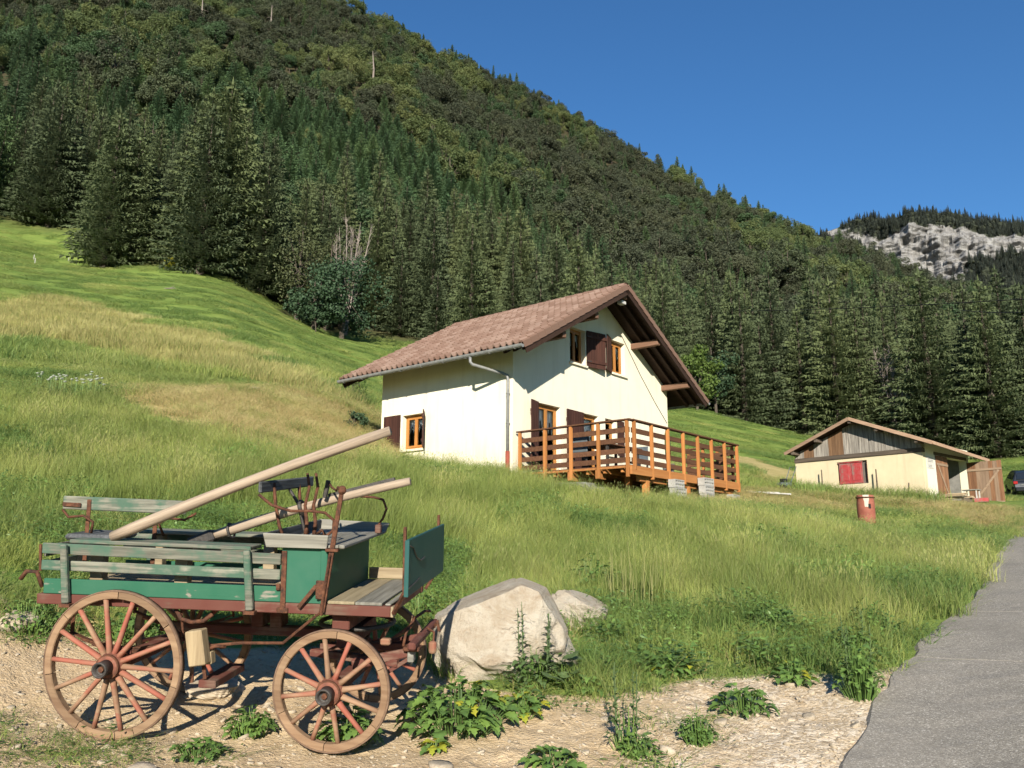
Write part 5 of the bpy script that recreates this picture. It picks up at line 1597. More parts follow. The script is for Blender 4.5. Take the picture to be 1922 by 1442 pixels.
# concrete strip the deck's left flank rests on
o = empty('concrete_footing', HOUSE_O, HOUSE_RZ, 'low grey concrete footing under the left side of the deck', 'footing')
mb = MB(); mb.prism([(-.10, -.9), (-.10, DZ - .30), (-2.25, DZ - .36), (-2.6, -.75), (-2.6, -.95)], 0.05, 0.75, 'x'); mb.build('slab', M_CONC, o, bevel=.02)

# hollow concrete blocks stacked by the deck front
def hollow_block(mb_name='concrete_block'):
    mb = MB(); L, D, H, t = .50, .20, .20, .028
    mb.box(0, L, 0, D, 0, t); mb.box(0, L, 0, D, H - t, H); mb.box(0, L, 0, D, H / 2 - t / 2, H / 2 + t / 2)
    for k in range(5):
        x = (L - t) * k / 4
        mb.box(x, x + t, .001, D - .001, t, H / 2 - t / 2); mb.box(x, x + t, .001, D - .001, H / 2 + t / 2, H - t)
    mb.box(t, L - t, D * .75, D * .75 + .012, t, H - t)
    return mb.mesh(mb_name, M_CONCBLOCK)
_blk = hollow_block()
def blk(lx, ly, rz, lift, label):
    c, s = math.cos(HOUSE_RZ), math.sin(HOUSE_RZ)
    x, y = HOUSE_O.x + lx * c - ly * s, HOUSE_O.y + lx * s + ly * c
    o = link_mesh('concrete_block', _blk, None, (x, y, HOUSE_O.z + _gz(lx, ly) - .03 + lift), (0, 0, HOUSE_RZ + rz))
    tag(o, label, 'block', 'hollow concrete blocks by the deck')
by = DY0 - .35
for k, w in enumerate(('bottom block of the', 'middle block of the', 'top block of the')):
    blk(1.75 + .02 * k, by + .03 * k, R(-6 + 4 * k), .203 * k, w + ' left stack of hollow concrete blocks')
for k, w in enumerate(('bottom block of the', 'second block from below in the', 'third block from below in the')):
    blk(3.35 - .015 * k, by + .02 * k, R(3 - 3 * k), .203 * k, w + ' middle stack of hollow concrete blocks')
blk(4.85, by - .05, R(5), 0.0, 'single hollow concrete block lying right of the other stacks')

# garden table, chairs and a planter on the deck, half hidden by the rails
T = empty('garden_table', HOUSE_O, HOUSE_RZ, 'dark garden table standing on the deck behind the rails', 'table')
MB().box(1.2, 2.9, -2.2, -1.3, DZ + .70, DZ + .74).build('table_top', M_DECKBROWN, T, bevel=.01)
for x in (1.3, 2.8):
    for y in (-2.1, -1.4): MB().box(x - .03, x + .03, y - .03, y + .03, DZ + .001, DZ + .70).build('leg', M_IRON, T)
def chair(lx, ly, rz, label):
    c, s = math.cos(HOUSE_RZ), math.sin(HOUSE_RZ)
    o = empty('garden_chair', (HOUSE_O.x + lx * c - ly * s, HOUSE_O.y + lx * s + ly * c, HOUSE_O.z + DZ + .002), HOUSE_RZ + rz, label, 'chair', 'chairs on the deck')
    MB().box(-.23, .23, -.23, .23, .42, .46).build('seat', M_GREYPLASTIC, o, bevel=.01)
    MB().box(-.23, .23, .19, .225, .462, .90).build('backrest', M_GREYPLASTIC, o, bevel=.01)
    for x in (-.2, .2):
        for y in (-.2, .2): MB().box(x - .02, x + .02, y - .02, y + .02, 0, .419).build('leg', M_IRON, o)
chair(0.85, -1.7, R(90), 'dark chair at the left end of the deck table')
chair(3.35, -1.75, R(-90), 'dark chair at the right end of the deck table')
c, s = math.cos(HOUSE_RZ), math.sin(HOUSE_RZ)
lx, ly = 3.3, -2.75
pot = empty('potted_plant', (HOUSE_O.x + lx * c - ly * s, HOUSE_O.y + lx * s + ly * c, HOUSE_O.z + DZ + .002), 0, 'pale potted plant rising above the deck corner rail', 'potted plant')
mb = MB(); mb.lathe([(.13, 0), (.17, .30), (.18, .32), (.15, .32), (.15, .28)], 16); mb.build('pot', M_CONC, pot)
mb = MB(); mb.lathe([(.03, .25), (.07, .45), (.085, .8), (.08, 1.12), (.05, 1.26), (.01, 1.30)], 12); mb.build('cactus_stem', M_WEEDPALE, pot, True)
# ------------------------------------------------------------------ the barn
# local frame: X to the right along the gable, Y away; origin at the right front corner
BARN = empty('barn', BARN_O, BARN_RZ, 'small cream barn with weathered plank gable, red shutters and open door', 'barn')
BW, BD, BZB = 5.77, 4.68, 1.93
APX, APZ = -2.75, 3.62
def b_roof(x): return APZ + (x - APX) * (0.395 if x < APX else -0.405)
me_holes = [(-3.75, -2.36, 0.80, 1.80)]
def plane_wall(u0, u1, ztop, holes, plane, mat, nm, thick=.3, zbot=-1.0):
    me = wall_with_holes(u0, u1, ztop, holes, plane, thick, zbot); me.materials.append(mat)
    return link_mesh(nm, me, BARN)
plane_wall(-BW, 0, lambda u: BZB, me_holes, lambda u, d, z: (u, d, z), M_PLASTERBARN, 'gable_wall')
plane_wall(.30, BD, lambda u: 2.38, [(1.20, 4.36, -1.0, 1.90)], lambda u, d, z: (-d, u, z), M_PLASTERWHITE, 'side_wall')
plane_wall(.30, BD, lambda u: 2.2, [], lambda u, d, z: (-BW + d, u, z), M_PLASTERBARN, 'side_wall')
plane_wall(-BW + .3, -.3, lambda u: 2.3, [], lambda u, d, z: (u, BD - d, z), M_CONC, 'back_wall')
# back gable infill boards
mb = MB(); mb.prism([(-BW + .05, 2.301), (-.05, 2.301), (-.05, b_roof(-.05) - .16), (APX, APZ - .16), (-BW + .05, b_roof(-BW + .05) - .16)], BD - .06, BD - .03, 'y'); mb.build('back_boarding', M_BARNPLANK, BARN)
MB().box(-BW - .02, .06, -.05, .16, BZB + .003, BZB + .19).build('gable_beam', M_BARNBEAM, BARN, bevel=.012)
# gable planks, each its own board
_x = -BW + .02; _k = 0
rs = np.random.default_rng(5)
while _x < -.02:
    w = min(rs.uniform(.17, .28), -.0 - _x)
    if w < .08: break
    x0, x1 = _x + .004, _x + w - .004
    yy = rs.uniform(-.006, .006)
    top = lambda x: b_roof(x) - .10
    poly = [(x0, BZB + .195 + 0.0), (x1, BZB + .195)]
    poly += [(x1, top(x1))] + ([(APX, top(APX))] if x0 < APX < x1 else []) + [(x0, top(x0))]
    if top(x1) > BZB + .22 and top(x0) > BZB + .22:
        mb = MB(); mb.prism(poly, -.022 + yy, .004 + yy, 'y')
        brown = rs.random() < (0.42 if -5.2 < _x < -3.4 else 0.06)
        mb.build('gable_plank', M_BARNPLANKBROWN if brown else M_BARNPLANK, BARN)
    _x += w; _k += 1
# roof: old tin sheets with bargeboards; the far end sags a little
BROOF = empty('roof', (0, 0, 0)); BROOF.parent = BARN
RY0, RY1 = -.60, BD + .45
XL, XR = -BW - .18, .69
sag = lambda y: -0.05 * (y - RY0)
def rpt(x, y, up): return (x, y, b_roof(x) + sag(y) + up)
M_TIN = speckle('grey_brown_tin_roof', [(0.3, (0.075, 0.060, 0.050)), (0.7, (0.16, 0.13, 0.11))], 3, rough=0.6, bump=.1)
for xa, xb in ((XL, APX), (APX, XR)):
    n = 7
    for k in range(n):
        ya, yb = RY0 + .03 + (RY1 - RY0 - .06) * k / n, RY0 + .03 + (RY1 - RY0 - .06) * (k + 1) / n
        mb = MB(); m = 12
        vs = []
        for i in range(m + 1):
            y = ya + (yb - ya) * i / m; u = .035 + .014 * (i % 2) + .004 * (k % 2)
            vs += [rpt(xa, y, u), rpt(xb, y, u)]
        vs += [(p[0], p[1], p[2] - .012) for p in vs]; q = 2 * (m + 1)
        mb.add(vs, [(2 * i, 2 * i + 1, 2 * i + 3, 2 * i + 2) for i in range(m)] + [(q + 2 * i, q + 2 * i + 2, q + 2 * i + 3, q + 2 * i + 1) for i in range(m)])
        mb.build('tin_sheet', M_TIN, BROOF)
    mb = MB(); vs = [rpt(x, y, u) for u in (-.02, .01) for y in (RY0 + .03, RY1) for x in (xa, xb)]
    mb.add(vs, [(0, 1, 3, 2), (4, 6, 7, 5), (0, 2, 6, 4), (1, 5, 7, 3), (0, 4, 5, 1), (2, 3, 7, 6)]); mb.build('roof_deck', M_SOFFIT, BROOF)
    a, b = rpt(xa, RY0, -.03), rpt(xb, RY0, -.03)
    MB().bar(a, b, .035, .15).build('bargeboard', M_BARGE, BROOF, bevel=.006)
a, b = rpt(XR, RY0, -.03), rpt(XR, RY1, -.03)
MB().bar((a[0] + .02, a[1], a[2]), (b[0] + .02, b[1], b[2]), .035, .14).build('eave_board', M_BARGE, BROOF, bevel=.006)
for xq in (-5.58, -4.40, -2.75, -1.59, .03):
    z = b_roof(xq) - .15
    MB().box(xq - .07, xq + .07, RY0 + .05, .06, z - .085, z + .085).build('purlin', M_BARNBEAM, BROOF, bevel=.01)
# red shutters set in the wall niche
SH = empty('shutter_pair', (0, 0, 0)); SH.parent = BARN
for a, b in ((-3.66, -3.135), (-3.125, -2.60)):
    sh = MB().box(a, b, .01, .045, .86, 1.74).build('shutter', M_REDPAINT, SH, bevel=.006)
    MB().box(a + .06, b - .06, -.008, .0095, .95, 1.66).build('panel', M_REDPAINT, sh, bevel=.012)
MB().box(-3.69, -2.57, -.03, .048, 1.7415, 1.775).build('top_ledge', M_REDPAINT, SH)
MB().box(-3.69, -2.57, -.02, .048, .82, .858).build('bottom_rail', M_REDPAINT, SH)
MB().box(-3.75, -2.36, .12, .2, .80, 1.80).build('niche_back', M_DARKINSIDE, BARN)
MB().box(-2.38, -2.362, -.02, .02, .92, 1.76).build('shutter_stay', M_RUST, BARN)
# doors in the side wall: left leaf in its frame, right leaf swung fully open towards the camera
def barn_door(o, w, h, zb, mats, brace_dir=1, deep=False):
    n = int(round(w / .175)); pw = w / n
    for k in range(n):
        MB().box(k * pw + .002, (k + 1) * pw - .002, -.015, .015, zb, h + random.uniform(-.01, .01)).build('plank', mats[k % len(mats)], o, bevel=.003)
    for z in (zb + .22, h - .36):
        MB().box(.01, w - .01, -.045, -.0155, z - .05, z + .05).build('ledge', M_DOORBRACE, o, bevel=.004)
    MB().bar((.22 if brace_dir > 0 else w - .22, -.032, zb + .29), (w - .12 if brace_dir > 0 else .12, -.032, h - .42), .028, .09, (0, 0, 1)).build('brace', M_DOORBRACE, o, bevel=.004)
d1 = empty('door_leaf', (.03, 1.19, 0), R(90)); d1.parent = BARN
barn_door(d1, 1.10, 1.88, .02, [M_DOORWOOD], -1)
d2 = empty('door_leaf', (.02, 4.40, 0), R(-2)); d2.parent = BARN
barn_door(d2, 1.42, 1.82, -.20, [M_DOORWOOD, M_DOORWOOD, M_DOORWOOD2, M_DOORWOOD2, M_DOORWOOD2, M_DOORWOOD, M_DOORWOOD2, M_DOORWOOD], 1)
MB().box(-.30, .012, 1.15, 1.185, -.9, 1.9).build('door_jamb', M_WHITE, BARN)
MB().box(-.2, .03, 1.1, 4.4, 1.903, 2.03).build('door_lintel', M_BARNBEAM, BARN)
MB().box(-BW + .3, -.3, .3, BD - .3, -.35, -.22).build('barn_floor', M_CONC, BARN)
# notice board: faded lines of print that cannot be read
nb = MB().box(.004, .02, .40, .98, 1.30, 1.78).build('notice_board', M_WHITE, BARN, bevel=.004)
mb = MB()
for z in (1.70, 1.64, 1.58, 1.42, 1.36): mb.box(.0205, .0225, .45, .93 - (.12 if z < 1.5 else 0), z - .012, z + .012)
mb.build('notice_print', M_CONC, nb)
# hanging lamp in the doorway and a tool on the inner wall
mb = MB(); mb.lathe([(.012, 0), (.05, .02), (.062, .09), (.03, .16), (.012, .20)], 10, Matrix.Translation((-.55, 2.9, 1.52))); mb.tube([(-.55, 2.9, 1.7), (-.55, 2.9, 2.2)], .006, 4); mb.build('hanging_lamp', M_WHITE, BARN, True)

def at_barn(lx, ly):
    c, s = math.cos(BARN_RZ), math.sin(BARN_RZ)
    x, y = BARN_O.x + lx * c - ly * s, BARN_O.y + lx * s + ly * c
    return x, y, Z(x, y)
x, y, z = at_barn(-1.0, 4.24)
o = empty('garden_tool', (x, y, z), BARN_RZ, 'long handled tool leaning on the grey inner barn wall', 'tool')
mb = MB(); mb.tube([(-.05, 0.0, .55), (0, .10, 1.75)], .02, 6); mb.build('handle', M_BLACK, o)
MB().box(-.12, .02, -.03, .0, .42, .55).build('tool_head', M_IRON, o)
# planks and sticks piled by the door
x, y, z = at_barn(.75, 1.0)
for k in range(5):
    o = empty('sawn_board', (x + rng.uniform(-.1, .1), y + rng.uniform(-.1, .1), z + .16 + .045 * k), BARN_RZ + rng.uniform(-.25, .25) - .3, ['lowest sawn board of the heap by the barn door', 'second sawn board of the heap by the barn door', 'third sawn board of the heap by the barn door', 'fourth sawn board of the heap by the barn door', 'topmost sawn board of the heap by the barn door'][k], 'board', 'boards heaped by the barn door')
    MB().box(-.75 + .1 * k, .75 - .08 * k, -.09, .09, -.018, .018).build('board', M_STACK, o, bevel=.004)
o = empty('wood_trestle', (x, y, z), BARN_RZ - .3, 'low dark trestle carrying the board heap by the barn', 'trestle')
for q in (-.5, .5): MB().box(q - .06, q + .06, -.25, .25, -.05, .138).build('support', M_BARNBEAM, o, bevel=.01)
x, y, z = at_barn(1.0, 2.0)
o = empty('work_stool', (x, y, z), BARN_RZ, 'small stool with pale leg in front of the barn doorway', 'stool')
MB().box(-.3, .3, -.2, .2, .42, .46).build('seat', M_GREYWOOD, o)
for q in (-.24, .24):
    for p in (-.15, .15): MB().box(q - .02, q + .02, p - .02, p + .02, -.05, .419).build('leg', M_WHITE, o)
x, y, z = at_barn(1.5, 1.6)
o = empty('red_crate', (x, y, z + .0), BARN_RZ + .3, 'low red crate on the grass by the barn door', 'crate')
MB().box(-.25, .25, -.18, .18, 0, .025).build('base', M_REDPAINT, o)
for a in ((-.25, .25, -.18, -.155), (-.25, .25, .155, .18)): MB().box(*a, .026, .16).build('side', M_REDPAINT, o)
for a in ((-.25, -.225, -.154, .154), (.225, .25, -.154, .154)): MB().box(*a, .026, .16).build('side', M_REDPAINT, o)
# stakes in front of the gable wall
for lx, h, lean, lab in ((-4.33, 1.12, 0, 'tall thin stake before the barn wall left of the red shutters'), (-1.85, 1.06, 0, 'tall thin stake before the barn wall right of the red shutters'), (-.62, .62, .10, 'short slanting stake near the right corner of the barn'), (-4.95, .22, 0, 'very short stump stake near the left end of the barn'), (-2.95, .16, .0, 'short stake behind the red barrel')):
    x, y, z = at_barn(lx, -.30)
    o = empty('wooden_stake', (x, y, z), BARN_RZ, lab, 'stake', 'stakes before the barn wall')
    mb = MB(); mb.tube([(0, 0, -.2), (lean * .5, 0, h * .5), (lean, 0, h + .12)], [.036, .034, .026], 7); mb.build('shaft', M_BARNBEAM, o)
# rusty drum with white patch
d = ray(1630, 985); x, y, z = ground_hit(1630, 992)
o = empty('barrel', (x, y, z - .02), math.atan2(-x, y) + .0, 'rusty red barrel with white painted patch in the tall grass', 'barrel')
k = math.hypot(x, y) / 1555
bh = 60 * k; br = 14.6 * k
mb = MB(); mb.lathe([(br * .90, -.1), (br * .97, bh * .3), (br, bh * .55), (br * .98, bh * .72), (br * .985, bh * .74), (br * .93, bh * .95), (br * .94, bh), (br * .80, bh), (br * .78, bh * .93)], 26); mb.build('drum', M_BARREL, o, True)
mb = MB(); mb.tube([(br * 1.0 * math.cos(a), br * 1.0 * math.sin(a), bh * .93) for a in np.linspace(0, 6.283, 25)], .018, 5); mb.build('rim_hoop', M_RUST, o)
MB().box(br * .30, br * .55, -br * 1.0, -br * .78, bh * .62, bh * .74).build('bung_hole', M_BLACK, o)
# dark car parked beyond the barn, rear towards the road
_d = ray(1931, 940); _h = math.hypot(_d[0], _d[1]); cx, cy = _d[0] / _h * 58, _d[1] / _h * 58
CAR = empty('parked_car', (cx, cy, Z(cx, cy)), R(66), 'dark blue parked car half hidden behind the open barn door', 'car')
_e = 1.0; _gxs = (Z(cx + _e, cy) - Z(cx - _e, cy)) / 2; _gys = (Z(cx, cy + _e) - Z(cx, cy - _e)) / 2
CAR.rotation_mode = 'QUATERNION'
CAR.rotation_quaternion = Vector((0, 0, 1)).rotation_difference(Vector((-_gxs, -_gys, 1)).normalized()) @ Euler((0, 0, R(66))).to_quaternion()
prof = [(-2.0, .34), (-2.05, .62), (-2.0, .86), (-1.86, .98), (-1.62, 1.42), (-1.2, 1.50), (.2, 1.50), (.55, 1.42), (1.15, .98), (1.95, .84), (2.12, .66), (2.12, .36)]
mb = MB(); n = len(prof)
sec = lambda z: .86 if z < 1.0 else .86 - (z - 1.0) * .42
vs = [(p[0], -sec(p[1]), p[1]) for p in prof] + [(p[0], sec(p[1]), p[1]) for p in prof]
mb.add(vs, [tuple(range(n)), tuple(range(2 * n - 1, n - 1, -1))] + [(i, (i + 1) % n, (i + 1) % n + n, i + n) for i in range(n)])
mb.build('body', M_CARPAINT, CAR, bevel=.05)
for a, b in (((-1.79, 1.06), (-1.66, 1.38)),):
    mb = MB(); mb.add([(a[0] - .075, -.70, a[1]), (a[0] - .075, .70, a[1]), (b[0] - .055, .62, b[1]), (b[0] - .055, -.62, b[1])], [(0, 1, 2, 3)]); mb.build('rear_window', M_CARGLASS, CAR)
for sgn in (-1, 1):
    mb = MB(); mb.add([(-1.5, sgn * .862, 1.04), (.75, sgn * .862, 1.04), (.3, sgn * .70, 1.42), (-1.3, sgn * .70, 1.42)], [(0, 1, 2, 3)]); mb.build('side_window', M_CARGLASS, CAR)
    MB().box(-2.075, -1.98, sgn * .80 - .13, sgn * .80 + .09, .80, .96).build('tail_lamp', M_TAIL, CAR, bevel=.02)
    for xw in (-1.3, 1.3):
        w = empty('wheel', (xw, sgn * .78, .32)); w.parent = CAR
        mb = MB(); mb.lathe([(.2, -.09), (.30, -.1), (.32, -.06), (.32, .06), (.30, .1), (.2, .09)], 20, Matrix.Rotation(R(90), 4, 'X')); mb.build('tyre', M_BLACK, w, True)
        mb = MB(); mb.lathe([(.05, -.095), (.2, -.085), (.2, .085), (.05, .095)], 14, Matrix.Rotation(R(90), 4, 'X')); mb.build('rim', M_CHROME, w)
MB().box(-2.11, -1.98, -.8, .8, .40, .60).build('bumper', M_CARPAINT, CAR, bevel=.03)
MB().box(-2.07, -2.02, -.55, .55, .74, .78).build('trim_strip', M_CHROME, CAR)
# grey wheeled tool and white boards left on the grass beside the barn
x, y, z = ground_hit(1473, 918, 20, 90)
o = empty('lawn_mower', (x, y, z), R(20), 'small grey lawn mower standing left of the barn', 'mower')
MB().box(-.26, .26, -.2, .2, .14, .30).build('deck', M_GREYPLASTIC, o, bevel=.04)
MB().box(-.12, .12, -.12, .12, .301, .46).build('engine', M_BLACK, o, bevel=.03)
for a in (-.24, .24):
    for b in (-.24, .24):
        mb = MB(); mb.lathe([(.05, -.03), (.11, -.03), (.11, .03), (.05, .03)], 12, Matrix.Translation((a, b, .10)) @ Matrix.Rotation(R(90), 4, 'X')); mb.build('wheel', M_BLACK, o)
mb = MB(); mb.tube([(.2, -.18, .3), (.5, -.2, .95), (.5, .2, .95), (.2, .18, .3)], .015, 5); mb.build('handle', M_GREYPLASTIC, o)
for k, (px, py) in enumerate(((1438, 930), (1462, 932))):
    x, y, z = ground_hit(px, py, 15, 90)
    o = empty('white_plank', (x, y, z + .12), R(15 + 12 * k), ['longer white plank lying on the grass left of the barn', 'shorter white plank lying nearest the barn on the grass'][k], 'plank', 'white planks on the grass')
    MB().box(-.55 + .15 * k, .45, -.08, .08, -.02, .02).build('plank', M_WHITE, o, bevel=.004)
# ------------------------------------------------------------------ the farm wagon
_WM = Matrix(((0.99393691, 0.10936134, 0.0113805, -3.0805), (-0.10703502, 0.98605505, -0.12743209, 6.8580), (-0.02515794, 0.12544134, 0.99178201, -1.37597 + EYE), (0, 0, 0, 1)))
WAGON = empty('farm_wagon', label='old green wooden farm wagon with red spoked wheels on bare dirt', cat='wagon')
WAGON.matrix_world = _WM
WRR, WRF, WB = 0.5678, 0.4526, 1.7464
BW0, BW1 = 0.0, 1.17                       # body near and far side
TRACK = 1.22

def wheel_parts(r, nsp, nfel, parent, cx, cy, turn=0.0, hubl=.30):
    """axis along y, outer side = -y"""
    w = empty('wheel', (cx, cy, r)); w.parent = WAGON
    w.rotation_euler = (0, turn, 0)
    rim_w, rim_t = .055, .058             # radial depth, width along y
    tyre_t = .012
    # felloes: each curved piece of the wooden rim
    ro, ri = r - tyre_t, r - tyre_t - rim_w
    for k in range(nfel):
        a0, a1 = 2 * math.pi * k / nfel + .006, 2 * math.pi * (k + 1) / nfel - .006
        mb = MB(); m = 9; vs = []
        for i in range(m + 1):
            a = a0 + (a1 - a0) * i / m
            for rad, yy in ((ri, -rim_t / 2 + .008), (ri + .006, -rim_t / 2), (ro - .004, -rim_t / 2), (ro, -rim_t / 2 + .004), (ro, rim_t / 2), (ri, rim_t / 2)):
                vs.append((rad * math.sin(a), yy, rad * math.cos(a)))
        q = 6
        fs = [(i * q + j, i * q + (j + 1) % q, (i + 1) * q + (j + 1) % q, (i + 1) * q + j) for i in range(m) for j in range(q)]
        fs += [tuple(range(q)), tuple(range(m * q + q - 1, m * q - 1, -1))]
        mb.add(vs, fs); mb.build('felloe', M_RIM, w)
    mb = MB(); n = 56; vs = []
    for i in range(n):
        a = 2 * math.pi * i / n
        for rad, yy in ((ro + .0005, -rim_t / 2 + .001), (r, -rim_t / 2 + .003), (r, rim_t / 2 - .003), (ro + .0005, rim_t / 2 - .001)): vs.append((rad * math.sin(a), yy, rad * math.cos(a)))
    mb.add(vs, [(i * 4 + j, i * 4 + (j + 1) % 4, ((i + 1) % n) * 4 + (j + 1) % 4, ((i + 1) % n) * 4 + j) for i in range(n) for j in range(4)])
    mb.build('tyre', M_TYRE, w, True)
    # spokes, slightly dished towards the outside hub
    for k in range(nsp):
        a = 2 * math.pi * (k + .5) / nsp + random.uniform(-.012, .012)
        d = Vector((math.sin(a), 0, math.cos(a)))
        mb = MB(); rs_ = [(.055, .036, .054), (.16, .029, .046), (ri - .10, .025, .037), (ri + .004, .027, .033)]
        s = Vector((math.cos(a), 0, -math.sin(a)))
        vs = []
        for rad, hw, hd in rs_:
            c = d * rad + Vector((0, -.034 + .030 * rad / ri, 0))
            for t in range(8):
                an = 2 * math.pi * t / 8
                vs.append(c + s * (hw * .72 * math.cos(an)) + Vector((0, hd * .62 * math.sin(an), 0)))
        fs = [(i * 8 + t, i * 8 + (t + 1) % 8, (i + 1) * 8 + (t + 1) % 8, (i + 1) * 8 + t) for i in range(3) for t in range(8)] + [tuple(range(7, -1, -1)), tuple(range(24, 32))]
        mb.add(vs, fs); mb.build('spoke', M_SPOKE, w, True)
    # hub
    H = empty('hub', (0, 0, 0)); H.parent = w
    Mx = Matrix.Rotation(R(90), 4, 'X')
    mb = MB(); mb.lathe([(.062, -.12), (.080, -.10), (.098, -.05), (.104, .0), (.102, .05), (.090, .07), (.088, .085), (.080, .09), (.06, .095)], 28, Mx); mb.build('nave', M_HUB, H, True)
    mb = MB(); mb.lathe([(.092, .068), (.094, .070), (.094, .088), (.078, .089)], 28, Mx); mb.build('nave_band', M_RUST, H)
    mb = MB(); mb.lathe([(.060, .08), (.056, .15), (.058, .155), (.060, .19), (.056, .193), (.046, .192), (.044, .15), (.040, .148)], 24, Mx); mb.build('hub_cap', M_IRON, H, True)
    mb = MB(); mb.lathe([(.022, .147), (.022, .168), (.012, .170)], 6, Mx); mb.build('axle_nut', M_RUST, H)
    return w
wheel_parts(WRR, 14, 7, WAGON, 0, -.05, .05)
wheel_parts(WRF, 12, 6, WAGON, WB, -.05, .09)
wheel_parts(WRR, 14, 7, WAGON, 0, TRACK, .2)
wheel_parts(WRF, 12, 6, WAGON, WB, TRACK, .15)
def W(name, mat, bevel=.004, parent=None, smooth=False):
    class _C:
        def __enter__(s): s.mb = MB(); return s.mb
        def __exit__(s, *a): s.mb.build(name, mat, parent or WAGON, smooth, bevel)
    return _C()
# sills and cross bearers
for y0 in (BW0, BW1 - .07):
    with W('sill', M_REDSILL, .006) as m: m.box(-.71, 2.17, y0, y0 + .07, .995, 1.075)
with W('sill_end', M_TANWOOD, .002) as m: m.box(2.1705, 2.192, BW0 + .001, BW0 + .069, .996, 1.074)
for x in (-.64, .35, 1.28):
    with W('cross_bearer', M_REDSILL, .006) as m: m.box(x, x + .08, BW0 + .071, BW1 - .071, .985, 1.06)
# floor planks of the bed and of the footwell
for k in range(6):
    y = BW0 + .05 + k * .18
    with W('bed_plank', M_TANWOOD) as m: m.box(-.68, 1.29, y, y + .172, 1.0765, 1.10)
for x0, x1, mt in ((1.67, 1.885, M_TANWOODY), (1.89, 2.10, M_GREYWOODY)):
    with W('footwell_plank', mt) as m: m.box(x0, x1, BW0 + .01, BW1 - .02, 1.0765, 1.10)
# near and far sides: bottom board, two rails
for y, sgn in ((BW0 + .004, 1), (BW1 - .03, 1)):
    with W('bottom_board', M_GREEN, .005) as m: m.box(-.66, 1.30, y, y + .026, 1.078, 1.195)
    with W('middle_rail', M_GREENOLD, .005) as m: m.bar((-.69, y + .013, 1.300), (1.29, y + .013, 1.285), .026, .078)
    with W('top_rail', M_GREENOLD, .005) as m: m.bar((-.69, y + .013, 1.432), (1.29, y + .013, 1.402), .028, .084)
    ys = y - .034 if y < .5 else y + .06
    for x in (-.455, 1.055):
        with W('stake', M_GREENOLD, .008) as m: m.bar((x + .02, ys, 1.015), (x - .02, ys - (.01 if y < .5 else -.01), 1.47), .030 * 2, .046, (0, 1, 0), .052, .040)
        with W('stake_iron', M_RUST, .002) as m: m.box(x - .025, x + .065, ys - .028, ys + .028, .985, 1.012)
# side bench: seat board inside the near rails, supports
with W('bench_seat', M_GREENOLD, .006) as m: m.bar((-.50, .17, 1.485), (1.02, .17, 1.470), .22, .03)
for x in (-.30, .42):
    with W('bench_support', M_TANWOOD, .004) as m: m.box(x - .055, x + .055, .13, .21, 1.101, 1.455)
with W('bench_seat', M_GREENOLD, .006) as m: m.bar((-.40, 1.0, 1.485), (1.0, 1.0, 1.475), .22, .03)
for x in (-.25, .8):
    with W('bench_support', M_TANWOOD, .004) as m: m.box(x - .05, x + .05, .96, 1.04, 1.101, 1.455)
# rear bench: cushion, backrest on iron arms
with W('rear_seat', M_BLACKWOOD, .02) as m: m.bar((-.66, .42, 1.50), (-.24, .42, 1.497), .40, .05)
with W('rear_backrest', M_GREENOLD, .008) as m: m.bar((-.80, .40, 1.768), (.32, .36, 1.752), .028, .112)
for x in (-.54, .06):
    with W('backrest_iron', M_RUST, .002) as m: m.bar((x, .335, 1.25), (x - .01, .375, 1.80), .036, .010, (0, 1, 0))
for x0, x1 in ((-.79, -.62), (.12, .30)):
    with W('backrest_plate', M_RUST, .002) as m: m.bar((x0, .375, 1.755), (x1, .365, 1.752), .009, .034)
for x, d in ((-.76, 1), (.42, -1)):
    with W('arm_iron', M_RUST, 0, smooth=True) as m: m.tube([(x, .34, 1.71), (x + .08 * d, .30, 1.655), (x + .22 * d, .29, 1.67), (x + .30 * d, .30, 1.62), (x + .27 * d, .33, 1.52)], .011, 6)
# tail: board ends and hook
with W('tail_board', M_GREENOLD, .005) as m: m.box(-.715, -.69, .06, 1.10, 1.36, 1.45)
with W('tail_board', M_GREENOLD, .005) as m: m.box(-.715, -.69, .06, 1.10, 1.25, 1.325)
with W('tail_iron', M_RUST, 0, smooth=True) as m: m.tube([(-.70, .05, 1.12), (-.74, .03, 1.24), (-.82, .02, 1.245), (-.87, .02, 1.18)], .018, 6)
with W('tail_iron', M_RUST, 0) as m: m.tube([(-.71, .03, 1.25), (-.715, .02, 1.46)], .012, 6)
# seat box with its panels
for nm, a in (('box_side', (1.30, 1.66, BW0 + .002, BW0 + .022)), ('box_side', (1.30, 1.66, BW1 - .022, BW1 - .002))):
    with W(nm, M_GREENBOX, .004) as m: m.box(*a, 1.077, 1.50)
with W('box_front', M_GREENBOX, .004) as m: m.box(1.638, 1.664, BW0 + .0225, BW1 - .0225, 1.077, 1.498)
with W('box_back', M_GREENBOX, .004) as m: m.box(1.296, 1.318, BW0 + .0225, BW1 - .0225, 1.077, 1.498)
with W('box_corner_post', M_GREENBOX, .004) as m: m.box(1.615, 1.668, BW0 - .012, BW0 + .0015, 1.077, 1.495)
with W('box_iron', M_RUST, .003) as m: m.box(1.305, 1.345, BW0 - .014, BW0 + .0015, 1.03, 1.47)
with W('box_iron_foot', M_RUST, .004) as m: m.box(1.28, 1.37, BW0 - .02, BW0 - .001, 1.0, 1.04)
with W('box_cleat', M_RUST, .004) as m: m.box(1.27, 1.30, BW0 - .02, BW0 + .002, 1.17, 1.22)
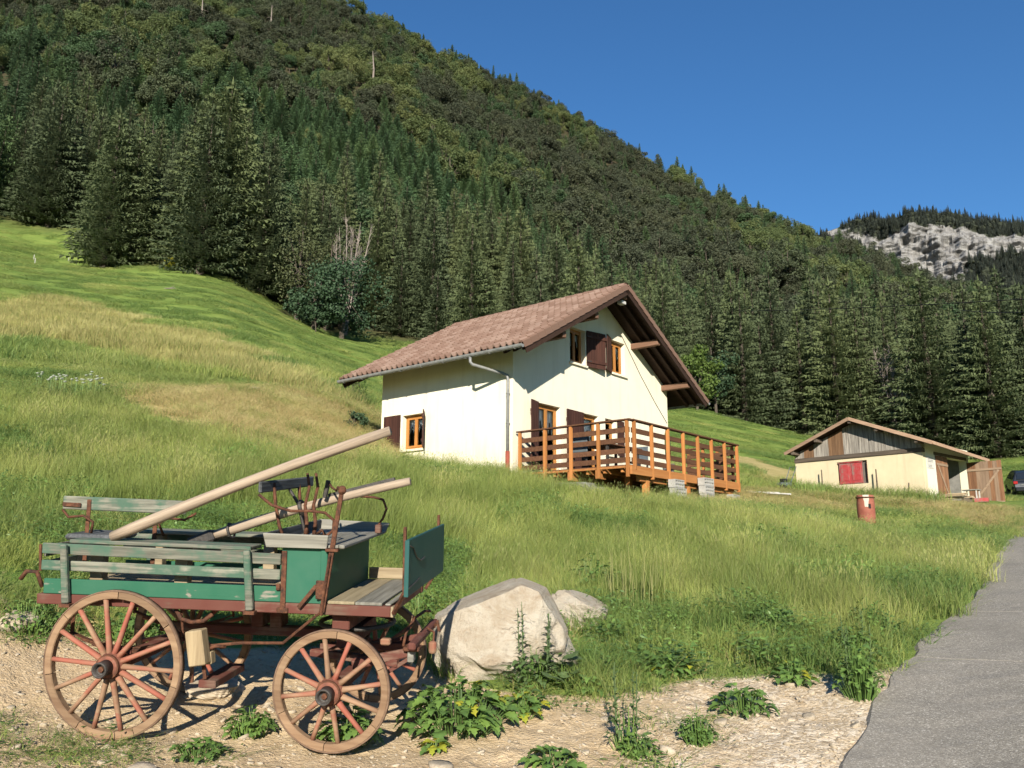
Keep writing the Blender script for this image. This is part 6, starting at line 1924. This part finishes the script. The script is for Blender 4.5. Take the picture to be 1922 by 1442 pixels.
# seat tray: flared rims and planks
for k in range(3):
    x = 1.19 + k * .19
    with W('seat_plank', M_GREYWOODY, .004) as m: m.box(x, x + .183, BW0 - .02, BW1 + .03, 1.502, 1.526)
with W('seat_front_lip', M_GREYWOODY, .008) as m: m.bar((1.775, BW0 - .01, 1.512), (1.775, BW1 + .03, 1.512), .045, .03)
def rim(p, q, r_, s_, nm='seat_rim'):
    with W(nm, M_GREYWOOD, .005) as m:
        n = (Vector(q) - Vector(p)).cross(Vector(s_) - Vector(p)).normalized() * .02
        vs = [Vector(v) for v in (p, q, r_, s_)]; vs += [v + n for v in vs]
        m.add(vs, [(0, 1, 2, 3), (7, 6, 5, 4), (0, 4, 5, 1), (1, 5, 6, 2), (2, 6, 7, 3), (3, 7, 4, 0)])
rim((1.19, BW0 - .03, 1.502), (1.67, BW0 - .03, 1.502), (1.69, BW0 - .055, 1.605), (1.17, BW0 - .055, 1.610))
rim((1.19, BW1 + .035, 1.502), (1.80, BW1 + .035, 1.502), (1.83, BW1 + .06, 1.590), (1.17, BW1 + .06, 1.61))
with W('seat_back_rim', M_BLACKWOOD, .005) as m: m.bar((1.185, BW0 - .03, 1.56), (1.185, BW1 + .03, 1.56), .022, .10)
# front backrest on bent irons, brake lever column and the tangle of seat irons
with W('front_backrest', M_BLACKWOOD, .01) as m: m.bar((1.13, -.07, 1.955), (1.16, 1.02, 1.965), .028, .088)
for y in (.18, .72):
    with W('backrest_iron', M_RUST, 0, smooth=True) as m: m.tube([(1.24, y + .02, 1.53), (1.20, y, 1.64), (1.165, y - .01, 1.82), (1.15, y - .02, 1.98)], .014, 6)
with W('backrest_iron', M_IRON, 0) as m: m.tube([(1.28, .55, 1.55), (1.22, .52, 1.80), (1.14, .50, 1.93)], .013, 6)
with W('arm_iron', M_RUST, 0, smooth=True) as m: m.tube([(1.12, -.06, 1.90), (1.22, -.04, 1.82), (1.36, 0, 1.775), (1.50, .05, 1.775), (1.60, .10, 1.76), (1.66, .14, 1.70), (1.65, .16, 1.62), (1.58, .17, 1.56), (1.47, .18, 1.54)], .012, 6)
with W('arm_iron', M_RUST, 0, smooth=True) as m: m.tube([(1.80, .95, 1.53), (1.80, .95, 1.60), (1.84, .95, 1.66), (1.87, .94, 1.74), (1.84, .93, 1.82), (1.76, .92, 1.84), (1.66, .85, 1.85)], .011, 6)
with W('seat_clamp', M_REDSILL, .006) as m: m.box(1.775, 1.825, .92, .98, 1.527, 1.60)
for y, x in ((.28, 1.38), (.34, 1.43)):
    with W('seat_iron', M_RUST, 0, smooth=True) as m: m.tube([(x, y, 1.53), (x + .01, y, 1.66), (x - .01, y, 1.80), (x + .02, y, 1.95), (x, y, 2.06)], [.020, .017, .015, .014, .012], 6)
with W('seat_iron', M_RUST, 0, smooth=True) as m: m.tube([(1.44, .35, 1.56), (1.50, .33, 1.60), (1.52, .36, 1.56), (1.46, .42, 1.55)], .014, 6)
with W('lever_hook', M_IRON, 0) as m: m.tube([(1.49, .40, 1.86), (1.52, .39, 2.00)], .020, 6)
with W('lever_hook', M_RUST, 0, smooth=True) as m: m.tube([(1.52, .39, 1.99), (1.58, .30, 1.95), (1.66, .18, 1.93), (1.70, .06, 1.94), (1.74, -.03, 1.97)], .009, 5)
with W('brake_lever', M_RUST, .003) as m: m.bar((1.645, -.030, 1.02), (1.765, -.020, 1.92), .042, .020, (0, 1, 0), .034, .018)
with W('lever_knob', M_RUST, .004) as m: m.lathe([(.02, -.03), (.034, -.01), (.030, .02), (.012, .035)], 10, Matrix.Translation((1.77, -.02, 1.945)))
with W('lever_collar', M_RUST, .004) as m: m.box(1.66, 1.76, -.052, -.002, 1.478, 1.50)
with W('lever_stay', M_RUST, .003) as m: m.bar((1.46, -.032, 1.05), (1.60, -.045, 1.22), .030, .018, (0, 1, 0))
with W('lever_stay', M_RUST, 0) as m: m.tube([(1.70, -.055, 1.46), (1.665, -.055, 1.18), (1.645, -.045, 1.00)], .010, 5)
with W('ratchet', M_RUST, .006) as m: m.box(1.595, 1.665, -.050, -.032, 1.12, 1.26)
# footwell far side board, front bearer, dash board with its posts
with W('footwell_side', M_TANWOOD, .006) as m: m.box(1.67, 2.06, BW1 - .024, BW1, 1.101, 1.20)
with W('front_bearer', M_REDSILL, .008) as m: m.box(2.105, 2.165, BW0 + .0715, BW1 - .0715, 1.0, 1.065)
with W('foot_rest', M_GREYWOODY, .006) as m: m.bar((2.14, BW0 + .03, 1.083), (2.14, BW1 - .06, 1.083), .045, .016)
with W('dash_board', M_TEAL, .006) as m: m.box(2.318, 2.340, -.165, 1.205, 1.178, 1.600)
with W('dash_edge', M_TEAL, .003) as m: m.box(2.312, 2.346, -.185, -.1655, 1.182, 1.596)
for y, zt_ in ((-.15, 1.69), (1.12, 1.685)):
    with W('dash_post', M_RUST, .003) as m: m.bar((2.20, y + .12 if y < .5 else y - .02, 1.03), (2.301, y + .02, 1.20), .030, .022)
    with W('dash_post', M_RUST, .003) as m: m.bar((2.302, y + .02, 1.19), (2.303, y, zt_), .030, .022, (1, 0, 0))
with W('dash_crack_strap', M_IRON, 0) as m: m.tube([(2.344, -.16, 1.555), (2.345, -.05, 1.53), (2.345, .08, 1.44), (2.345, .22, 1.40), (2.344, .36, 1.41)], .006, 4)
with W('dash_strap', M_IRON, 0) as m: m.tube([(2.344, -.16, 1.245), (2.344, .05, 1.255), (2.344, .20, 1.27)], .006, 4)
# running gear: axles, springs, reach, turntable
with W('rear_axle', M_REDSILL, .006) as m: m.box(-.045, .045, .02, TRACK - .07, WRR - .05, WRR + .045)
with W('front_axle', M_REDSILL, .006) as m: m.box(WB - .045, WB + .045, .02, TRACK - .07, WRF - .05, WRF + .045)
def spring(x, y, z, L, along):
    for k in range(4):
        l = L * (1 - .2 * k) / 2
        pts = []
        for i in range(9):
            t = -1 + i / 4
            o = t * l; zz = z + .10 * (t * t) * (1 - .2 * k) ** 2 - .012 * k
            pts.append((x + o, y, zz) if along == 'x' else (x, y + o, zz))
        with W('spring_leaf', M_RUST, 0) as m:
            for a, b in zip(pts[:-1], pts[1:]): m.bar(a, b, .045, .009)
for y in (.12, TRACK - .20): spring(0, y, WRR + .09, .95, 'x')
spring(WB, .58, WRF + .16, .80, 'y')
for y in (.12, TRACK - .20):
    for x in (-.47, .47):
        with W('spring_shackle', M_RUST, .003) as m: m.bar((x, y, WRR + .17), (x * .96, y - .02, 1.0), .03, .012)
    with W('spring_block', M_REDSILL, .005) as m: m.box(-.06, .06, y - .04, y + .04, WRR + .046, WRR + .085)
    with W('spring_iron', M_RUST, 0, smooth=True) as m: m.tube([(.42, y - .05, .99), (.47, y - .05, .91), (.56, y - .05, .885), (.66, y - .05, .90), (.73, y - .05, .955)], .018, 6)
with W('reach_pole', M_REDSILL, .01) as m: m.box(.04, WB - .06, .53, .63, .70, .775)
for x in (.86, 1.02):
    with W('reach_post', M_REDSILL, .006) as m: m.box(x, x + .10, .50, .66, .776, .994)
with W('bolster', M_REDSILL, .008) as m: m.box(WB - .07, WB + .07, .12, TRACK - .17, .86, .984)
with W('turntable_ring', M_IRON, 0) as m: m.tube([(WB + .30 * math.cos(a), .58 + .30 * math.sin(a), .835) for a in np.linspace(0, 6.283, 33)], .020, 6)
with W('turntable_plate', M_REDSILL, .006) as m: m.box(WB - .06, WB + .06, .22, .94, .70, .815)
with W('king_pin', M_IRON, 0) as m: m.tube([(WB, .58, .45), (WB, .58, .86)], .024, 8)
for y in (.30, .86):
    with W('hound', M_REDSILL, .006) as m: m.bar((WB - .35, .58 + (y - .58) * .4, .60), (WB + .42, y, .585), .055, .06)
# brake: block by the rear tyre, its hanger and beam
with W('brake_block', M_BLOCK, .008) as m:
    m.bar((.655, -.045, .855), (.700, -.045, .595), .105, .135, (1, 0, 0))
with W('brake_block_back', M_BLOCK, .006) as m: m.bar((.735, .040, .68), (.745, .040, .585), .08, .05, (1, 0, 0))
with W('brake_hanger', M_RUST, .003) as m: m.bar((.70, .015, .58), (.715, .02, .47), .028, .018, (0, 1, 0))
with W('brake_beam', M_REDSILL, .006) as m: m.box(.66, .80, .02, .55, .40, .46)
with W('brake_rod', M_RUST, 0) as m: m.tube([(.74, .04, .72), (.95, .10, .735), (1.30, .10, .75), (1.63, .0, 1.02)], .012, 6)
with W('brake_bracket', M_RUST, 0, smooth=True) as m: m.tube([(.735, .02, .70), (.78, .03, .72), (.85, .05, .715), (.80, .08, .70)], .014, 6)
# fore-carriage: shaft stub, bracket, splinter bar, pole iron hoop
with W('shaft_stub', M_REDSILL, .012) as m: m.bar((WB + .05, .30, .56), (2.245, .32, .665), .065, .085, (0, 0, 1), .05, .07)
with W('shaft_stub', M_REDSILL, .012) as m: m.bar((WB + .05, .86, .56), (2.245, .88, .665), .065, .085, (0, 0, 1), .05, .07)
with W('shaft_stay', M_REDSILL, .004) as m: m.bar((2.02, .30, .47), (2.25, .31, .62), .03, .03)
with W('stub_iron', M_RUST, .006) as m: m.box(2.215, 2.345, .24, .36, .690, .722)
with W('stub_block', M_GREYWOOD, .006) as m: m.box(2.245, 2.295, .27, .35, .60, .689)
with W('splinter_bar', M_REDSILL, .014) as m: m.bar((2.30, .16, .745), (2.30, 1.06, .755), .065, .06)
with W('splinter_hook', M_RUST, 0) as m: m.tube([(2.33, .90, .75), (2.36, .88, .80), (2.38, .86, .72)], .014, 6)
with W('trace_peg', M_SPOKE, .01) as m: m.lathe([(.022, 0), (.034, .015), (.034, .085), (.026, .10)], 10, Matrix.Translation((2.40, .50, .62)))
with W('trace_iron', M_RUST, 0) as m: m.tube([(2.33, .60, .80), (2.40, .55, .78), (2.40, .52, .70)], .010, 5)
with W('pole_hoop', M_RUST, 0, smooth=True) as m: m.tube([(2.19, .36, .70), (2.20, .40, .80), (2.25, .50, .90), (2.30, .64, .93), (2.31, .80, .90)], .012, 6)
with W('axle_knuckle', M_SPOKE, .01) as m: m.box(2.02, 2.10, .28, .34, .72, .77)

# ------------------------------------------------------------------ the two loose shafts lying across the wagon
def wagon_pt(v): return _WM @ Vector(v)
def pole(a, b, r0, r1, label, name='wooden_shaft'):
    A, B = wagon_pt(a), wagon_pt(b)
    o = empty(name, A, 0, label, 'pole', 'loose shafts lying on the wagon')
    d = (B - A); L = d.length
    o.rotation_mode = 'QUATERNION'
    o.rotation_quaternion = Vector((1, 0, 0)).rotation_difference(d.normalized())
    mb = MB(); n = 14
    pts = [(L * t, .012 * math.sin(3.1 * t + .4), .028 * math.sin(3.14 * t)) for t in np.linspace(0, 1, n)]
    rr = [r0 + (r1 - r0) * t + .002 * math.sin(9 * t) for t in np.linspace(0, 1, n)]
    rr[0] *= .9; rr[-1] *= .93
    mb.tube(pts, rr, 12); mb.build('shaft', M_POLE, o, True)
    return o, L, pts
pole((-.16, .10, 1.525), (2.14, -.04, 2.405), .047, .037, 'longer pale wooden shaft slanting up from the wagon to the house wall')
o2, L2, p2 = pole((.50, .50, 1.515), (2.19, .46, 2.005), .043, .033, 'shorter pale wooden shaft lying lower across the wagon seat')
mb = MB(); mb.bar((-.22, 0, -.03), (.02, 0, 0), .13, .11); mb.build('socket', M_IRON, o2, bevel=.02)
mb = MB(); mb.tube([(.16, .06 * math.cos(a), .06 * math.sin(a)) for a in np.linspace(0, 6.283, 17)], .010, 5); mb.build('hoop', M_IRON, o2)
mb = MB(); mb.tube([(L2 * .46, .056 * math.cos(a), .026 + .056 * math.sin(a)) for a in np.linspace(0, 6.283, 17)], .016, 5); mb.build('hoop', M_IRON, o2)
mb = MB(); mb.bar((L2 * .60, 0, .06), (L2 * .93, 0, .045), .03, .04); mb.build('shaft_iron', M_IRON, o2)
# ------------------------------------------------------------------ rocks
def rock_mesh(name, seed, sx, sy, sz, sub=4, rough=.22, facets=(), mat=None):
    import bmesh
    bm = bmesh.new(); bmesh.ops.create_icosphere(bm, subdivisions=sub, radius=1.0)
    rs = np.random.default_rng(seed); off = rs.uniform(0, 50, 3)
    co = np.array([v.co for v in bm.verts])
    def n3(p, s): return (vnoise(p[:, 0] + off[0] + p[:, 2] * .7, p[:, 1] + off[1] - p[:, 2] * .6, s, seed) - .5)
    d = 1 + rough * 1.6 * n3(co, .9) + rough * .9 * n3(co * 1.0 + 3, .35) + rough * .35 * n3(co + 9, .12)
    co = co * d[:, None]
    for nx, ny, nz, k in facets:                      # plane cuts give the broken faces
        nv = np.array([nx, ny, nz]); nv = nv / np.linalg.norm(nv)
        t = co @ nv; over = np.maximum(0, t - k)
        co = co - nv[None, :] * (over * .93)[:, None]
    co = co * np.array([sx, sy, sz])
    for v, c in zip(bm.verts, co): v.co = c
    me = bpy.data.meshes.new(name); bm.to_mesh(me); bm.free()
    me.materials.append(mat or M_ROCK); me.shade_smooth()
    return me
def boulder(px, py, wpx, hpx, depth_r, seed, label, facets, rough, rz, sink=.25, name='boulder', yk=.8, mat=None, nf=0):
    x, y, z = ground_hit(px, py)
    k = math.hypot(x, y) / 1555
    sx, H = wpx * k / 2, hpx * k
    rs = np.random.default_rng(seed + 500)
    facets = list(facets)
    for _ in range(nf):
        v = rs.normal(size=3); v[2] = abs(v[2]) * .8; v[1] -= .3
        facets.append((v[0], v[1], v[2], rs.uniform(.80, .95)))
    me = rock_mesh(name, seed, sx, sx * yk, H * .62, 6, rough, facets, mat)
    me.shade_flat() if nf == 0 else me.set_sharp_from_angle(angle=R(16))
    o = link_mesh(name, me, None, (x, y + sx * yk * .5, z + H * .62 * (1 - sink) - .02), (0, 0, rz))
    tag(o, label, 'boulder')
    return o
boulder(945, 1278, 290, 208, 0, 41, 'large pale limestone boulder in front of the wagon', [(-.40, -.10, .90, .50), (0, -.1, 1, .70), (.95, -.2, .55, .72), (.35, -.1, .93, .70), (-.97, -.2, .1, .86), (.05, -1, .30, .66), (-.3, -.9, .25, .72), (.6, -.8, .1, .78)], .26, .0, .30, nf=14)
boulder(1088, 1184, 130, 76, 0, 43, 'smaller yellowish boulder behind the large one on its right', [(.35, -.3, .85, .5), (-.6, -.5, .6, .7)], .3, .3, .2, nf=10)
boulder(400, 1312, 92, 40, 0, 47, 'flat pale stone on the dirt between the wagon wheels', [(0, -.3, 1, .35)], .3, .2, .35, 'flat_stone', mat=M_STONE)
boulder(30, 1188, 60, 34, 0, 49, 'pale stone at the left edge behind the wagon', [(0, -.4, 1, .5)], .3, 1.0, .3, 'flat_stone', mat=M_STONE)
for k, (px, py, w, lab) in enumerate(((415, 648, 16, 'small pale stone on the upper green meadow'), (476, 736, 20, 'small pale stone on top of the mown bank'))):
    x, y, z = ground_hit(px, py, 15, 110); q = math.hypot(x, y) / 1555
    o = link_mesh('field_stone', rock_mesh('field_stone', 60 + k, w * q / 2, w * q / 2, w * q * .3, 3, .3, [(0, 0, 1, .5)], M_STONE), None, (x, y, z + w * q * .15)); tag(o, lab, 'stone')
# loose stones and gravel on the dirt: nobody could count them
def gravel():
    protos = [rock_mesh('pebble', 80 + k, 1, .8, .55, 2, .3, [(0, 0, 1, .5)], M_STONE) for k in range(4)]
    n = 15000
    r = np.sqrt(rng.uniform(5.6 ** 2, 11.5 ** 2, n)); a = rng.uniform(-.62, .62, n)
    x, y = r * np.sin(a), r * np.cos(a); z = zt(x, y)
    dirt, dry, straw, forest, grav = zones(x, y, z)
    k = (dirt > .55) & (sd_poly(x, y, ROAD_POLY[::4]) < .12) & (rng.random(n) < .35 + .65 * grav)
    x, y, z, grav = x[k], y[k], z[k], grav[k]; n = len(x)
    s = np.exp(rng.normal(math.log(.0095), .55, n)); s = np.where(rng.random(n) < .02, s * 3.0, s)
    scatter('gravel', proto_collection('pebble', protos), np.c_[x, y, z + s * .1], rng.uniform(0, 6.28, (n, 3)) * np.array([.08, .08, 1]), np.c_[s, s, s], rng.integers(0, 4, n), 'loose pale gravel and small stones on the bare dirt', 'gravel')
gravel()

# ------------------------------------------------------------------ leafy weeds: each plant carries its leaves
def lobed_leaf(name, mat, L=1.0, lobes=5, seed=0, fold=.18, w=.5):
    """one jagged leaf along +x with a folded midrib"""
    rs = np.random.default_rng(seed)
    n = 11; V = []; F = []
    for i in range(n):
        t = i / (n - 1)
        env = math.sin(math.pi * min(1, .06 + .94 * t) ** .75) * w
        tooth = 1.0 if i % 2 == 0 else .62
        wd = max(.012, env * tooth * rs.uniform(.85, 1.1))
        zc = .16 * math.sin(math.pi * t) - .22 * t * t
        V += [(t * L, 0, zc), (t * L + .05 * (i % 2 == 0), wd, zc + fold * wd - .10 * wd * wd), (t * L + .05 * (i % 2 == 0), -wd, zc + fold * wd - .10 * wd * wd)]
    for i in range(n - 1):
        a, b = 3 * i, 3 * i + 3
        F += [(a, b, b + 1, a + 1), (a, a + 2, b + 2, b)]
    return np_mesh(name, np.array(V), np.array(F), mat, True)
LEAVES = [lobed_leaf('leaf', M_WEED, 1, 5, 1), lobed_leaf('leaf', M_WEED, 1, 5, 2, .1, .42), lobed_leaf('leaf', M_WEED, 1, 5, 3, .24, .55)]
LEAFY = [lobed_leaf('leaf', M_WEEDYELLOW, 1, 5, 4)]
LEAFP = [lobed_leaf('leaf', M_WEEDPALE, 1, 5, 5, .1, .22), lobed_leaf('leaf', M_WEEDPALE, 1, 5, 6, .15, .26)]
def round_leaf():
    V = [(0, 0, 0)]; n = 16
    for ring, (rr, zz) in enumerate(((.5, .07), (1.0, .02))):
        for i in range(n):
            a = math.pi * 2 * i / n; k = 1 - .25 * math.exp(-((a - math.pi) ** 2) * 3) if ring else 1
            V.append((rr * math.cos(a) * k * .55 + .45, rr * math.sin(a) * .55 * k, zz + .05 * math.sin(3 * a) * rr))
    F3 = [(0, 1 + i, 1 + (i + 1) % n) for i in range(n)]; F4 = [(1 + i, 1 + n + i, 1 + n + (i + 1) % n, 1 + (i + 1) % n) for i in range(n)]
    return np_mesh('leaf', np.array(V), [np.array(F3), np.array(F4)], M_WEEDPALE, True)
LEAFR = [round_leaf()]
def weed(px, py, wpx, hpx, n, leaves, label, name='weed_plant', size=.16, stalk=0, rz=None, group=None, yellow=0, sink=0):
    x, y, z = ground_hit(px, py)
    k = math.hypot(x, y) / 1555
    rad, H = wpx * k / 2, hpx * k
    if leaves is LEAVES: n = min(270, int(n * 2.6)); size *= .72
    Hl = H * (.75 if leaves is LEAVES else (.5 if stalk else 1.0))
    o = empty(name, (x, y, z - .01), 0, label, 'plant', group)
    stem = MB()
    for i in range(n):
        a = 2.39996 * i + random.uniform(-.4, .4); q = math.sqrt((i + .5) / n)
        bx, by = math.cos(a) * rad * q * .75, math.sin(a) * rad * q * .75
        wz = Z(x + bx, y + by) - z
        hz = Hl * (1 - .75 * q ** 1.6) * random.uniform(.45, 1.0) + .03
        me = random.choice(leaves if random.random() > yellow else LEAFY)
        s = size * random.uniform(.65, 1.25)
        lf = link_mesh('leaf', me, o, (bx, by, wz + hz), (random.uniform(-.35, .35), random.uniform(-.35, .25) + .15 * q, a + random.uniform(-.6, .6)), s)
        stem.tube([(bx * .55, by * .55, wz - .03), (bx * .85, by * .85, wz + hz * .6), (bx, by, wz + hz)], [.005, .004, .003], 4, False)
    stem.build('stems', M_WEED, o)
    for q in range(stalk):
        a = random.uniform(0, 6.28); h = H * random.uniform(.8, 1.0); sx, sy = math.cos(a) * rad * .4, math.sin(a) * rad * .4
        mb = MB(); mb.tube([(sx, sy, -.03), (sx * 1.15, sy * 1.1, h * .5), (sx * 1.25, sy * 1.2, h)], [.006, .005, .003], 5, False); mb.build('stalk', M_WEEDPALE, o)
        m = max(8, int(h / .035))
        for j in range(m):
            t = .25 + .73 * j / m; b = 2.4 * j
            link_mesh('leaf', random.choice(LEAFP), o, (sx * (1 + .2 * t), sy * (1 + .15 * t), h * t), (0, random.uniform(-.7, -.1), b), (.13 - .09 * t) * random.uniform(.7, 1.2))
    return o
weed(862, 1368, 240, 108, 84, LEAVES, 'big leafy green plant below the boulder, widest of the weeds', size=.17, yellow=.02)
weed(985, 1342, 96, 52, 26, LEAVES, 'bright leafy weed right of the widest plant below the boulder', size=.14, yellow=.14)
weed(820, 1412, 44, 22, 9, LEAVES, 'small yellowish weed at the lower edge of the widest plant', size=.12, yellow=.6)
weed(655, 1398, 118, 72, 30, LEAVES, 'leafy green weed at the foot of the front wagon wheel', size=.16)
weed(470, 1385, 100, 62, 44, LEAVES, 'bushy green weed between the two wagon wheels', size=.085)
weed(378, 1425, 110, 30, 22, LEAVES, 'low green weed at the bottom edge below the rear wheel', size=.10)
weed(1005, 1288, 120, 150, 56, LEAFP, 'tall grey green weed growing up against the boulder', size=.12, stalk=5)
weed(1052, 1288, 70, 60, 9, LEAFR, 'large round grey leaved plant right of the boulder', size=.20)
weed(1105, 1300, 70, 36, 14, LEAVES, 'small leafy weed at the dirt edge right of the boulder', size=.13)
weed(1180, 1410, 84, 150, 26, LEAFP, 'tall thin weed with upright stalks on the gravel', size=.10, stalk=4)
weed(1200, 1418, 90, 44, 34, LEAVES, 'low bushy weed around the foot of the tall thin weed', size=.07)
weed(1255, 1264, 100, 46, 26, LEAVES, 'dark leafy weed at the gravel edge with one yellow leaf', size=.14, yellow=.05)
weed(1296, 1268, 26, 34, 7, LEAFY, 'bright yellow leaved weed at the gravel edge', size=.10)
weed(1312, 1392, 84, 56, 60, LEAVES, 'round dark bushy weed in the middle of the gravel', size=.06)
weed(1398, 1336, 118, 56, 30, LEAVES, 'spreading leafy weed on the gravel right of the round one', size=.14)
weed(1494, 1276, 80, 44, 24, LEAVES, 'leafy weed at the grass edge left of the road plant', size=.13, yellow=.06)
weed(1618, 1308, 92, 130, 60, LEAVES, 'tall pale leafy weed growing at the edge of the road', size=.09, stalk=4)
weed(1600, 1240, 120, 84, 60, LEAVES, 'bushy weeds behind the tall weed at the road edge', size=.09, stalk=2)
weed(1640, 1200, 120, 90, 60, LEAVES, 'dense weed bush beside the lane nearest the road joint', size=.09)
weed(1450, 1195, 150, 70, 50, LEAVES, 'leafy weeds standing in front of the tall grass', size=.13)
weed(1390, 1150, 120, 66, 40, LEAVES, 'upper leafy weeds within the tall grass above the gravel', size=.12)
weed(1120, 1118, 130, 110, 60, LEAVES, 'dark leafy weed bush in the grass right above the boulder', size=.11)
weed(1150, 1160, 90, 60, 26, LEAVES, 'broad leaved weed right of the smaller boulder', size=.14)
weed(60, 1190, 130, 60, 60, LEAVES, 'low dark herb patch at the left edge behind the wagon', size=.08)
weed(250, 1205, 130, 66, 60, LEAVES, 'green herb patch seen through the rear wagon wheel', size=.09)
weed(110, 1165, 130, 50, 46, LEAVES, 'green herb patch below the tail end of the wagon', size=.09)
weed(790, 1165, 110, 70, 40, LEAVES, 'green herb patch between dash board and boulder', size=.09)
weed(1040, 1436, 110, 26, 16, LEAVES, 'low pale leafy plant at the bottom edge of the photo', size=.15)

# yellow reed stems standing in the grass
x, y, z = ground_hit(1195, 1150)
o = empty('reed_clump', (x, y, z), 0, 'clump of yellow dry upright stems in the tall grass', 'plant')
for k in range(34):
    mb = MB(); a = random.uniform(0, 6.28); q = .34 * math.sqrt(random.random()); h = random.uniform(.55, .95)
    px_, py_ = math.cos(a) * q * 1.3, math.sin(a) * q * .7
    mb.tube([(px_, py_, -.05), (px_ * 1.05, py_, h * .5), (px_ * 1.15 + random.uniform(-.05, .05), py_ * 1.1, h)], [.006, .005, .002], 4, False); mb.build('stem', M_GRASSDRY, o)

# white flowering umbels on the left bank
x, y, z = ground_hit(132, 748, 8, 60)
o = empty('umbel_flower_patch', (x, y, z), 0, 'patch of white flowering umbels on the left bank', 'flowers')
for k in range(38):
    mb = MB(); a = random.uniform(0, 6.28); q = math.sqrt(random.random())
    sx, sy, h = math.cos(a) * q * .95, math.sin(a) * q * .7, random.uniform(.38, .58)
    zz = Z(x + sx, y + sy) - z
    mb.tube([(sx, sy, zz - .05), (sx, sy, zz + h)], .006, 4, False); st = mb.build('stem', M_WEED, o)
    mb = MB(); mb.lathe([(.01, 0), (.04, .02), (.045, .03), (.02, .04)], 7, Matrix.Translation((sx, sy, zz + h))); mb.build('umbel', M_FLOWER, st)
# shrubs on the mown bank left of the house
for px, py, w, h, lab in ((668, 756, 56, 62, 'light green shrub sprig on the bank crest left of the chalet'), (668, 806, 48, 34, 'small dark bush on the mown bank left of the chalet wall')):
    x, y, z = ground_hit(px, py, 10, 60); k = math.hypot(x, y) / 1555
    kd = broad_kind(90 + px % 7 + py, h * k, w * k * .5, M_BROADBRIGHT if h > 50 else M_BROADDARK, trunk=.02, nblob=16, nleaf=40, leaf=.07, low=.02)
    o = empty('shrub', (x, y, z - .03), 0, lab, 'shrub'); link_mesh('foliage', kd[0], o); link_mesh('stem', kd[1], o)
# white marker posts of the pasture fence
for k, (px, py, w) in enumerate(((62, 492, 'first'), (64, 499, 'second'), (127, 496, 'third'), (188, 505, 'fourth'))):
    x, y, z = ground_hit(px, py, 40, 118)
    o = empty('fence_stake', (x, y, z), 0, '%s white pasture stake from the left below the spruces' % w, 'stake', 'white pasture stakes')
    mb = MB(); mb.tube([(0, 0, -.2), (.02, 0, .55)], [.035, .03], 6); mb.build('shaft', M_WHITE, o)
x, y, z = ground_hit(316, 548, 30, 110)
o = empty('fallen_branch', (x, y, z + .12), R(-32), 'thin dead branch lying on the upper meadow', 'branch')
mb = MB(); mb.tube([(-.9, 0, .2), (0, .05, .05), (.9, 0, -.1)], [.03, .05, .03], 6); mb.tube([(0, .05, .05), (.3, .3, .3)], [.03, .01], 5); mb.build('limb', M_PALEBARK, o)
# power cables crossing in front of the wood on the right
for k, (pa, pb, ra, rb_, lab) in enumerate((((1385, 582), (1960, 536), 70, 46, 'upper thin power cable across the wood on the right'), ((1800, 578), (1960, 560), 60, 46, 'lower thin power cable near the right edge'))):
    d0, d1 = ray(*pa), ray(*pb)
    A = Vector(d0 / math.hypot(d0[0], d0[1]) * ra) + Vector((0, 0, EYE)); B = Vector(d1 / math.hypot(d1[0], d1[1]) * rb_) + Vector((0, 0, EYE))
    B2 = B + (B - A) * .9
    mb = MB(); n = 30; pts = []
    for i in range(n + 1):
        t = i / n; p = A.lerp(B2, t); p.z -= 1.4 * 4 * t * (1 - t) * .35; pts.append(p)
    mb.tube(pts, .026, 4); o = mb.build('power_cable', M_BLACK); tag(o, lab, 'cable')
